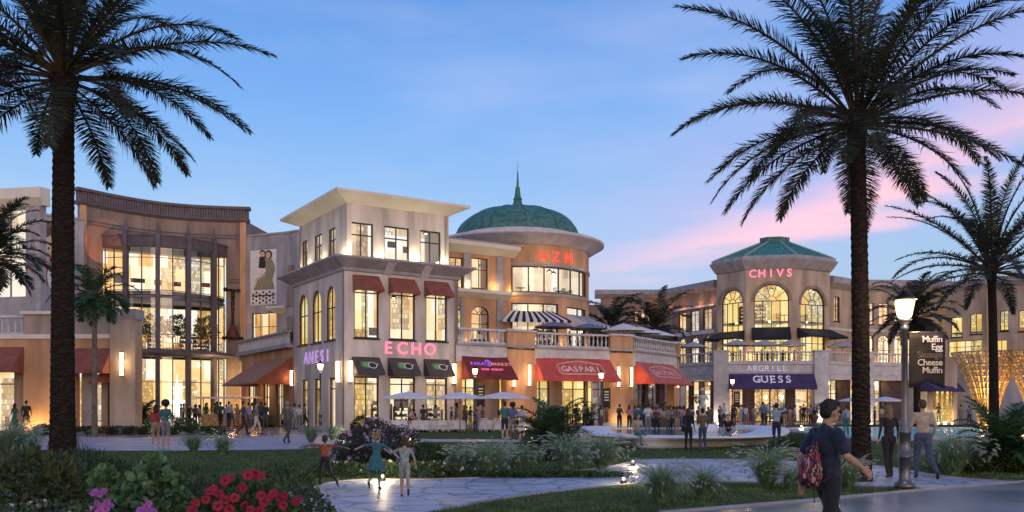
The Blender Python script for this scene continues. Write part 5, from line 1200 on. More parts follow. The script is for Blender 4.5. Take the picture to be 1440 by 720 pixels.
palm(1398, 50, 1394, 380, .26, 'slim date palm standing before the lattice sculpture at right', L=7.2, nf=40, nl=120, seed=8, lw=.06, ll=.62, elev=(88, -12), droop=(.6, 1.3))
palm(1290, 76, 1285, 447, .3, 'date palm behind the street lamp and hanging banner', L=5.2, nf=38, nl=50, seed=9, lw=.11, ll=.8, elev=(85, -25), droop=(1.0, 1.8))
palm(858, 92, 858, 462, .3, 'left one of two palms between the domed tower and far wing', L=5.3, nf=34, nl=40, seed=10, lw=.13, ll=.8, elev=(80, -25), droop=(1.1, 1.9))
palm(925, 90, 922, 465, .3, 'right one of two palms between the domed tower and far wing', L=5.4, nf=34, nl=40, seed=14, lw=.13, ll=.8, elev=(84, -20), droop=(1.0, 1.8))
palm(-14, 40, -14, 362, .28, 'date palm at the left edge whose fronds cross the cream portal', L=3.6, nf=44, nl=60, seed=17, lw=.06, ll=.6, elev=(85, -20), droop=(1.0, 1.7))
palm(133, 50, 133, 415, .16, 'slender green palm with ringed grey trunk before the lit stone pier', L=2.7, nf=30, nl=44, seed=21, lw=.07, ll=.6, elev=(80, -45), droop=(1.2, 2.0), mats=('frond_green', 'rachis'), boots=False, m='bark_grey')
palm(385, 4.2*2.2, 430, -190, .2, 'palm overhead beyond the top edge with one leaf tip showing', L=3.4, nf=20, nl=70, seed=2, lw=.04, ll=.4, elev=(60, -10), droop=(1.2, 1.8)) if 0 else None
def cycad(px, py, top, label, L, nf, nl, seed, mats=('frond_green', 'rachis'), stem=.25, Y=None, z=0):
    p = gp(px, py) if Y is None else at(px, 0, Y); p.z = z
    t = thing('cycad', label, 'plant', p); mb = MB(); mb.lathe((0, 0, 0), [(.16, 0), (.2, .1), (.17, stem), (.08, stem+.05)], 10); mb.build('stem', M['bark'], t, True, True)
    inst('foliage', crown_mesh('foliage', seed, nf, L, nl, L*.022, L*.22, (80, 5), (.9, 1.5), mats, .06, .06), t, (0, 0, stem)); return t
cycad(775, 648, 0, 'low spiky palm on the lawn in front of the wine red awning', 1.75, 34, 46, 31, stem=.55)
cycad(1412, 664, 0, 'low spiky palm at the right edge beside the path', 1.6, 36, 50, 32, stem=.5)
cycad(197, 603, 0, 'broad spiky cycad behind the clipped hedge at left', 2.6, 30, 36, 33, stem=.4)
for px, Y, s, l in ((830, 69.5, 41, 'potted palm inside the doorway under the outlined badge awning'), (1145, 89, 42, 'potted palm by the white pillar at the right end of the violet awning'), (1075, 89, 43, 'potted palm before the lit doors under the violet awning, left of two'), (905, 72, 44, 'potted palm at the left side of the turned red awning'), (925, 74, 45, 'potted palm at the right side of the turned red awning'), (440, 62.5, 46, 'small potted palm at the foot of the grey corner wall') if 0 else (1098, 89.5, 46, 'potted palm before the lit doors under the violet awning, right of two')):
    c = cycad(px, 0, 0, l, 2.0, 18, 24, s, Y=Y, stem=.7)
    mb = MB(); mb.lathe((0, 0, 0), [(.25, 0), (.36, .6), (.4, .62), (.4, .68), (.3, .68), (.28, .5)], 12); mb.build('pot', M['plant_pot'], c, True, True)

# leaf clouds -------------------------------------------------------
def leafcloud(name, P, size, mats, seed=0, asp=.5, mi=None, out=None, fold=.25):
    """one folded leaf (two quads) per point"""
    rg = np.random.default_rng(seed); P = np.asarray(P); n = len(P)
    D = rg.normal(size=(n, 3)); 
    if out is not None: D = D*.75+np.asarray(out)*1.1
    D /= np.linalg.norm(D, axis=1)[:, None]; A = rg.normal(size=(n, 3)); S = np.cross(D, A); S /= np.linalg.norm(S, axis=1)[:, None]; U = np.cross(S, D)
    L = (size*rg.uniform(.6, 1.3, n))[:, None]; w = L*asp*.5
    if asp > .7:      # rounded leaf
        V = np.stack([P, P+D*L*.2-S*w+U*w*fold, P+D*L*.75-S*w*.95+U*w*fold, P+D*L*.2+S*w+U*w*fold, P+D*L*.75+S*w*.95+U*w*fold, P+D*L], 1).reshape(-1, 3)
        b = np.arange(n)[:, None]*6; Q = np.concatenate([b+np.array([[0, 1, 2, 5]]), b+np.array([[0, 5, 4, 3]])], 0)
        return npmesh(name, V, Q, [M[k] for k in mats], None if mi is None else np.concatenate([mi, mi]))
    V = np.stack([P, P+D*L*.45-S*w+U*w*fold*2, P+D*L*.5, P+D*L*.45+S*w+U*w*fold*2, P+D*L], 1).reshape(-1, 3)
    b = np.arange(n)[:, None]*5; Q = np.concatenate([b+np.array([[0, 1, 4, 2]]), b+np.array([[0, 2, 4, 3]])], 0)
    m = None if mi is None else np.concatenate([mi, mi])
    return npmesh(name, V, Q, [M[k] for k in mats], m)
def blobpts(rg, n, c, r, shell=.55):
    D = rg.normal(size=(n, 3)); D /= np.linalg.norm(D, axis=1)[:, None]; k = rg.uniform(shell, 1, n)**.6
    P = np.array(c)+D*np.array(r)*k[:, None]; return P, D
M['leaf_dark'] = leafmat('leaf_dark', (.045, .080, .028), .4, .2, .5, 14); M['leaf_mid'] = leafmat('leaf_mid', (.075, .145, .045), .35, .25, .45, 14)
M['leaf_olive'] = leafmat('leaf_olive', (.12, .13, .045), .35, .25, .5, 10, (.045, .06, .022)); M['leaf_var'] = leafmat('leaf_variegated', (.06, .17, .065), .25, .2, .4, 40, (.20, .32, .16))
M['leaf_purple'] = leafmat('leaf_purple', (.085, .07, .10), .3, .2, .6, 8); M['leaf_grey'] = leafmat('leaf_greygreen', (.12, .16, .10), .3, .25, .6, 8); M['flower_white'] = mat('flower_white', (.5, .5, .45), .7, .1, 5, 0); M['flower_lilac'] = mat('flower_lilac', (.30, .24, .40), .7, .1, 5, 0)
M['stem'] = mat('woody_stem', (.06, .045, .03), .9, .2, 5, .2)
def shrub(name, label, loc, blobs, n, size, mats, seed, asp=.5, weights=None, cat='shrub', group=None, flowers=None, core=True):
    """blobs = [(cx,cy,cz,rx,ry,rz)] in metres"""
    rg = np.random.default_rng(seed); t = thing(name, label, cat, loc, group); P = []; D = []; vol = [b[3]*b[4]+b[4]*b[5]+b[3]*b[5] for b in blobs]
    for b, v in zip(blobs, vol):
        p, d = blobpts(rg, int(n*v/sum(vol)), b[:3], b[3:]); P.append(p); D.append(d)
    P = np.vstack(P); D = np.vstack(D); k = P[:, 2] > .02; P = P[k]; D = D[k]
    cl = np.sin(P[:, 0]*9/size*.06+seed)*np.sin(P[:, 1]*8/size*.06)*np.sin(P[:, 2]*10/size*.06+1)
    keep = rg.uniform(size=len(P)) < .78+.5*cl; P = P[keep]; D = D[keep]
    mi = rg.choice(len(mats), len(P), p=weights) if weights else rg.integers(0, len(mats), len(P))
    inst('foliage', leafcloud('foliage', P, size, mats, seed, asp, mi, D+np.array([0, 0, .35])), t)
    mb = MB(); rr = random.Random(seed)
    for k in range(9):
        b = rr.choice(blobs); mb.tube((b[0]*.4+rr.uniform(-.1, .1), b[1]*.4, 0), (b[0]+rr.uniform(-.6, .6)*b[3], b[1]+rr.uniform(-.6, .6)*b[4], b[2]+rr.uniform(0, .7)*b[5]), .02*max(1, size*6), .006, 5)
    mb.build('stem', M['stem'], t, local=True)
    if flowers:
        fn, fm, fs = flowers; p, d = [], []
        for b, v in zip(blobs, vol):
            q, e = blobpts(rg, int(fn*v/sum(vol)), b[:3], [x*1.04 for x in b[3:]], .93); p.append(q); d.append(e)
        p = np.vstack(p); d = np.vstack(d); k = (p[:, 2] > .1) & (d[:, 1] < .5); p, d = p[k], d[k]; p = np.repeat(p, 5, 0)+rg.normal(0, fs*.22, (len(p)*5, 3)); d = np.repeat(d, 5, 0)
        inst('blossom', leafcloud('blossom', p, fs, [fm], seed+1, .8, None, d), t)
    return t
# fountain grasses ---------------------------------------------------
M['blade'] = leafmat('grass_blade', (.21, .31, .17), .3, .3, .5, 8); M['plume'] = leafmat('grass_plume', (.42, .47, .40), .2, .4, .8, 12)
def tuft_meshes(seed, n=320, h=.85, spread=.75):
    rg = np.random.default_rng(seed); V = []; Q = []; Vp = []; Qp = []
    for k in range(n):
        a = rg.uniform(0, 2*PI); tilt = abs(rg.normal(0, .55)); tilt = min(tilt, 1.25); L = h*rg.uniform(.65, 1.15); p = np.array([math.cos(a), math.sin(a), 0])*rg.uniform(0, .13); e = PI/2-tilt*.55; w = .013; seg = 5; s = np.array([-math.sin(a), math.cos(a), 0])
        b = len(V); pl = k % 4 == 0 and tilt < .95; 
        for i in range(seg+1):
            ww = w*(1-i/seg)+.0015; V += [p-s*ww, p+s*ww]
            if i < seg: Q.append((b+2*i, b+2*i+1, b+2*i+3, b+2*i+2))
            last = p; p = p+np.array([math.cos(e)*math.cos(a), math.cos(e)*math.sin(a), math.sin(e)])*L/seg; e -= (.28+.42*tilt*spread)*(i/seg+.3)
        if pl:
            d = np.array([math.cos(e)*math.cos(a), math.cos(e)*math.sin(a), math.sin(e)*.6+.25]); q = last
            for j in range(9):
                f = j/8; c = q+d*.17*f
                for m_ in range(3):
                    v = rg.normal(size=3)*.26+d*.9; v /= np.linalg.norm(v); u = np.cross(v, rg.normal(size=3)); u /= np.linalg.norm(u); l = .05*(1.1-abs(f-.4)); bb = len(Vp); Vp += [c-u*.0055, c+u*.0055, c+v*l+u*.002, c+v*l-u*.002]; Qp.append((bb, bb+1, bb+2, bb+3))
    return npmesh('blades', V, Q, M['blade']), npmesh('plumes', Vp, Qp, M['plume'])
TUFT = [tuft_meshes(100+i, 620, .95) for i in range(4)]
def tuft(px, py, w_px, label, group, k):
    p = gp(px, py); s = w_px/F*p.y/1.12; t = thing('fountain_grass', label, 'ornamental grass', p, group, k*1.3, s)
    inst('blades', TUFT[k % 4][0], t); inst('plumes', TUFT[k % 4][1], t)
G1 = 'grasses along the lawn edge'
TF = [(14, 645, 62, 'pale grass tuft at the far left edge of the front lawn'), (40, 638, 44, 'pale grass tuft just left of the huge left palm'), (272, 636, 34, 'left one of two round grass tufts beside the light pavers'), (313, 639, 34, 'right one of two round grass tufts beside the light pavers'),
      (655, 668, 52, 'plumed grass at the left of the row behind the flagstone path'), (688, 670, 62, 'plumed grass second in the row behind the flagstone path'), (728, 664, 48, 'plumed grass left of the low spiky palm'), (797, 664, 66, 'plumed grass right of the low spiky palm'), (847, 660, 60, 'plumed grass at the right end of the planting by the path bend'),
      (930, 708, 72, 'grass tuft on the lower lawn, left of two'), (990, 703, 60, 'grass tuft on the lower lawn, right of two'), (1078, 686, 72, 'tall plumed grass left of the man with the patterned backpack'), (1112, 690, 44, 'grass tuft directly behind the man with the patterned backpack'), (1192, 688, 56, 'grass tuft at the foot of the right palm trunk'),
      (1340, 668, 74, 'plumed grass at the left end of the right-hand hedge'), (1312, 662, 44, 'small grass tuft beside the walking man in jeans'), (438, 622, 30, 'small grass tuft behind the boy in the orange shirt'), (468, 619, 26, 'small grass tuft near the corner shop street lamp'), (100, 634, 30, 'small grass tuft hidden beside the left palm trunk')]
for i, (x, y, w, l) in enumerate(TF): tuft(x, y, w, l, G1, i)
def sh_px(name, label, px, py, blobs, n, size, mats, seed, **k):
    """blob sizes given in picture pixels at the base distance, converted to metres"""
    p = gp(px, py); c = p.y/F; bl = [(bx*c, by*c, bz*c, rx*c, ry*c, rz*c) for bx, by, bz, rx, ry, rz in blobs]
    return shrub(name, label, p, bl, n, size, mats, seed, **k)
sh_px('shrub', 'big purple flowering shrub behind the running girl', 530, 655, [(0, 0, 32, 42, 34, 32), (-38, 0, 22, 24, 22, 24), (30, 6, 26, 32, 26, 30), (0, 0, 12, 60, 30, 14)], 9000, .085, ['leaf_purple', 'leaf_dark', 'leaf_purple'], 51, flowers=(130, 'flower_lilac', .09))
sh_px('shrub', 'dark round bush with pale blossoms rising above the purple shrub', 508, 640, [(0, 0, 40, 14, 12, 14), (0, 0, 20, 12, 12, 20)], 1800, .10, ['leaf_dark'], 52, flowers=(8, 'flower_lilac', .10))
sh_px('shrub', 'low flowering ground cover beside the running children', 600, 672, [(0, 0, 8, 40, 12, 14), (-50, 0, 8, 34, 12, 15), (40, -2, 6, 30, 10, 12), (-120, 0, 8, 50, 12, 14)], 7000, .08, ['leaf_mid', 'leaf_dark', 'leaf_grey'], 53, flowers=(60, 'flower_white', .06))
sh_px('shrub', 'dark green mound between purple shrub and plumed grasses', 600, 655, [(0, 0, 12, 30, 20, 20), (40, 0, 8, 34, 16, 14)], 4500, .085, ['leaf_dark', 'leaf_mid'], 54)
sh_px('shrub', 'low leafy border in front of the plumed grasses', 745, 672, [(0, 0, 3, 120, 8, 6), (60, 3, 3, 90, 8, 6), (-60, -1, 3, 90, 7, 6)], 7500, .07, ['leaf_dark', 'leaf_mid'], 55)
sh_px('shrub', 'clipped rounded bush near the right end of the white bench', 1125, 630, [(0, 0, 8, 26, 16, 12), (-22, 0, 6, 22, 14, 9)], 2600, .11, ['leaf_grey', 'leaf_mid'], 56)
sh_px('hedge', 'long rounded hedge beside the path at the right edge', 1390, 664, [(0, 0, 14, 56, 24, 20), (50, 0, 12, 50, 22, 20), (-30, 0, 12, 40, 22, 16)], 14000, .085, ['leaf_dark', 'leaf_mid', 'leaf_grey'], 57, cat='hedge')
sh_px('hedge', 'long low clipped hedge before the atrium', 180, 611, [(-100+k*22, 0, 5, 20, 9, 6) for k in range(11)], 9000, .13, ['leaf_dark'], 58, cat='hedge')
for i, (x, y, r, l, ms) in enumerate(((165, 604, 20, 'grey flowering shrub behind the left end of the hedge', ['leaf_grey', 'leaf_dark']), (230, 606, 24, 'pale shrub behind the middle of the hedge', ['leaf_grey', 'leaf_mid']), (262, 606, 16, 'pale shrub behind the right end of the hedge', ['leaf_grey', 'leaf_mid']), (120, 604, 18, 'dark shrub below the slender green palm', ['leaf_dark']), (60, 611, 12, 'grey bush beside the couple at far left', ['leaf_grey', 'leaf_dark']))):
    sh_px('shrub', l, x, y, [(0, 0, r*.5, r, r*.7, r*.6)], 1500, .15, ms, 60+i, flowers=(20, 'flower_white', .12) if i in (1, 2) else None)
for k, (f_, l) in enumerate(((.42, 'indoor tree with round crown on the atrium gallery, left one'), (.62, 'indoor tree with round crown on the atrium gallery, middle one'), (.86, 'small indoor tree at the right side of the atrium gallery'))):
    p_ = IB.at(IB.L*f_, 3.4, 7.0); shrub('indoor_tree', l, p_, [(0, 0, 2.9, 1.1, .9, 1.0), (.6, 0, 2.4, .7, .6, .6), (-.6, 0, 2.3, .6, .6, .6)], 900, .3, ['leaf_mid', 'leaf_dark'], 90+k, cat='tree')
# near flower bed, bottom left --------------------------------------
def near(name, label, px, py_top, Y, blobs, n, size, mats, seed, **k):
    p = at(px, 0, Y); p.z = 0; top = at(px, py_top, Y).z; bl = [(bx, by, top+bz, rx, ry, rz) for bx, by, bz, rx, ry, rz in blobs]
    return shrub(name, label, p, bl, n, size, mats, seed, **k)
near('shrub', 'dense olive shrub with pointed leaves at the bottom left corner', 50, 640, 7.2, [(0, 0, -.30, .36, .4, .34), (-.30, .1, -.42, .34, .4, .36), (.22, 0, -.42, .24, .35, .34), (0, .1, -.75, .6, .5, .4), (0, .1, -1.1, .5, .4, .4)], 7500, .085, ['leaf_olive', 'leaf_dark', 'leaf_olive'], 71, asp=.42)
near('shrub', 'feathery dark conifer bush beside the left palm trunk', 118, 640, 9, [(0, 0, -.25, .3, .3, .3), (.3, 0, -.4, .34, .3, .34), (.2, 0, -.8, .5, .4, .4)], 6500, .10, ['leaf_dark'], 72, asp=.12)
near('shrub', 'variegated green shrub with rounded pale-edged leaves', 205, 655, 6.4, [(0, 0, -.16, .12, .2, .13), (-.14, 0, -.36, .18, .25, .16), (.16, 0, -.20, .10, .2, .12), (.26, 0, -.34, .14, .2, .1), (0, .1, -.62, .36, .3, .28), (-.3, 0, -.14, .07, .1, .13), (.07, 0, -.02, .06, .1, .09)], 3000, .062, ['leaf_var', 'leaf_mid', 'leaf_var'], 73, asp=.85)
near('shrub', 'wispy dark bush behind the variegated shrub', 262, 668, 9.5, [(0, 0, -.2, .5, .4, .3), (.4, 0, -.35, .5, .4, .3), (-.3, 0, -.3, .4, .4, .3), (0, 0, -.8, .9, .5, .5)], 7000, .11, ['leaf_dark', 'leaf_dark'], 74, asp=.1)
near('shrub', 'dense small-leaved bush right of the red flowers', 402, 648, 7.6, [(0, 0, -.28, .26, .3, .28), (.14, 0, -.5, .28, .3, .3), (-.2, .0, -.5, .25, .3, .3), (0, 0, -.9, .42, .4, .4)], 9000, .042, ['leaf_dark', 'leaf_olive', 'leaf_mid'], 75, asp=.5)
near('shrub', 'white-speckled small-leaved plant at the bottom beside the path', 428, 690, 6.6, [(0, 0, -.1, .13, .2, .14), (-.05, 0, -.4, .25, .3, .3)], 2600, .035, ['leaf_dark', 'leaf_grey'], 76, flowers=(90, 'flower_white', .018))
near('shrub', 'white-flowered ground cover in the bottom left corner', 60, 712, 6.2, [(0, 0, -.1, .5, .3, .12), (.3, 0, -.14, .3, .25, .12), (0, 0, -.5, .7, .3, .35)], 4200, .04, ['leaf_dark', 'leaf_grey'], 77, flowers=(150, 'flower_white', .02))
# petunias: each bloom a five-lobed trumpet
M['petal_red'] = leafmat('petal_red', (.38, .022, .038), .25, .25, .5, 30, (.26, .010, .025)); M['petal_pink'] = leafmat('petal_pink', (.42, .11, .36), .2, .25, .5, 30); M['petal_eye'] = mat('petal_eye', (.05, .008, .015), .7, .1, 5, 0)
def bloom_mesh(m, lobes=5, seed=0):
    rg = random.Random(seed); mb = MB(); N = 30; rings = []
    for r, z in ((.04, -.40), (.12, -.10), (.5, .02), (.85, .06), (1.0, -.03)):
        R_ = []
        for i in range(N):
            t = 2*PI*i/N; lobe = 1-.14*abs(math.sin(t*lobes/2))**6*(r/1)**2; wv = .06*math.sin(t*lobes*2+seed)*r*r+.03*rg.uniform(-1, 1)*r
            R_.append(Vector((r*lobe*math.cos(t), r*lobe*math.sin(t), z+wv)))
        rings.append(R_)
    for j, (A, Q) in enumerate(zip(rings, rings[1:])):
        for i in range(N): mb.quad([A[i], A[(i+1) % N], Q[(i+1) % N], Q[i]], 1 if j == 0 else 0)
    return mb.mesh('flower', [M[m], M['petal_eye']], True)
def flowers(parent_label, px, py_top, Y, blobs, leaf_n, spots, meshes, r, seed, mats=('leaf_mid', 'leaf_dark')):
    t = near('flowering_plant', parent_label, px, py_top, Y, blobs, leaf_n, .05, list(mats), seed, asp=.5, cat='flowering plant'); rg = random.Random(seed); b = t.location
    for x, y in spots:
        p = at(x, y, Y-.22+rg.uniform(-.1, .08)); o = inst('flower', rg.choice(meshes), t, p-b, 0, r*rg.uniform(.85, 1.12))
        o.rotation_euler = (math.radians(rg.uniform(35, 95)), rg.uniform(-.4, .4), rg.uniform(-.6, .6))
RB = [bloom_mesh('petal_red', 5, i) for i in range(3)]; PB_ = [bloom_mesh('petal_pink', 5, i) for i in range(2)]
flowers('red petunia plant full of dark-eyed blooms at the bottom of the view', 335, 676, 5.6, [(0, 0, -.12, .22, .2, .14), (-.16, 0, -.24, .18, .2, .16), (.18, 0, -.18, .2, .2, .14), (0, 0, -.5, .36, .3, .3)], 3800,
        [(325, 672), (316, 676), (348, 668), (358, 667), (367, 669), (341, 686), (300, 688), (308, 693), (290, 702), (275, 706), (296, 690), (330, 700), (306, 712), (322, 716), (345, 712), (368, 697), (380, 698), (391, 700), (400, 697), (417, 704), (398, 711), (384, 693), (372, 705), (270, 716), (352, 716), (365, 718), (316, 702)], RB, .033, 81)
flowers('pink petunia plant in clusters below the variegated shrub', 175, 700, 5.6, [(-.1, 0, -.1, .2, .15, .1), (.16, 0, -.12, .12, .15, .1), (0, 0, -.4, .35, .3, .28)], 1500,
        [(132, 692), (140, 695), (146, 690), (136, 708), (143, 712), (150, 706), (130, 715), (139, 718), (148, 716), (155, 711), (197, 716), (205, 713), (212, 716), (202, 719), (216, 719), (209, 708)], PB_, .026, 82)
mb = MB()
# leafy sprigs with rounded pale-edged leaves rising from the variegated shrub
M['leaf_var2'] = leafmat('leaf_edge', (.05, .15, .06), .2, .15, .35, 60, (.28, .38, .22))
# soil bed under the near plants
sheet('flower_bed', [(-7, 4), (-1.2, 4), (-1.5, 8.5), (-3.2, 10.5), (-7.5, 10.5)], .02, 'soil')
# living lawn: short blades where the lawn is near enough to show them
def lawn_blades():
    rg = np.random.default_rng(5); n = 95000
    u = rg.uniform(0, 1, n); Y = 13.5+24*u**1.3; X = rg.uniform(-.62, .62, n)*Y; px = CX+F*X/Y; py = HY+F*H/Y
    top = np.interp(px, [432, 462, 520, 600, 700, 800, 862, 888, 905, 1000, 1080, 1225, 1330, 1450], [695, 680, 675, 675, 671, 663.5, 656, 650, 647, 646.5, 648, 655, 671, 680])
    bot = np.interp(px, [560, 600, 700, 800, 900, 1000, 1150, 1240, 1320, 1450], [800, 722, 703, 690, 681, 678, 681, 685.5, 687.5, 684.5]); left = px < 425
    kerb = np.interp(px, [930, 1150, 1320, 1440], [724, 704, 688, 678]); 
    ok = ((py < top-1) & ~left & (py > 624)) | (left & (py > 635)) | ((py > bot+1) & (px > 560) & (py < kerb-1))
    X, Y = X[ok], Y[ok]; n = len(X); h = rg.uniform(.03, .075, n); a = rg.uniform(0, PI, n); w = .006+.0005*Y
    c = np.cos(a)*w; s = np.sin(a)*w; lx = rg.normal(0, .025, n); ly = rg.normal(0, .025, n)
    V = np.stack([np.stack([X-c, Y-s, np.zeros(n)], 1), np.stack([X+c, Y+s, np.zeros(n)], 1), np.stack([X+lx, Y+ly, h], 1)], 1).reshape(-1, 3)
    Q = np.arange(n*3).reshape(-1, 3); M['lawn_blade'] = leafmat('lawn_blade', (.11, .165, .055), .35, .25, .6, 2)
    tag(link(bpy.data.objects.new('grass', npmesh('grass', V, Q, M['lawn_blade']))), 'short dark green grass of the lawns', 'grass', kind='stuff')
lawn_blades()
# ================================================================== street lamps, path lights, banners
def street_lamp(label, px, Y, z_lamp, near_=False, power=60, rz=0):
    t = thing('street_lamp', label, 'street lamp', at(px, 0, Y)*Vector((1, 1, 0)) if 0 else Vector((*xy(px, Y), 0)), 'street lamps'); zl = z_lamp; mb = MB()
    mb.lathe((0, 0, 0), [(.2, 0), (.2, .12), (.15, .14), (.115, .2), (.115, .62), (.13, .63), (.13, .68), (.115, .69), (.11, 1.1), (.125, 1.11), (.125, 1.16), (.08, 1.25), (.062, 1.5), (.055, zl-.45), (.08, zl-.43), (.08, zl-.36), (.05, zl-.34), (.12, zl-.26), (.14, zl-.22)], 16 if near_ else 8)
    mb.build('pole', M['metal_post'], t, True, True)
    mb = MB(); mb.lathe((0, 0, 0), [(.11, zl-.2), (.14, zl-.14), (.195, zl+.15), (.155, zl+.17)], 16 if near_ else 8); mb.build('lantern', M['lantern_glow'] if near_ else M['lamp_glow'], t, True, True)
    mb = MB(); mb.lathe((0, 0, 0), [(.235, zl+.17), (.22, zl+.2), (.05, zl+.34), (.035, zl+.42), (0, zl+.46)], 16 if near_ else 8)
    for k in range(6): a = PI*k/3; mb.tube((.115*math.cos(a), .115*math.sin(a), zl-.2), (.21*math.cos(a), .21*math.sin(a), zl+.18), .008, n=4)
    mb.build('cap', M['metal_dark'], t, False, True)
    p = Vector((*xy(px, Y), zl-.0)); light(p+Vector((0, -.35, .0)), power*.6, (1, .68, .38), .12); light(p+Vector((.3, .3, -.1)), power*.5, (1, .68, .38), .12); return t
street_lamp('tall near street lamp with glowing lantern and dark word banner', 1272, 17.6, 3.62, True, 90)
LP = [('street lamp glaring in front of the left face of the grey corner shop', 450.5, 57, 4.25), ('street lamp between the wine red awning and the cafe umbrella', 668, 62, 4.15), ('street lamp at the right end of the bright red badge awning', 845.5, 66, 4.0), ('street lamp in front of the left end of the violet awning', 1030, 82, 4.0)]
for l, x, Y, z in LP: street_lamp(l, x, Y, z)
def banner(label, px, Y, z1, w, h, side=1, lines=None, notch=.12):
    b = Vector((*xy(px, Y), 0)); t = thing('banner', label, 'banner', b, 'lamp post banners'); mb = MB(); x0 = .09*side; x1 = x0+w*side; N = 10
    for i in range(N):
        for j in range(10):
            def P(u, v):
                x = x0+(x1-x0)*u; nt_ = notch*(1-abs(2*u-1)); z = z1-(h-nt_*h)*v; return Vector((x, .02*math.sin(5*u+3*v)*v, z))
            mb.quad([P(i/N, j/10), P((i+1)/N, j/10), P((i+1)/N, (j+1)/10), P(i/N, (j+1)/10)])
    me = mb.build('cloth', M['banner_cloth'], t, True, True); md = me.modifiers.new('s', 'SOLIDIFY'); md.thickness = .008
    mb = MB(); mb.tube((0, 0, z1+.02), (x1+.03*side, 0, z1+.02), .016, n=8); mb.tube((0, 0, z1-h*.93), (x0*.9, 0, z1-h*.93), .012, n=6); mb.build('arm', M['metal_post'], t, True, True)
    if lines:
        for k, (s, m) in enumerate(lines):
            me = textmesh(s, .18, .003, .0015, 'RIGHT', .92); me.materials.clear(); me.materials.append(M[m]); me.transform(frame_mat((x1-.06*side, -.032, z1-.12-.155*k), (1, 0, 0), (0, 0, 1))); inst('lettering', me, t)
    else:
        mb = MB(); 
        for k in range(4): mb.quad([(x0+w*side*.25, -.03, z1-h*(.15+.13*k)), (x0+w*side*.8, -.03, z1-h*(.15+.13*k)), (x0+w*side*.8, -.03, z1-h*(.20+.13*k)), (x0+w*side*.25, -.03, z1-h*(.20+.13*k))])
        mb.build('lettering', M['ban_cream'], t, False, True)
M['banner_cloth'] = mat('banner_cloth', (.035, .028, .025), .85, .15, 4, .1); M['ban_white'] = mat('banner_white', (.75, .72, .68), .7, .05, 4, 0, emit=(1, .95, .9), es=.12); M['ban_cream'] = mat('banner_cream', (.62, .53, .42), .7, .05, 4, 0, emit=(1, .85, .6), es=.08); M['ban_dim'] = mat('banner_dim', (.17, .13, .11), .8, .05, 4, 0)
banner('dark forked banner with five food words on the near street lamp', 1272, 17.6, at(0, 469, 17.6).z, .72, 1.10, 1, [('Muffin', 'ban_white'), ('Egg', 'ban_white'), ('Sausage', 'ban_dim'), ('Cheese', 'ban_cream'), ('Muffin', 'ban_cream')])
for (l, x, Y, z), q in zip(LP[1:], ('small dark banner on the street lamp left of the cafe umbrella', 'small dark banner on the street lamp by the badge awning', 'small dark banner on the street lamp by the violet awning')): banner(q, x, Y, z-.95, .6, 1.6)
M['path_glow2'] = M['path_glow']
for i, (x, y, l, p) in enumerate(((538, 677, 'glowing path light between the running children', 16), (484, 619, 'small garden light near the boy in orange', 7), (577, 622, 'small garden light at the right of the purple shrub', 7), (748, 622, 'small garden light behind the low spiky palm', 9), (890, 655, 'path light at the bend of the flagstone path', 9), (877, 681, 'path light on the lower lawn beside the path', 6), (1127, 602, 'garden light by the left end of the pool', 12), (1083, 603, 'garden light behind the standing man in pale blue', 8), (1182, 660, 'garden light behind the man with the patterned backpack', 10), (98, 600, 'x', 0))):
    if not p: continue
    b = gp(x, y); t = thing('garden_light', l, 'garden light', b, 'low garden lights'); mb = MB(); mb.lathe((0, 0, 0), [(.07, 0), (.07, .08), (.05, .09)], 10); mb.build('housing', M['metal_dark'], t, True, True)
    mb = MB(); r = .034 if b.y < 30 else .07; mb.ball((0, 0, .085+r), r, 12); mb.build('globe', M['path_glow'], t, True, True); light(b+Vector((.0, -.22, .3)), p*1.8, (1, .75, .4), .1); light(b+Vector((.0, .3, .3)), p*.6, (1, .75, .4), .1)

# ================================================================== café umbrellas, tables, chairs
def umbrella_meshes(m, R_=1.5, h=2.4, rise=.5, n=8, val=.1):
    a = MB(); a.tube((0, 0, 0), (0, 0, h+rise+.08), .028, n=8); a.lathe((0, 0, 0), [(.28, 0), (.28, .06), (.05, .1)], 12)
    c = MB(); N = n*3
    def P(k, r): t = 2*PI*k/N; f = abs((k % 3)-1.5)/1.5 if 0 else (1-.04*(k % 3 != 0)); return Vector((r*math.cos(t)*f, r*math.sin(t)*f, 0))
    rs = [(0, h+rise), (R_*.3, h+rise*.74), (R_*.65, h+rise*.38), (R_, h), (R_*1.0, h-val)]
    for (r0, z0), (r1, z1) in zip(rs, rs[1:]):
        for k in range(N):
            q = [P(k, r0)+Vector((0, 0, z0)), P(k+1, r0)+Vector((0, 0, z0)), P(k+1, r1)+Vector((0, 0, z1)), P(k, r1)+Vector((0, 0, z1))]
            c.quad(q if r0 else [q[0], q[2], q[3]])
    rb = MB()
    for k in range(n): t = 2*PI*k/n; rb.tube((0, 0, h+rise-.05), (R_*.97*math.cos(t), R_*.97*math.sin(t), h-.02), .01, n=4); rb.tube((.02, 0, h-.4), (R_*.5*math.cos(t), R_*.5*math.sin(t), h+rise*.46), .008, n=4)
    return a.mesh('pole', M['metal_post'], True), c.mesh('canopy', M[m]), rb.mesh('ribs', M['metal_dark'])
M['blue_cloth'] = mat('blue_cloth', (.15, .17, .27), .85, .05, 3, .1, 40)
UM = {'w': umbrella_meshes('white_cloth', 1.75, 2.25, .38), 'g': umbrella_meshes('grey_cloth', 1.7, 2.3, .6), 'd': umbrella_meshes('blue_cloth', 1.9, 2.3, .5)}
UM['b'] = umbrella_meshes('white_cloth', 1.95, 2.15, .62)
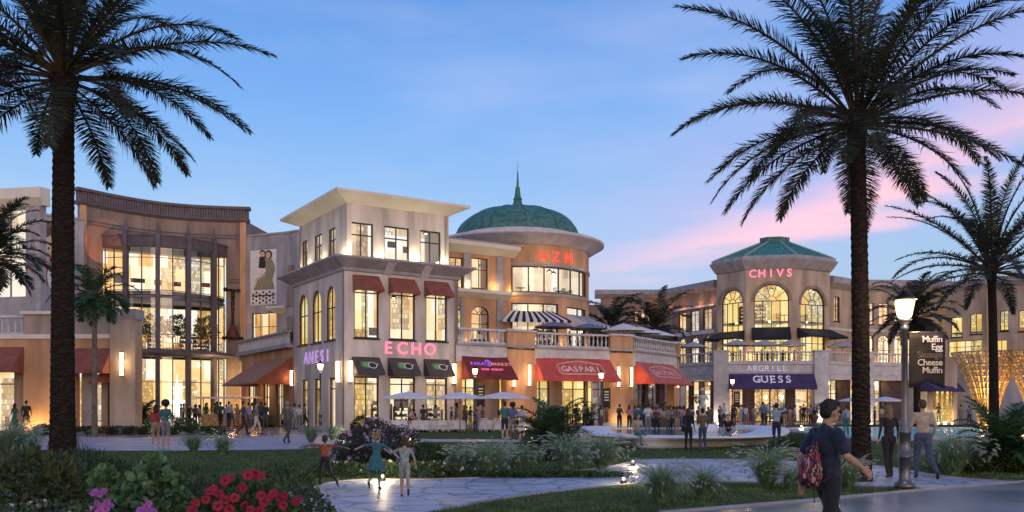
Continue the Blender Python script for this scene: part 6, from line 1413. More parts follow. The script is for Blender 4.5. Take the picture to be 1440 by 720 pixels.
def umbrella(kind, x, Y, label, z=0, sc=1.0, group='cafe umbrellas'):
    t = thing('umbrella', label, 'umbrella', Vector((*xy(x, Y), z)), group, rnd.uniform(0, .7), sc)
    for n_, me in zip(('pole', 'canopy', 'ribs'), UM[kind]): inst(n_, me, t)
umbrella('w', 574, 57, 'white cafe umbrella in front of the middle cup awning'); umbrella('w', 647, 58, 'white cafe umbrella in front of the right cup awning'); umbrella('w', 708, 57, 'white cafe umbrella in front of the orange pier')
umbrella('w', 1205, 84, 'white cafe umbrella left of the big right palm trunk, on the far plaza'); umbrella('w', 1245, 84, 'white cafe umbrella right of the big right palm trunk, on the far plaza')
G2 = 'terrace umbrellas'
umbrella('d', 779, 71.3, 'dark umbrella on the terrace under the striped awnings, left one', 6.2, .85, G2); umbrella('d', 827, 72.8, 'dark umbrella on the terrace under the striped awnings, right one', 6.2, .85, G2)
umbrella('b', 877, 77, 'pale umbrella above the terrace corner pier', 6.2, 1, G2); umbrella('b', 900, 80, 'pale umbrella on the terrace, middle of three near the palms', 6.2, 1, G2); umbrella('b', 921, 81.5, 'pale umbrella on the terrace, right of three near the palms', 6.2, .95, G2)
for x, Y, l in ((975, 98, 'grey umbrella on the far terrace left of the octagonal tower'), (1036, 95, 'grey umbrella before the left window of the octagonal tower'), (1075, 95, 'grey umbrella before the middle window of the octagonal tower'), (1111.5, 95, 'grey umbrella before the right half of the octagonal tower'), (1184, 97, 'grey umbrella on the far terrace right of the octagonal tower')): umbrella('g', x, Y, l, 6.15, .95, G2)
for x, Y, l in ((393, 73.5, 'small grey umbrella on the balcony left of the corner shop'),): umbrella('g', x, Y, l, 6.5, .5, G2)
def cloth_table(x, Y, label):
    t = thing('cafe_table', label, 'table', Vector((*xy(x, Y), 0)), 'tables under white cloths'); mb = MB(); N = 24
    rs = [(0, .75), (.62, .75), (.645, .73), (.66, .5), (.7, .16)]
    for (r0, z0), (r1, z1) in zip(rs, rs[1:]):
        for k in range(N):
            def q(j, r, z): a = 2*PI*j/N; w = 1+.09*math.cos(a*8)*(1 if z < .6 else 0); sq = 1/max(abs(math.cos(a)), abs(math.sin(a)))**.5; return Vector((r*w*sq*math.cos(a), r*w*sq*math.sin(a), z))
            p = [q(k, r0, z0), q(k+1, r0, z0), q(k+1, r1, z1), q(k, r1, z1)]; mb.quad(p if r0 else [p[0], p[2], p[3]])
    mb.build('tablecloth', M['white_cloth'], t, False, True); mb = MB(); mb.tube((0, 0, 0), (0, 0, .73), .05, n=8); mb.lathe((0, 0, 0), [(.3, 0), (.3, .04), (.06, .07)], 10); mb.build('leg', M['metal_dark'], t, True, True)
TX = [(562, 57.5, 'clothed table left under the first cafe umbrella'), (592, 58.2, 'clothed table right of the first cafe umbrella'), (618, 58.6, 'clothed table between the first two cafe umbrellas'), (640, 58.8, 'clothed table beneath the second cafe umbrella'), (688, 58.6, 'clothed table left under the third cafe umbrella'), (708, 58.4, 'clothed table beneath the third cafe umbrella')]
for x, Y, l in TX: cloth_table(x, Y, l)
def chair_meshes():
    s = MB(); s.box(-.22, .22, -.22, .22, .43, .46); b = MB()
    for k in range(5): a = -.2+.1*k; b.box(a-.012, a+.012, -.22, -.2, .462, .84)
    b.box(-.23, .23, -.225, -.195, .841, .9); l = MB(); l.box(-.015, .015, -.015, .015, 0, .429); return [q.mesh(n, M['chair_white']) for q, n in ((s, 'seat'), (b, 'backrest'), (l, 'leg'))]
CH = chair_meshes()
def chair(x, Y, rz, label, z=0, g='white cafe chairs'):
    t = thing('cafe_chair', label, 'chair', Vector((*xy(x, Y), z)), g, rz); inst('seat', CH[0], t); inst('backrest', CH[1], t)
    for a in (-.2, .2):
        for b in (-.2, .2): inst('leg', CH[2], t, (a, b, 0))
CW = ['at the far left of the cafe', 'behind the leaning man in white', 'beside the small girl in pink', 'left of the second umbrella', 'right of the second umbrella', 'below the woman in the grey dress', 'left of the lamp with the cafe', 'left of the third umbrella', 'right of the third umbrella', 'nearest the orange pier']
for i, x in enumerate((553, 570, 584, 610, 627, 648, 680, 697, 715, 724)): chair(x, 57.2+(i % 3)*.8, (1.5, -1.2, 2.9, .4)[i % 4], 'white slatted cafe chair '+CW[i])
# dark round tub seat near the atrium
t = thing('tub_chair', 'dark rounded tub chair beside the group before the atrium', 'chair', gp(377, 600)); mb = MB(); mb.lathe((0, 0, 0), [(.5, 0), (.62, .3), (.66, .9), (.6, .95), (.5, .9), (.48, .45), (0, .45)], 18); mb.build('shell', M['plant_pot'], t, True, True)
mb = MB(); mb.lathe((0, 0, 0), [(.44, .46), (.45, .54), (.3, .58), (0, .58)], 14); mb.build('cushion', M['fit_brown'], t, True, True)
# kiosk table with a white cover before the fountain
t = thing('kiosk', 'long white covered display counter in front of the atrium doors', 'kiosk', gp(322, 599)); mb = MB(); mb.box(-2.2, 2.2, -.5, .5, .0, 1.05); mb.build('counter', M['wood'], t, False, True); mb = MB(); mb.box(-2.6, 2.6, -.7, .7, 2.35, 2.5); mb.build('canopy', M['white_cloth'], t, False, True)
for a in (-2.2, 2.2): mb = MB(); mb.tube((a, 0, 1.051), (a, 0, 2.349), .04, n=6); mb.build('post', M['metal_post'], t, False, True)

# ================================================================== long white sculpted bench round a shallow basin
def bench():
    pts = smooth_pts([(836, 611), (832, 618), (842, 625), (880, 629), (960, 631), (1040, 630), (1078, 626), (1090, 618), (1080, 612), (1050, 609.5)], 8)
    S_ = Surf(pts[::1]); t = thing('bench', 'long white sculpted stone bench curving round the shallow basin', 'bench', Vector((*S_.at(S_.L/2)[:2], 0)))
    n = 150; V = []; Q = []; prof = None
    for i in range(n+1):
        s = S_.L*i/n; k = .5+.5*math.cos(2*PI*s/(S_.L/6.2)+2.2); k = k**4                     # pointed feet along the front
        p = [(.70, .43), (.66, .50), (0, .515), (-.9, .50), (-1.0, .44), (-.98, .2), (-.95, 0), (-.85+1.42*k, 0), (-.80+1.42*k, .15), (-.4+1.02*k, .34)]
        if i == 0: m_ = len(p)
        V += [tuple(S_.at(s, d, z)) for d, z in p]
    for i in range(n):
        for j in range(m_): Q.append((i*m_+j, i*m_+(j+1) % m_, (i+1)*m_+(j+1) % m_, (i+1)*m_+j))
    me = npmesh('seat', V, Q, M['concrete_bench'], None, True); attach(link(bpy.data.objects.new('seat', me)), t)
    return S_
SB = bench(); M['water_dark'] = mat('basin_water', (.05, .15, .17), .1, .1, .8, .2, 3.5, spec=.3)
bp_ = smooth_pts([(850, 612), (848, 618), (880, 624), (960, 626), (1040, 625), (1072, 619), (1066, 612.5), (960, 611)], 4); sheet('basin_water', bp_, .36, 'water_dark'); rr_ = Surf(bp_+[bp_[0]]); mb = MB(); sbox(mb, rr_, 0, rr_.L, 0, .42, -.12, .12); tag(mb.build('basin_rim', M['concrete_bench']), kind='structure')

# ================================================================== wooden lattice sculptures
def lattice(label, px, Y, Rt, Rb, hh, seed):
    c = Vector((*xy(px, Y), 0)); t = thing('lattice_sculpture', label, 'sculpture', c); nr, nv = 13, 24
    def R_(f): return Rb+(Rt-Rb)*(f**1.7)
    for nm, inner in (('outer_lattice', 0), ('inner_lattice', .32)):
        mb = MB()
        for j in range(nr+1):
            f = j/nr; r = R_(f)-inner*(.3+f); z = hh*f
            if r < .15: continue
            for k in range(nv): a0, a1 = 2*PI*k/nv, 2*PI*(k+1)/nv; mb.tube((r*math.cos(a0), r*math.sin(a0), z), (r*math.cos(a1), r*math.sin(a1), z), .055, n=4, caps=False)
        for k in range(nv):
            a = 2*PI*k/nv
            for j in range(nr): f0, f1 = j/nr, (j+1)/nr; r0, r1 = R_(f0)-inner*(.3+f0), R_(f1)-inner*(.3+f1); mb.tube((r0*math.cos(a), r0*math.sin(a), hh*f0), (r1*math.cos(a), r1*math.sin(a), hh*f1), .05, n=4, caps=False)
        mb.build(nm, M['wood'], t, False, True)
    light(c+Vector((0, 0, .7)), 420, (1, .62, .25), .25); light(c+Vector((0, 0, 3)), 260, (1, .62, .25), .3)
    for a in (-2.2, -1.2, -.5): light(c+Vector((2.3*math.cos(a), 2.3*math.sin(a), .35)), 50, (1, .62, .25), .15)
lattice('flaring wooden lattice funnel sculpture lit from inside, left one behind the palm', 1388, 64, 2.35, .55, 5.6, 1); lattice('flaring wooden lattice funnel sculpture lit from inside, cut by the right edge', 1462, 62, 2.5, .6, 5.6, 2)

# ================================================================== people
SKIN = {}
for k, c in (('s1', (.42, .25, .17)), ('s2', (.30, .17, .11)), ('s3', (.14, .07, .045)), ('s4', (.50, .32, .24))): M[k] = mat('skin_'+k[1], c, .6, .06, 8, 0)
CL = {'navy': (.016, .020, .045), 'black': (.014, .013, .015), 'white': (.55, .54, .56), 'grey': (.17, .17, .18), 'dgrey': (.06, .06, .065), 'blue': (.09, .14, .25), 'ltblue': (.26, .33, .42), 'teal': (.03, .13, .14), 'green': (.03, .11, .06), 'dgreen': (.02, .06, .05), 'red': (.32, .03, .035), 'pink': (.45, .20, .24), 'beige': (.34, .29, .24), 'brown': (.14, .075, .035), 'tan': (.30, .20, .12), 'denim': (.045, .065, .12), 'khaki': (.22, .18, .11), 'orange': (.30, .065, .03), 'lilac': (.25, .22, .32), 'maroon': (.12, .03, .035), 'cream': (.5, .45, .36)}
for k, c in CL.items(): M['c_'+k] = mat('cloth_'+k, c, .85, .14, 9, .25, 45, sheen=.15)
for k, c in (('h1', (.012, .009, .008)), ('h2', (.05, .028, .015)), ('h3', (.20, .13, .06)), ('h4', (.22, .21, .2))): M[k] = mat('hair_'+k[1], c, .6, .3, 30, .4, 60)
M['shoe'] = mat('shoe', (.03, .025, .022), .5, .1, 5, 0); M['shoe_w'] = mat('shoe_white', (.5, .5, .5), .5, .1, 5, 0)
def V3(*a): return np.array(a, float)
def capsule(mb, p, q, r0, r1, n=12, sy=1.0):
    p = Vector(p); q = Vector(q); d = (q-p).normalized(); a = d.orthogonal().normalized(); b = d.cross(a); R_ = []
    for k in range(1, 5): t = PI/2*k/4; R_.append((p-d*r0*math.cos(t), r0*math.sin(t)))
    for k in range(0, 4): t = PI/2*k/4; R_.append((q+d*r1*math.sin(t), r1*math.cos(t)))
    rings = [[c+(a*math.cos(2*PI*i/n)+b*math.sin(2*PI*i/n))*r for i in range(n)] for c, r in R_]
    for A, Q in zip(rings, rings[1:]):
        for i in range(n): mb.quad([A[i], A[(i+1) % n], Q[(i+1) % n], Q[i]])
    mb.quad(rings[0][::-1]); mb.quad(rings[-1])
def cone(mb, p, q, r0, r1, n=20, sy=.8, wave=0):
    A = [Vector(p)+Vector((r0*math.cos(2*PI*i/n), r0*sy*math.sin(2*PI*i/n), 0)) for i in range(n)]; B_ = [Vector(q)+Vector((r1*(1+wave*math.cos(i*2.5))*math.cos(2*PI*i/n), r1*sy*(1+wave*math.cos(i*2.5))*math.sin(2*PI*i/n), 0)) for i in range(n)]
    for i in range(n): mb.quad([A[i], A[(i+1) % n], B_[(i+1) % n], B_[i]])
    mb.quad(A); mb.quad(B_[::-1])
def fuse(prims, voxel, smooth=3, name='body'):
    """prims: ('c',p,q,r0,r1,slot) capsule, ('e',c,(rx,ry,rz),slot[,rot]) ellipsoid, ('k',p,q,r0,r1,slot) cone -> one continuous mesh with material slots"""
    mb = MB()
    for pr in prims:
        if pr[0] == 'c': capsule(mb, *pr[1:5])
        elif pr[0] == 'e': mb.ball(pr[1], 1, 18, 0, pr[2])
        else: cone(mb, *pr[1:5], wave=.06)
    me = mb.mesh('tmp', M['s1'], False, True); o = bpy.data.objects.new('tmp', me); link(o)
    r = o.modifiers.new('r', 'REMESH'); r.mode = 'VOXEL'; r.voxel_size = voxel; r.use_smooth_shade = True
    if smooth: s = o.modifiers.new('s', 'SMOOTH'); s.iterations = smooth; s.factor = .5
    dg = bpy.context.evaluated_depsgraph_get(); out_ = bpy.data.meshes.new_from_object(o.evaluated_get(dg)); bpy.data.objects.remove(o); bpy.data.meshes.remove(me); out_.name = name
    n = len(out_.polygons); C = np.empty(n*3, np.float32); out_.polygons.foreach_get('center', C); C = C.reshape(-1, 3); best = np.full(n, 1e9); slot = np.zeros(n, np.int32)
    for pr in prims:
        if pr[0] == 'e': k = np.array(pr[2]); d = (np.linalg.norm((C-np.array(pr[1]))/k, axis=1)-1)*k.min(); sl = pr[3]
        else:
            p, q = np.array(pr[1], float), np.array(pr[2], float); v = q-p; t = np.clip(((C-p)@v)/max(1e-9, v@v), 0, 1); d = np.linalg.norm(C-(p+t[:, None]*v), axis=1)-(pr[3]+(pr[4]-pr[3])*t); sl = pr[5]
        m_ = d < best; best[m_] = d[m_]; slot[m_] = sl
    out_.materials.clear()
    for _ in range(6): out_.materials.append(M['s1'])
    out_.polygons.foreach_set('material_index', slot); out_.polygons.foreach_set('use_smooth', [True]*n); return out_
# slots: 0 skin, 1 top, 2 bottom, 3 shoes, 4 forearm, 5 shin
def skel(**o):
    J = dict(pel=(0, 0, .95), wai=(0, 0, 1.12), che=(0, 0, 1.30), nec=(0, -.01, 1.46), hea=(0, .02, 1.63), sL=(-.175, 0, 1.42), sR=(.175, 0, 1.42), eL=(-.235, -.02, 1.14), eR=(.235, -.02, 1.14), wL=(-.235, .08, .90), wR=(.235, .08, .90), hL=(-.09, 0, .93), hR=(.09, 0, .93), kL=(-.10, .02, .50), kR=(.10, .02, .50), aL=(-.11, -.02, .09), aR=(.11, -.02, .09))
    J.update(o); return J
def body_prims(J, skirt=None, fingers=False, female=False, child=False, bulk=1.0):
    P = []; j = {k: np.array(v, float) for k, v in J.items()}; b = bulk; fw = .9 if female else 1
    for s in 'LR':
        sg = -1 if s == 'L' else 1
        P += [('c', j['h'+s], j['k'+s], .092*b, .064*b, 5 if skirt else 2), ('c', j['k'+s], j['a'+s], .062*b, .043*b, 5)]
        f = j['a'+s]; dr = np.array(J.get('t'+s, (0, 1, -.18)), float); dr = dr/np.linalg.norm(dr); P += [('c', f-dr*.03+V3(0, 0, -.045), f+dr*.14+V3(0, 0, -.05), .038, .032, 3), ('c', f, f+V3(0, 0, -.035), .036, .038, 3)]
        P += [('c', j['s'+s], j['e'+s], .050*b*fw, .038*b*fw, 1), ('c', j['e'+s], j['w'+s], .036*b*fw, .025*fw, 4)]
        d = j['w'+s]-j['e'+s]; d /= np.linalg.norm(d); x = np.cross(d, V3(sg, .3, .2)); x /= np.linalg.norm(x); w = j['w'+s]
        P.append(('c', w, w+d*.075, .026, .03, 0))
        if fingers:
            for k, (ln) in enumerate((.068, .08, .075, .058)):
                o_ = x*(k-1.5)*.019; P.append(('c', w+d*.08+o_, w+d*(.08+ln*.6)+o_, .0095, .009, 0)); P.append(('c', w+d*(.08+ln*.6)+o_, w+d*(.08+ln)+o_+V3(-sg*.012, .012, 0), .009, .008, 0))
            P.append(('c', w+d*.03-x*.025, w+d*.075-x*.052, .012, .0095, 0))
        else:
            P.append(('c', w+d*.07, w+d*.14, .026, .016, 0)); P.append(('c', w+d*.04, w+d*.08+x*.035, .013, .01, 0))
    P += [('e', j['pel'], (.148*b, .105*b, .12), 2), ('e', (j['wai']+j['pel'])/2+V3(0, 0, .06), (.135*b*fw, .092*b, .15), 1), ('e', j['wai'], (.132*b*fw, .09*b, .15), 1), ('e', j['che'], (.165*b*fw, .108*b, .17), 1), ('c', j['sL']*.8+j['che']*.2+V3(0, 0, .01), j['sR']*.8+j['che']*.2+V3(0, 0, .01), .062*b, .062*b, 1)]
    h = j['hea']; q = 1.28 if child else 1; P += [('c', j['nec']-V3(0, 0, .05), (h+j['nec'])/2, .055*fw, .048*fw, 0)]+[('e', h+V3(*c)*q, tuple(np.array(r)*q), 0) for c, r in (((0, -.008, .015), (.074, .092, .105)), ((0, .03, -.055), (.052, .055, .055)), ((0, .088, -.015), (.013, .018, .022)), ((-.076, -.01, 0), (.01, .02, .03)), ((.076, -.01, 0), (.01, .02, .03)))]
    if skirt: a, c, ln = skirt; P.append(('k', j['pel']+V3(0, 0, .1), j['pel']+V3(0, 0, -ln), a, c, 2))
    if child:
        P = [p for p in P]
    return P
def walk(st=.25, arm=.18, hd=(0, .02, 1.63)): return skel(hea=hd, kL=(-.09, st*.75, .50), aL=(-.09, st*.9, .12), tL=(0, 1, .25), kR=(.09, -st*.25, .48), aR=(.09, -st*1.45, .20), tR=(0, 1, -.7), eL=(-.23, -arm*.6, 1.15), wL=(-.21, -arm*.9, .92), eR=(.23, arm*.4, 1.15), wR=(.21, arm*1.4, .95))
POSE = {
 'stand': (skel(), {}), 'stand2': (skel(wL=(-.10, .2, 1.08), eL=(-.22, .02, 1.15), kR=(.13, .06, .5), aR=(.16, .02, .09)), {}),
 'talk': (skel(wL=(-.12, .28, 1.2), eL=(-.22, .06, 1.15), wR=(.14, .26, 1.10), eR=(.23, .05, 1.15), hea=(.02, .04, 1.62)), {}),
 'phone': (skel(wL=(-.05, .26, 1.33), wR=(.06, .26, 1.33), eL=(-.22, .08, 1.16), eR=(.22, .08, 1.16), hea=(0, .05, 1.61)), {}),
 'photo': (skel(wL=(-.13, .18, 1.66), wR=(.13, .18, 1.66), eL=(-.36, .08, 1.48), eR=(.36, .08, 1.48)), {}),
 'walk': (walk(), {}), 'walk2': (walk(.17, .12), {}), 'hip': (skel(wR=(.15, .02, 1.02), eR=(.33, -.06, 1.17), kL=(-.12, .05, .5)), {}),
 'dress': (skel(wL=(-.12, .22, 1.15)), dict(skirt=(.13, .27, .42), female=True)), 'skirtlong': (skel(wR=(.12, .24, 1.2), eR=(.22, .05, 1.15)), dict(skirt=(.13, .24, .75), female=True)),
 'woman': (skel(wL=(-.10, .2, 1.15), hL=(-.085, 0, .93)), dict(female=True)), 'womanwalk': (walk(.2, .14), dict(female=True)),
 'lean': (skel(che=(0, .16, 1.22), nec=(0, .27, 1.34), hea=(0, .36, 1.45), sL=(-.175, .22, 1.32), sR=(.175, .22, 1.32), eL=(-.22, .32, 1.08), eR=(.22, .32, 1.08), wL=(-.18, .5, .95), wR=(.18, .5, .95), wai=(0, .06, 1.08)), {}),
 'sit': (skel(pel=(0, 0, .50), wai=(0, .0, .66), che=(0, .03, .86), nec=(0, .04, 1.02), hea=(0, .08, 1.18), sL=(-.175, .04, .98), sR=(.175, .04, .98), eL=(-.23, .08, .73), eR=(.23, .08, .73), wL=(-.13, .28, .65), wR=(.13, .28, .65), hL=(-.09, .03, .48), hR=(.09, .03, .48), kL=(-.13, .45, .50), kR=(.13, .45, .50), aL=(-.12, .42, .09), aR=(.12, .50, .09)), {}),
 'crouchsit': (skel(pel=(0, 0, .10), wai=(0, .04, .26), che=(0, .08, .45), nec=(0, .12, .6), hea=(0, .17, .76), sL=(-.175, .12, .57), sR=(.175, .12, .57), eL=(-.27, .2, .34), eR=(.27, .2, .34), wL=(-.10, .4, .32), wR=(.10, .4, .32), hL=(-.1, .03, .1), hR=(.1, .03, .1), kL=(-.28, .42, .28), kR=(.28, .42, .28), aL=(-.14, .5, .06), aR=(.14, .55, .06)), {}),
 'play': (skel(wL=(-.05, .32, 1.3), eL=(-.33, .12, 1.26), wR=(.2, .28, 1.12), eR=(.34, .05, 1.2)), {}),
 'rowrun': (skel(che=(0, .06, 1.29), hea=(0, .1, 1.6), sL=(-.175, .05, 1.4), sR=(.175, .05, 1.4), eL=(-.45, .06, 1.40), eR=(.45, .0, 1.38), wL=(-.72, .1, 1.36), wR=(.72, .0, 1.30), kL=(-.10, .28, .55), aL=(-.10, .12, .12), kR=(.11, -.16, .52), aR=(.12, -.42, .32), tR=(0, .5, -1)), {}),
}
PM = {}
def pose_mesh(k, voxel=.03):
    kk = (k, voxel)
    if kk not in PM: J, o_ = POSE[k]; PM[kk] = (fuse(body_prims(J, **o_, fingers=voxel < .014), voxel, 2), J)
    return PM[kk]
HAIR = {}
def hair_mesh(style, J, voxel=.02, key=None):
    k = (style, key, voxel)
    if k in HAIR: return HAIR[k]
    h = np.array(J['hea']); P = [('e', h+V3(0, -.025, .045), (.083, .095, .088), 0)]
    if style == 'long': P += [('c', h+V3(0, -.06, .02), h+V3(0, -.085, -.20), .075, .055, 0), ('c', h+V3(-.06, -.02, 0), h+V3(-.07, -.05, -.16), .03, .03, 0), ('c', h+V3(.06, -.02, 0), h+V3(.07, -.05, -.16), .03, .03, 0)]
    elif style == 'bun': P += [('e', h+V3(0, -.09, .12), (.045, .045, .045), 0), ('e', h+V3(0, -.05, 0), (.075, .06, .08), 0)]
    elif style == 'afro': P = [('e', h+V3(0, -.03, .06), (.155, .15, .14), 0)]
    elif style == 'pony': P += [('c', h+V3(0, -.09, .05), h+V3(0, -.17, -.12), .035, .02, 0), ('e', h+V3(0, -.04, 0), (.076, .07, .08), 0)]
    else: P += [('e', h+V3(0, -.045, -.01), (.077, .062, .075), 0)]
    if key and key.startswith('kid'): P = [('e', h+(V3(*p[1])-h)*1.28, tuple(np.array(p[2])*1.28), 0) if p[0] == 'e' else ('c', h+(V3(*p[1])-h)*1.28, h+(V3(*p[2])-h)*1.28, p[3]*1.25, p[4]*1.25, 0) for p in P]
    HAIR[k] = fuse(P, voxel, 2, 'hair'); return HAIR[k]
def person(px, py, hpx, pose, face, top, bot, label, sleeve=1, legs=1, hair=('short', 'h1'), skin='s1', group=None, Y=None, z=0, shoes='shoe', voxel=.03, h=None, smear=1):
    """py: foot row, hpx: figure height in pixels; face: degrees, 0 = away from the viewer, 180 = towards, 90 = to the left"""
    b = gp(px, py) if Y is None else Vector((*xy(px, Y), z)); hh = h or hpx/F*b.y; sc = hh/1.75
    if pose == 'sit' or pose == 'crouchsit': sc = (h or 1.72)/1.75
    t = thing('person', label, 'person', b, group, math.radians(face), sc); me, J = pose_mesh(pose, voxel); o = inst('body', me, t)
    for i, m_ in enumerate((skin, 'c_'+top, 'c_'+bot, shoes, 'c_'+top if sleeve else skin, 'c_'+bot if legs else skin)):
        o.material_slots[i].link = 'OBJECT'; o.material_slots[i].material = M[m_]
    if hair: q = inst('hair', hair_mesh(hair[0], J, .02 if voxel > .02 else .012, pose), t); q.material_slots[0].link = 'OBJECT'; q.material_slots[0].material = M[hair[1]]
    return t, J, sc
def bag(t, J, m='c_black', kind='back', sz=1.0):
    c = np.array(J['che']); 
    if kind == 'back': me = fuse([('e', c+V3(0, -.19, -.08), (.15*sz, .10*sz, .2*sz), 0), ('e', c+V3(0, -.17, -.18), (.15*sz, .09*sz, .12*sz), 0), ('c', c+V3(-.11, -.12, .13), c+V3(-.12, .1, .05), .018, .018, 0), ('c', c+V3(.11, -.12, .13), c+V3(.12, .1, .05), .018, .018, 0)], .02, 2, 'backpack')
    else: me = fuse([('e', c+V3(-.23, -.02, -.40), (.06*sz, .15*sz, .13*sz), 0), ('c', c+V3(-.19, 0, .13), c+V3(-.28, -.1, -.34), .012, .012, 0), ('c', c+V3(-.19, 0, .13), c+V3(-.28, .08, -.34), .012, .012, 0)], .02, 2, 'shoulder_bag')
    o = inst('backpack' if kind == 'back' else 'shoulder_bag', me, t); o.material_slots[0].link = 'OBJECT'; o.material_slots[0].material = M[m]
sht = ('short', 'h1'); lg = ('long', 'h1'); lb_ = ('long', 'h2'); st2 = ('short', 'h2')
GA, GB, GC, GD, GE = 'people before the atrium', 'people at the cafe', 'crowd behind the white bench', 'people on the far plaza', 'people on the terraces'
PEOPLE = [
 (37, 610, 47, 'stand', 15, 'black', 'black', 'man in a black suit beside the woman in green at far left', dict()),
 (21, 611, 44, 'dress', -10, 'green', 'green', 'woman in a green dress beside the man in a black suit', dict(legs=0, hair=lg, sleeve=0)),
 (119, 601, 34, 'hip', 120, 'maroon', 'dgrey', 'person in dark red behind the left palm trunk and hedge', dict()),
 (142, 602, 33, 'stand2', 100, 'dgrey', 'black', 'person in dark clothes by the lit doorway behind the hedge', dict()),
 (258, 597, 30, 'talk', -80, 'lilac', 'dgrey', 'person in lilac shirt at the left end of the atrium group', {}), (267, 597, 29, 'stand', 60, 'blue', 'black', 'person in blue shirt second from left of the atrium group', {}),
 (280, 597, 28, 'woman', 100, 'white', 'black', 'woman in white blouse and black skirt by the glowing fountain', dict(hair=lg)), (291, 598, 32, 'stand2', -90, 'grey', 'dgrey', 'person in grey shirt right of the woman in white blouse', {}),
 (310, 603, 38, 'walk2', 0, 'dgreen', 'black', 'man in dark green shirt walking towards the atrium', {}), (322, 602, 37, 'walk2', 10, 'ltblue', 'navy', 'man in pale blue shirt walking towards the atrium', {}),
 (342, 613, 49, 'walk', -50, 'dgrey', 'black', 'man in dark jacket striding at the front of the atrium group', {}), (350, 608, 42, 'stand', -30, 'lilac', 'dgrey', 'person in mauve top behind the striding man', {}),
 (360, 612, 47, 'walk', -70, 'grey', 'cream', 'person in grey top and cream trousers beside the striding man', {}), (367, 601, 36, 'stand', 30, 'dgrey', 'black', 'person in dark grey at the right of the atrium group', {}),
 (358, 600, 41, 'woman', 10, 'brown', 'dgrey', 'woman in brown seen between two men before the atrium', dict(hair=lb_)),
 (404, 625, 61, 'walk', -25, 'khaki', 'dgrey', 'man in patterned olive shirt carrying a dark bag on the pavers', dict(sleeve=0, hair=('short', 'h4'), voxel=.022)),
 (407, 602, 34, 'stand', 10, 'blue', 'grey', 'person in blue at the left of the group by the corner shop', {}), (414, 603, 36, 'talk', -20, 'ltblue', 'ltblue', 'person in pale blue in the group by the corner shop', {}),
 (421, 603, 34, 'stand2', 30, 'white', 'grey', 'person in white in the group by the corner shop', {}), (429, 603, 35, 'walk', -70, 'grey', 'black', 'person in grey walking right past the corner shop', {}),
 (219, 629, 60, 'woman', 20, 'red', 'tan', 'woman in red top and shorts standing on the light pavers', dict(sleeve=0, legs=0, hair=lg, shoes='shoe_w', voxel=.02)), (233, 632, 68, 'woman', -15, 'teal', 'grey', 'woman with big curly hair in teal top and grey shorts', dict(sleeve=0, legs=0, hair=('afro', 'h1'), shoes='shoe_w', voxel=.02)),
 (575, 607, 36, 'lean', -90, 'white', 'navy', 'man in white shirt leaning over beside the small girl in pink', {}), (584, 607, 26, 'dress', 0, 'pink', 'pink', 'small girl in pink dress with the leaning man', dict(legs=0, sleeve=0, hair=lg)),
 (595, 607, 38, 'stand', 30, 'dgrey', 'dgrey', 'man in dark grey at the first cafe umbrella', {}), (612, 607, 38, 'walk', 60, 'ltblue', 'navy', 'man in pale shirt and dark shorts walking left at the cafe', dict(legs=0, sleeve=0)),
 (642, 606, 40, 'dress', 90, 'grey', 'grey', 'woman in grey dress drinking beside the second cafe umbrella', dict(legs=0, sleeve=0, hair=lg)), (670, 606, 31, 'stand2', -90, 'blue', 'blue', 'short person in blue at the lamp by the second umbrella', {}),
 (710, 619, 54, 'stand', 10, 'teal', 'navy', 'left one of three on the lawn before the cafe, in dark teal', dict(sleeve=0, legs=0, voxel=.024)), (721, 619, 52, 'stand2', -5, 'blue', 'tan', 'middle one of three on the lawn before the cafe, in blue', dict(sleeve=0, legs=0, voxel=.024, hair=('afro', 'h1'))), (734, 620, 50, 'woman', -30, 'ltblue', 'white', 'woman in pale blue with a dark bag, right of three on the lawn', dict(sleeve=0, legs=0, voxel=.024)),
 (771, 603, 33, 'stand2', 180, 'white', 'cream', 'man in white by the shop window under the badge awning', dict(hair=st2)), (780, 603, 32, 'woman', 150, 'pink', 'grey', 'woman in pale pink beside the man in white', dict(hair=lg)),
 (812, 601, 33, 'stand', -20, 'beige', 'tan', 'person in beige under the badge awning', dict(legs=0)), (822, 601, 33, 'stand2', 20, 'white', 'black', 'person in white top and black trousers under the badge awning', {}),
 (871, 605, 37, 'talk', -40, 'dgreen', 'black', 'person in dark green at the left of the crowd by the pier', dict(sleeve=0)), (885, 605, 36, 'woman', -30, 'pink', 'black', 'woman in dusty pink with long hair by the pier lamp', dict(hair=lb_)),
]
crowd = [(898, 611, 42, 'teal', 'navy', 'stand', 'h2'), (911, 612, 45, 'white', 'grey', 'talk', 'h1'), (923, 612, 40, 'maroon', 'black', 'stand2', 'h1'), (933, 608, 37, 'beige', 'brown', 'woman', 'h2'), (940, 612, 40, 'khaki', 'dgrey', 'talk', 'h2'), (947, 612, 41, 'grey', 'black', 'stand', 'h1'), (956, 608, 38, 'lilac', 'dgrey', 'stand2', 'h1'), (962, 606, 36, 'pink', 'blue', 'woman', 'h2'), (930, 604, 33, 'dgrey', 'black', 'stand', 'h1'), (950, 604, 32, 'blue', 'black', 'stand', 'h3'), (917, 605, 33, 'brown', 'dgrey', 'woman', 'h1'), (905, 605, 33, 'dgreen', 'black', 'stand', 'h1')]
cl_ = ['person in teal at the left end of the crowd behind the bench', 'man in bright white shirt in the crowd behind the seated woman', 'person in maroon in the crowd behind the bench', 'woman in beige half hidden in the bench crowd', 'person in patterned khaki in the bench crowd', 'person in grey with black trousers in the bench crowd', 'person in lilac at the right of the bench crowd', 'woman in pink beside the woman in black', 'person in dark grey at the back of the bench crowd', 'fair-haired person in blue at the back of the bench crowd', 'woman in brown at the back of the bench crowd', 'person in dark green at the back of the bench crowd']
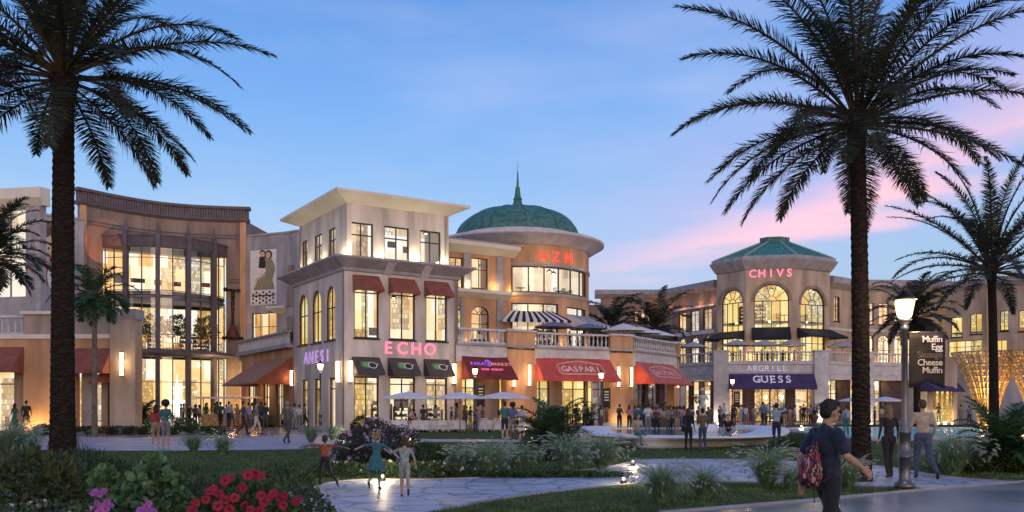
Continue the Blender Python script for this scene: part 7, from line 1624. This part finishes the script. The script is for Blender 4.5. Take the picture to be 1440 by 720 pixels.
for (x, y, hp_, a, b_, po_, hr), l in zip(crowd, cl_): PEOPLE.append((x, y, hp_, po_, rnd.uniform(-70, 70), a, b_, l, dict(hair=('long' if po_ == 'woman' else 'short', hr), group=GC)))
PEOPLE += [
 (968, 634, 60, 'woman', -35, 'black', 'black', 'woman all in black with a bag in front of the white bench', dict(hair=lb_, voxel=.02)), (988, 635, 61, 'stand2', 15, 'brown', 'denim', 'man in brown jacket and jeans in front of the white bench', dict(voxel=.02)),
 (1092, 629, 62, 'photo', -20, 'ltblue', 'navy', 'man in pale blue shirt raising both hands to his face', dict(voxel=.02)),
 (1018, 601, 34, 'stand', 120, 'white', 'dgrey', 'person in white before the tall white pillar', {}), (1032, 600, 32, 'stand2', 20, 'navy', 'navy', 'person in navy by the lamp at the violet awning', {}), (1042, 600, 31, 'stand', 50, 'ltblue', 'ltblue', 'person in pale blue by the violet awning, left of a pair', {}), (1048, 600, 31, 'woman', -50, 'white', 'grey', 'woman in white by the violet awning, right of a pair', dict(legs=0)),
 (1073, 603, 38, 'walk', -60, 'blue', 'navy', 'man in blue walking on the grass behind the bench', {}), (1118, 599, 30, 'walk2', 60, 'white', 'tan', 'person in white top and shorts before the potted palm', dict(legs=0)), (1130, 599, 31, 'womanwalk', 150, 'black', 'black', 'person in black with green bag before the potted palm', dict(legs=0)),
 (1190, 613, 43, 'stand', 10, 'ltblue', 'teal', 'person with pale backpack standing by the pool', dict(voxel=.024)), (1320, 593, 26, 'stand2', 0, 'maroon', 'black', 'person in maroon by the orange lit screen', {}), (1351, 598, 29, 'stand', 20, 'grey', 'grey', 'left one of two strolling before the lilac wall', {}), (1363, 599, 29, 'stand2', -10, 'blue', 'navy', 'right one of two strolling before the lilac wall', {}),
 (1240, 598, 27, 'woman', 20, 'cream', 'grey', 'woman in cream at the far umbrellas right of the palm', {}), (1012, 600, 30, 'talk', -60, 'grey', 'black', 'person in grey left of the tall white pillar', {}), (1000, 601, 31, 'stand', 40, 'brown', 'dgrey', 'person in brown near the dark shop doorway', {}),
]
ex = [(893, 607, 36, 'grey', 'black', 'stand2'), (927, 609, 38, 'ltblue', 'dgrey', 'talk'), (943, 606, 35, 'navy', 'black', 'stand'), (952, 612, 41, 'brown', 'tan', 'woman'), (919, 609, 37, 'cream', 'navy', 'stand2'), (973, 606, 36, 'white', 'dgrey', 'stand'), (937, 604, 32, 'red', 'black', 'woman'), (982, 604, 33, 'navy', 'grey', 'stand'), (960, 603, 32, 'teal', 'black', 'talk'), (996, 606, 34, 'dgrey', 'denim', 'stand2'),
 (303, 599, 32, 'maroon', 'black', 'stand'), (333, 599, 31, 'cream', 'grey', 'woman'), (373, 604, 38, 'navy', 'dgrey', 'stand2'), (274, 600, 31, 'dgrey', 'black', 'stand2'), (1060, 600, 30, 'beige', 'grey', 'stand'), (1088, 599, 29, 'red', 'black', 'woman'), (1104, 600, 30, 'dgrey', 'tan', 'talk'), (1140, 600, 30, 'lilac', 'navy', 'stand'), (656, 605, 34, 'brown', 'dgrey', 'stand2'), (758, 604, 33, 'navy', 'dgrey', 'stand'), (792, 603, 32, 'dgreen', 'black', 'woman'), (1230, 600, 28, 'navy', 'black', 'stand'), (846, 604, 34, 'cream', 'brown', 'woman')]
exl = ['person in grey squeezed at the left edge of the bench crowd', 'person in pale blue in the middle of the bench crowd', 'person in navy at the back of the bench crowd', 'woman in brown top and tan skirt in the bench crowd', 'person in cream beside the man in bright white', 'person in white behind the woman all in black', 'woman in red at the back of the bench crowd', 'person in navy below the musician in the white hat', 'person in deep teal near the right of the bench crowd', 'person in dark grey and jeans right of the musician',
 'person in maroon left of the man in dark green shirt', 'woman in cream before the atrium counter', 'person in navy beside the dark tub chair', 'person in dark grey between lilac shirt and white blouse', 'person in beige beneath the left part of the violet awning', 'woman in red beneath the middle of the violet awning', 'person in dark grey gesturing beneath the violet awning', 'person in lilac beneath the right end of the violet awning', 'person in brown by the corner of the grey shop', 'person in navy left of the badge awning doors', 'woman in dark green before the badge awning doors', 'person in navy by the far umbrellas', 'woman in cream by the street lamp at the badge awning']
for (x, y, hp_, a, b_, po_), l in zip(ex, exl): PEOPLE.append((x, y, hp_, po_, rnd.uniform(-90, 90), a, b_, l, dict(hair=(rnd.choice(('long', 'pony')) if po_ == 'woman' else 'short', rnd.choice(('h1', 'h2'))), **(dict(group=GC) if 890 < x < 1000 else {}))))
cn = {'dgrey': 'dark grey', 'ltblue': 'pale blue', 'dgreen': 'dark green'}; used_ = set()
for x0, x1, y, hp_, n_, plc_, g_ in ((252, 382, 599, 31, 13, 'in the atrium group', GA), (398, 434, 600, 31, 3, 'near the left face of the corner shop', GA), (556, 740, 604, 33, 8, 'among the cafe tables', GB), (760, 850, 602, 32, 5, 'under the wide badge awning', GB), (892, 1000, 605, 34, 9, 'in the crowd behind the bench', GC), (1008, 1150, 599, 29, 8, 'in front of the violet awning shop', GD)):
    for i in range(n_):
        while True:
            a, b_ = rnd.choice(list(CL)), rnd.choice(('black', 'dgrey', 'navy', 'denim', 'grey', 'tan', 'brown', 'khaki', 'white'))
            if (a, b_, plc_) not in used_ and a != b_ and a != 'orange': break
        used_.add((a, b_, plc_)); sk_ = rnd.random() < .35
        PEOPLE.append((x0+(x1-x0)*(i+rnd.uniform(.2, .8))/n_, y+rnd.uniform(-2.5, 1.5), hp_*rnd.uniform(.94, 1.06), rnd.choice(('woman', 'womanwalk')) if sk_ else rnd.choice(('stand', 'stand2', 'talk', 'hip', 'walk2')), rnd.uniform(-120, 120), a, b_, 'person in %s top and %s %s %s' % (cn.get(a, a), cn.get(b_, b_), 'trousers', plc_), dict(hair=('long' if sk_ else 'short', rnd.choice(('h1', 'h2', 'h3'))), group=g_)))
for r in PEOPLE:
    x, y, hp_, po_, fc, a, b_, l, k = r; k = dict(k); g_ = k.pop('group', None); t, J, s_ = person(x, y, hp_, po_, fc+rnd.uniform(-6, 6), a, b_, l, skin=rnd.choice(('s1', 's1', 's2', 's4', 's3')), group=g_ or (GA if x < 440 else GB if x < 890 else GD), **k)
    if 'dark bag on' in l or 'with a bag' in l or 'with a dark bag' in l: bag(t, J, 'c_black', 'side')
    if 'pale backpack' in l: bag(t, J, 'c_ltblue')
    if 'green bag' in l: bag(t, J, 'c_green')
# musician with white hat and sleeves standing on a plinth behind the brown jacket
t, J, s_ = person(988, 0, 0, 'play', 150, 'white', 'cream', 'musician in white hat and shirt playing a brass horn above the crowd', Y=46, z=.75, h=1.8, hair=None, voxel=.022)
mb = MB(); mb.lathe((0, .02, 1.70), [(.19, 0), (.2, .015), (.1, .03), (.095, .12), (.07, .14), (0, .145)], 16); mb.build('hat', M['c_white'], t, True, True)
M['brass'] = mat('brass', (.5, .34, .12), .3, .1, 5, 0, metal=.9)
tt = thing('horn', 'curved brass horn held by the musician in the white hat', 'horn', t.location, None, math.radians(150), s_); mb = MB(); hp3 = [(0, .16, 1.56), (0, .3, 1.50), (.06, .36, 1.3), (.12, .34, 1.12), (.17, .40, 1.06), (.19, .5, 1.14), (.19, .56, 1.3)]
for i, (p, q) in enumerate(zip(hp3, hp3[1:])): mb.tube(p, q, .014+.008*i, .014+.008*(i+1), n=10)
mb.tube(hp3[-1], (.19, .6, 1.42), .065, .13, n=14, caps=False); mb.build('tube', M['brass'], tt, True, True)
mb = MB(); pl = thing('plinth', 'low round white stage under the musician', 'stage', Vector((*xy(988, 46), 0))); mb.lathe((0, 0, 0), [(.8, 0), (.8, .70), (.74, .745), (0, .747)], 28); mb.build('drum', M['concrete_bench'], pl, True, True)
# seated on the bench
def on_bench(px, face, pose, top, bot, label, dz=.515, out_=.15, **k):
    s = SB.hit(px); p = SB.at(s, out_); t, J, sc = person(px, 0, 0, pose, face, top, bot, label, Y=p.y, z=0, **k); base = {'sit': .39, 'crouchsit': 0}[pose]*sc
    t.location = (p.x, p.y, dz-base if pose == 'sit' else dz+.0); return t
on_bench(903, 205, 'sit', 'beige', 'teal', 'woman in long teal patterned skirt seated on the white bench', hair=lb_, sleeve=0, out_=.42, h=1.66, voxel=.02)
on_bench(1022, 160, 'crouchsit', 'black', 'ltblue', 'man in black top and pale jeans sitting cross-legged on the bench', sleeve=0, out_=.1, h=1.7, voxel=.02)
# terrace and balcony figures
TER = [(678, 69.2, 6.2, 1.25, 'child in white standing at the terrace balustrade of the orange wing', 'white', 'grey'), (742, 70.6, 6.2, 1.6, 'guest in black under the left striped awning, first from left', 'black', 'black'), (749, 70.9, 6.2, 1.55, 'guest in grey under the left striped awning, second from left', 'grey', 'black'), (757, 71.2, 6.2, 1.6, 'guest in dark red under the left striped awning', 'maroon', 'black'), (764, 71.3, 6.2, 1.6, 'guest in navy beside the left dark umbrella', 'navy', 'black'), (770, 71.4, 6.2, 1.65, 'guest in white beside the left dark umbrella', 'white', 'black'), (801, 72.3, 6.2, 1.7, 'waiter in black between the two dark umbrellas', 'black', 'black'), (812, 72.5, 6.2, 1.5, 'guest in beige at the balustrade behind the badge awning', 'beige', 'black'),
 (984, 96.5, 6.15, 1.6, 'guest in grey on the far left terrace, left of three', 'grey', 'black'), (991, 96.3, 6.15, 1.6, 'guest in white on the far left terrace, middle of three', 'white', 'black'), (999, 96, 6.15, 1.6, 'guest in black on the far left terrace, right of three', 'black', 'black')]
cols = ['black', 'white', 'maroon', 'grey', 'navy', 'pink', 'beige', 'black', 'blue', 'white', 'dgrey']
plc = ['left of all before the tower', 'under the first tower umbrella', 'right of the first tower umbrella', 'left of the middle tower umbrella', 'under the middle tower umbrella', 'right of the middle tower umbrella', 'between the last two tower umbrellas', 'left of the third tower umbrella', 'under the third tower umbrella', 'right of the third tower umbrella', 'before the right tower window']
for i, x in enumerate((1030, 1041, 1065, 1071, 1079, 1087, 1093, 1101, 1109, 1117, 1150)): TER.append((x, 94.6+(i % 3)*.4, 6.15, 1.55+.1*(i % 2), 'guest in %s %s' % (cols[i].replace('dgrey', 'dark grey'), plc[i]), cols[i], 'black'))
TER += [(398, 71.5, 6.5, 1.45, 'guest in black on the grey balcony, left of three', 'black', 'black'), (405, 71, 6.5, 1.45, 'guest in grey on the grey balcony, middle of three', 'grey', 'black'), (411, 70.4, 6.5, 1.45, 'guest in maroon on the grey balcony, right of three', 'maroon', 'black'), (357, 84.5, 6.5, 1.6, 'guest in dark clothes behind the balcony below the fashion poster, left', 'dgrey', 'black'), (364, 84.5, 6.5, 1.55, 'guest in brown behind the balcony below the fashion poster, right', 'brown', 'black')]
for i, (x, Y, z, h_, l, a, b_) in enumerate(TER): person(x, 0, 0, ('stand', 'talk', 'woman', 'stand2')[i % 4], rnd.uniform(0, 360), a, b_, l, Y=Y, z=z, h=h_, skin=('s1', 's2', 's4', 's3')[i % 4], hair=('short', 'h1') if i % 3 else ('long', 'h2'), group=GE)
# children running on the flagstones
POSE['kid1'] = (skel(che=(0, .02, 1.28), sL=(-.18, 0, 1.40), sR=(.18, 0, 1.40), eL=(-.46, .02, 1.42), eR=(.46, .02, 1.38), wL=(-.74, .05, 1.36), wR=(.72, .08, 1.30), hea=(0, .03, 1.60), kL=(-.16, .10, .52), aL=(-.16, -.02, .10), kR=(.16, -.05, .52), aR=(.42, -.30, .16), tR=(.3, .6, -.6)), dict(child=True))
POSE['kid2'] = (skel(wai=(0, .03, 1.10), che=(0, .08, 1.26), nec=(0, .12, 1.42), hea=(-.02, .15, 1.60), sL=(-.17, .08, 1.38), sR=(.17, .08, 1.38), eL=(-.45, .1, 1.34), eR=(.42, .05, 1.24), wL=(-.70, .16, 1.24), wR=(.66, .02, 1.05), hL=(-.09, 0, .93), kL=(-.18, .22, .54), aL=(-.26, .02, .22), kR=(.10, .0, .50), aR=(.16, -.12, .10), tL=(0, .5, -1)), dict(skirt=(.15, .34, .36), female=True, child=True))
POSE['kid3'] = (skel(che=(0, .05, 1.28), hea=(0, .08, 1.60), sL=(-.17, .03, 1.40), sR=(.17, .03, 1.40), eL=(-.40, .12, 1.28), wL=(-.55, .3, 1.36), eR=(.28, -.02, 1.14), wR=(.32, .05, .92), kL=(-.09, .14, .52), aL=(-.08, .05, .10), kR=(.10, -.05, .52), aR=(.12, -.40, .28), tR=(0, .3, -1)), dict(child=True))
t, J, s_ = person(457, 684, 72, 'kid1', 10, 'orange', 'black', 'boy in orange shirt with arms stretched wide on the path', sleeve=1, voxel=.014, skin='s2', hair=('short', 'h2'), group='children running on the path')
t.children[0].material_slots[4].material = M['c_teal']
t, J, s_ = person(529, 688, 80, 'kid2', -15, 'teal', 'teal', 'running girl in teal dress with hair tied back', sleeve=0, legs=0, voxel=.014, skin='s4', hair=('pony', 'h3'), group='children running on the path')
t, J, s_ = person(569, 699, 84, 'kid3', 5, 'grey', 'dgreen', 'smallest running child in patterned grey top seen from behind', sleeve=0, legs=0, voxel=.014, skin='s1', hair=('short', 'h2'), group='children running on the path')
M['plaid'] = mat('plaid_cloth', (.12, .17, .15), .9, .2, 14, .2, 40, col2=(.34, .36, .34))
bd = [c for c in t.children if c.name.startswith('body')][0]; bd.material_slots[1].material = M['plaid']; bd.material_slots[2].material = M['plaid']
for p in [o for o in bpy.data.objects if o.get('label', '').startswith('man in patterned olive')]: p.children[0].material_slots[1].material = mat('olive_pattern', (.16, .17, .10), .9, .2, 14, .2, 40, col2=(.04, .045, .035))
for p in [o for o in bpy.data.objects if o.get('label', '').startswith('woman in long teal')]: p.children[0].material_slots[2].material = mat('teal_pattern', (.05, .16, .17), .9, .2, 16, .2, 40, col2=(.16, .24, .22)); p.children[0].material_slots[5].material = p.children[0].material_slots[2].material
# couple walking away beside the near lamp
POSE['cw'] = (skel(eL=(-.22, -.08, 1.16), wL=(-.24, .02, .92), eR=(.22, .02, 1.16), wR=(.25, .12, .93), kL=(-.07, .02, .50), aL=(-.05, -.08, .10), kR=(.08, .16, .51), aR=(.09, .10, .10)), dict(female=True))
POSE['cm'] = (skel(eL=(-.25, .02, 1.14), wL=(-.24, .16, .93), eR=(.25, -.06, 1.16), wR=(.22, .08, .96), hea=(-.01, .03, 1.63), kL=(-.11, .12, .50), aL=(-.12, .10, .10), kR=(.12, -.02, .50), aR=(.22, -.34, .16), tR=(.1, .6, -.8)), dict(bulk=1.08))
person(1250, 671, 101, 'cw', -5, 'black', 'black', 'long-haired woman in black jacket and leggings walking away', voxel=.0125, skin='s4', hair=('long', 'h3'), group='couple walking by the lamp')
person(1298, 673, 111, 'cm', -12, 'beige', 'denim', 'man in beige shirt and jeans walking away right of the lamp', voxel=.0125, skin='s1', hair=('short', 'h2'), group='couple walking by the lamp')
# man in the foreground, walking to the right, cut by the lower edge
def hero():
    Y = 9.0; x0 = 1163; b = Vector((*xy(x0, Y), 0)); t = thing('person', 'man in navy shirt and glasses with red patterned backpack walking right', 'person', b, None, math.radians(-70), .972)
    # local frame: +Y is the walking direction, +X his right hand side (towards the viewer)
    hd = V3(0, .05, 1.635)
    A = dict(sR=V3(.18, -.01, 1.42), eR=V3(.26, .03, 1.19), wR=V3(.29, .20, 1.07), sL=V3(-.18, 0, 1.42), eL=V3(-.25, -.14, 1.16), wL=V3(-.24, -.14, .92))
    P = [('e', hd+V3(0, -.012, .018), (.074, .094, .100), 0), ('e', hd+V3(0, .02, -.05), (.055, .066, .062), 0), ('e', hd+V3(0, .062, -.083), (.026, .024, .02), 0), ('c', hd+V3(0, .076, .02), hd+V3(0, .108, -.022), .010, .014, 0), ('e', hd+V3(0, .084, -.052), (.022, .014, .011), 0), ('e', hd+V3(0, .078, .04), (.05, .02, .018), 0)]
    for s in (-1, 1): P += [('e', hd+V3(s*.076, -.008, -.005), (.010, .02, .032), 0), ('e', hd+V3(s*.04, .065, -.018), (.022, .02, .02), 0)]
    P += [('c', (0, -.02, 1.40), (0, .015, 1.56), .06, .054, 0)]
    for s in 'RL':
        P += [('c', A['s'+s], A['e'+s], .05, .04, 0), ('c', A['e'+s], (A['e'+s]*.55+A['w'+s]*.45), .041, .041, 0), ('c', (A['e'+s]*.55+A['w'+s]*.45), A['w'+s], .041, .026, 0)]
        d = A['w'+s]-A['e'+s]; d /= np.linalg.norm(d); sg = 1 if s == 'R' else -1; up = np.cross(V3(1, 0, 0), d); up /= np.linalg.norm(up); w = A['w'+s]
        P += [('e', w+d*.045, (.019, .042, .036), 0), ('c', w+d*.02, w+d*.075+up*.012, .022, .02, 0), ('c', w+d*.02, w+d*.075-up*.022, .022, .018, 0)]
        for k, ln in enumerate((.07, .078, .072, .056)):
            o_ = up*(.030-.0195*k); a = w+d*.085+o_; m1 = a+d*ln*.5+V3(-sg*.006, 0, 0)-up*.004; m2 = m1+d*ln*.38+V3(-sg*.012, 0, 0)-up*.012; m3 = m2+d*ln*.2+V3(-sg*.012, 0, 0)-up*.016
            P += [('c', a-d*.02, m1, .0095, .009, 0), ('c', m1, m2, .009, .0082, 0), ('c', m2, m3, .0082, .0068, 0)]
        P += [('c', w+d*.025+up*.02, w+d*.05+up*.052+V3(-sg*.015, 0, 0), .0135, .011, 0), ('c', w+d*.05+up*.052+V3(-sg*.015, 0, 0), w+d*.085+up*.06+V3(-sg*.02, 0, 0), .011, .0085, 0)]
    P += [('e', (0, 0, 1.28), (.14, .09, .17), 0), ('c', (-.15, -.01, 1.41), (.15, -.01, 1.41), .055, .055, 0), ('e', (0, 0, 1.08), (.12, .08, .16), 0), ('e', (0, 0, .93), (.13, .09, .1), 0)]
    LG = dict(hR=V3(.09, 0, .92), kR=V3(.10, -.06, .50), aR=V3(.10, -.32, .16), hL=V3(-.09, 0, .92), kL=V3(-.10, .20, .52), aL=V3(-.10, .28, .09))
    for s in 'RL': P += [('c', LG['h'+s], LG['k'+s], .07, .05, 0), ('c', LG['k'+s], LG['a'+s], .045, .032, 0)]
    me = fuse(P, .0058, 3, 'body'); o = inst('body', me, t)
    for i in range(6): o.material_slots[i].link = 'OBJECT'; o.material_slots[i].material = M['s1']
    def wrinkle(me, amt, sc_=9):
        import mathutils.noise as ns
        for v in me.vertices: v.co += v.normal*(ns.noise(Vector((v.co.x*sc_, v.co.y*sc_, v.co.z*sc_*1.6)))*amt+ns.noise(v.co*sc_*3)*amt*.35)
    S_ = [('e', (0, -.005, 1.29), (.172, .122, .18), 1), ('c', (-.15, -.012, 1.415), (.15, -.012, 1.415), .068, .068, 1), ('e', (0, .0, 1.10), (.158, .118, .2), 1), ('k', (0, 0, 1.12), (0, 0, .86), .155, .165, 1), ('c', (0, -.02, 1.44), (0, -.012, 1.475), .072, .066, 1)]
    for s in 'RL': m_ = A['s'+s]*.28+A['e'+s]*.72; S_ += [('c', A['s'+s], m_, .067, .064, 1)]
    ms = fuse(S_, .011, 3, 'shirt'); wrinkle(ms, .011); o = inst('shirt', ms, t); ms.materials[1] = M['c_navy']
    T_ = [('e', (0, 0, .93), (.158, .118, .12), 2), ('c', LG['hR'], LG['kR'], .096, .074, 2), ('c', LG['kR'], LG['aR'], .074, .056, 2), ('c', LG['hL'], LG['kL'], .096, .074, 2), ('c', LG['kL'], LG['aL'], .074, .056, 2)]
    mt = fuse(T_, .013, 3, 'trousers'); wrinkle(mt, .012, 7); inst('trousers', mt, t); mt.materials[2] = M['c_black']
    F_ = [('c', LG['aL']+V3(0, -.04, -.04), LG['aL']+V3(0, .15, -.05), .045, .036, 3)]; mf = fuse(F_, .01, 2, 'shoe'); mf.materials[3] = M['shoe']; inst('shoe', mf, t)
    mf = fuse([('c', LG['aR']+V3(0, -.06, -.02), LG['aR']+V3(0, .10, -.10), .045, .036, 3)], .01, 2, 'shoe'); mf.materials[3] = M['shoe']; inst('shoe', mf, t)
    # short thick hair
    Hh = [('e', hd+V3(0, -.030, .055), (.083, .096, .080), 0), ('e', hd+V3(0, -.065, .005), (.076, .058, .075), 0), ('c', hd+V3(-.03, .06, .10), hd+V3(.03, .06, .10), .03, .03, 0), ('e', hd+V3(0, .02, .105), (.06, .06, .035), 0)]
    rg = random.Random(3)
    for k in range(46):
        a = rg.uniform(0, 2*PI); e = rg.uniform(.15, 1.5); p = hd+V3(.078*math.cos(a)*math.cos(e), -.03+.092*math.sin(a)*math.cos(e), .055+.08*math.sin(e)); d = (p-hd-V3(0, -.03, .05)); d /= np.linalg.norm(d); Hh.append(('c', p, p+d*.014+V3(0, .012, .002), .013, .006, 0))
    mh = fuse(Hh, .0065, 1, 'hair'); wrinkle(mh, .004, 40); mh.materials[0] = M['h1']; inst('hair', mh, t)
    # dark-rimmed glasses
    mb = MB()
    for s in (-1, 1):
        c = Vector(hd+V3(s*.034, .094, .006)); N = 16; pts = [c+Vector((.026*math.cos(2*PI*i/N), -.006*abs(math.cos(2*PI*i/N))*s*math.copysign(1, math.cos(2*PI*i/N)), .019*math.sin(2*PI*i/N))) for i in range(N)]
        for a_, b_ in zip(pts, pts[1:]+pts[:1]): mb.tube(a_, b_, .0032, n=5)
        mb.tube(c+Vector((s*.026, -.002, .006)), Vector(hd+V3(s*.079, .075, .012)), .0032, n=5); mb.tube(Vector(hd+V3(s*.079, .075, .012)), Vector(hd+V3(s*.08, -.02, .008)), .0032, n=5)
    mb.tube(Vector(hd+V3(-.009, .098, .01)), Vector(hd+V3(.009, .098, .01)), .003, n=5); g_ = mb.build('glasses', M['frame'], t, True, True)
    mb = MB()
    for s in (-1, 1):
        c = Vector(hd+V3(s*.034, .093, .006)); mb.quad([c+Vector((.024*math.cos(2*PI*i/12), 0, .017*math.sin(2*PI*i/12))) for i in range(12)])
    q = mb.build('lens', mat('dark_lens', (.02, .02, .025), .1, .05, 5, 0)); q.parent = g_
    # backpack worn low on the back
    bk_ = thing('backpack', 'red and black patterned drawstring backpack on the walking man', 'backpack', b, None, math.radians(-70), .972)
    m2, nt_, o2 = _new('backpack_print'); bs = nt_.nodes.new('ShaderNodeBsdfPrincipled'); nt_.links.new(bs.outputs[0], o2.inputs[0]); vo = nt_.nodes.new('ShaderNodeTexVoronoi'); vo.inputs['Scale'].default_value = 1; nt_.links.new(_pos(nt_, (60, 60, 22)), vo.inputs['Vector'])
    r_ = nt_.nodes.new('ShaderNodeValToRGB'); r_.color_ramp.interpolation = 'CONSTANT'; r_.color_ramp.elements[0].color = (.015, .008, .010, 1); e1 = r_.color_ramp.elements[1]; e1.position = .42; e1.color = (.22, .03, .04, 1); e2 = r_.color_ramp.elements.new(.8); e2.color = (.42, .26, .24, 1)
    sp_ = nt_.nodes.new('ShaderNodeSeparateColor'); nt_.links.new(vo.outputs['Color'], sp_.inputs[0]); nt_.links.new(sp_.outputs[0], r_.inputs[0]); nt_.links.new(r_.outputs[0], bs.inputs['Base Color']); bs.inputs['Roughness'].default_value = .8
    mp_ = fuse([('e', (.02, -.225, 1.06), (.13, .105, .15), 0), ('e', (.02, -.235, .97), (.14, .12, .13), 0), ('e', (.02, -.2, 1.19), (.09, .07, .11), 0), ('c', (.02, -.17, 1.28), (.02, -.15, 1.32), .03, .02, 0)], .009, 3, 'bag'); wrinkle(mp_, .012, 14); mp_.materials[0] = m2; inst('bag', mp_, bk_)
    mb = MB()
    for s in (-.1, .12):
        pts = [(.02, -.16, 1.31), (s, -.1, 1.455), (s*1.05, .02, 1.487), (s*1.1, .105, 1.42), (s*1.15, .135, 1.3), (s*1.3, .09, 1.12), (s*1.25, -.08, .98), (s, -.2, .9)]
        for a_, b_ in zip(pts, pts[1:]): mb.tube(a_, b_, .007, n=6)
    mb.tube((.03, -.2, .90), (.05, -.2, .70), .006, n=5); mb.build('strap', M['c_black'], bk_, True, True)
hero()
# ------------------------------------------------------------------ one mesh per piece: repeated mouldings and piers of a building
def split_pieces():
    names = ('fascia', 'pillar', 'pier', 'pier_cap', 'cornice', 'string_course', 'bracket', 'pilaster', 'coping', 'balcony_floor', 'panel', 'roof', 'terrace_floor', 'floor', 'slot_screen', 'parapet', 'lintel', 'hip', 'inner', 'gallery')
    for o in [o for o in bpy.data.objects if o.type == 'MESH' and o.parent and o.name.split('.')[0] in names and o.data.users == 1]:
        bm = bmesh.new(); bm.from_mesh(o.data); bmesh.ops.remove_doubles(bm, verts=bm.verts, dist=2e-4); bm.faces.ensure_lookup_table(); seen = set(); groups = []
        for f in bm.faces:
            if f.index in seen: continue
            st_, g_ = [f], []; seen.add(f.index)
            while st_:
                q = st_.pop(); g_.append(q.index)
                for v in q.verts:
                    for w in v.link_faces:
                        if w.index not in seen: seen.add(w.index); st_.append(w)
            groups.append(g_)
        if 1 < len(groups) <= 14:
            me0 = bpy.data.meshes.new('m'); bm.to_mesh(me0)
            for m in o.data.materials: me0.materials.append(m)
            for i, g_ in enumerate(groups):
                b2 = bmesh.new(); b2.from_mesh(me0); b2.faces.ensure_lookup_table(); k = set(g_)
                bmesh.ops.delete(b2, geom=[f for f in b2.faces if f.index not in k], context='FACES')
                me = me0.copy(); b2.to_mesh(me); b2.free(); me.name = o.name.split('.')[0]
                if i == 0: o.data = me
                else: c = o.copy(); c.data = me; link(c)
        bm.free()
split_pieces()
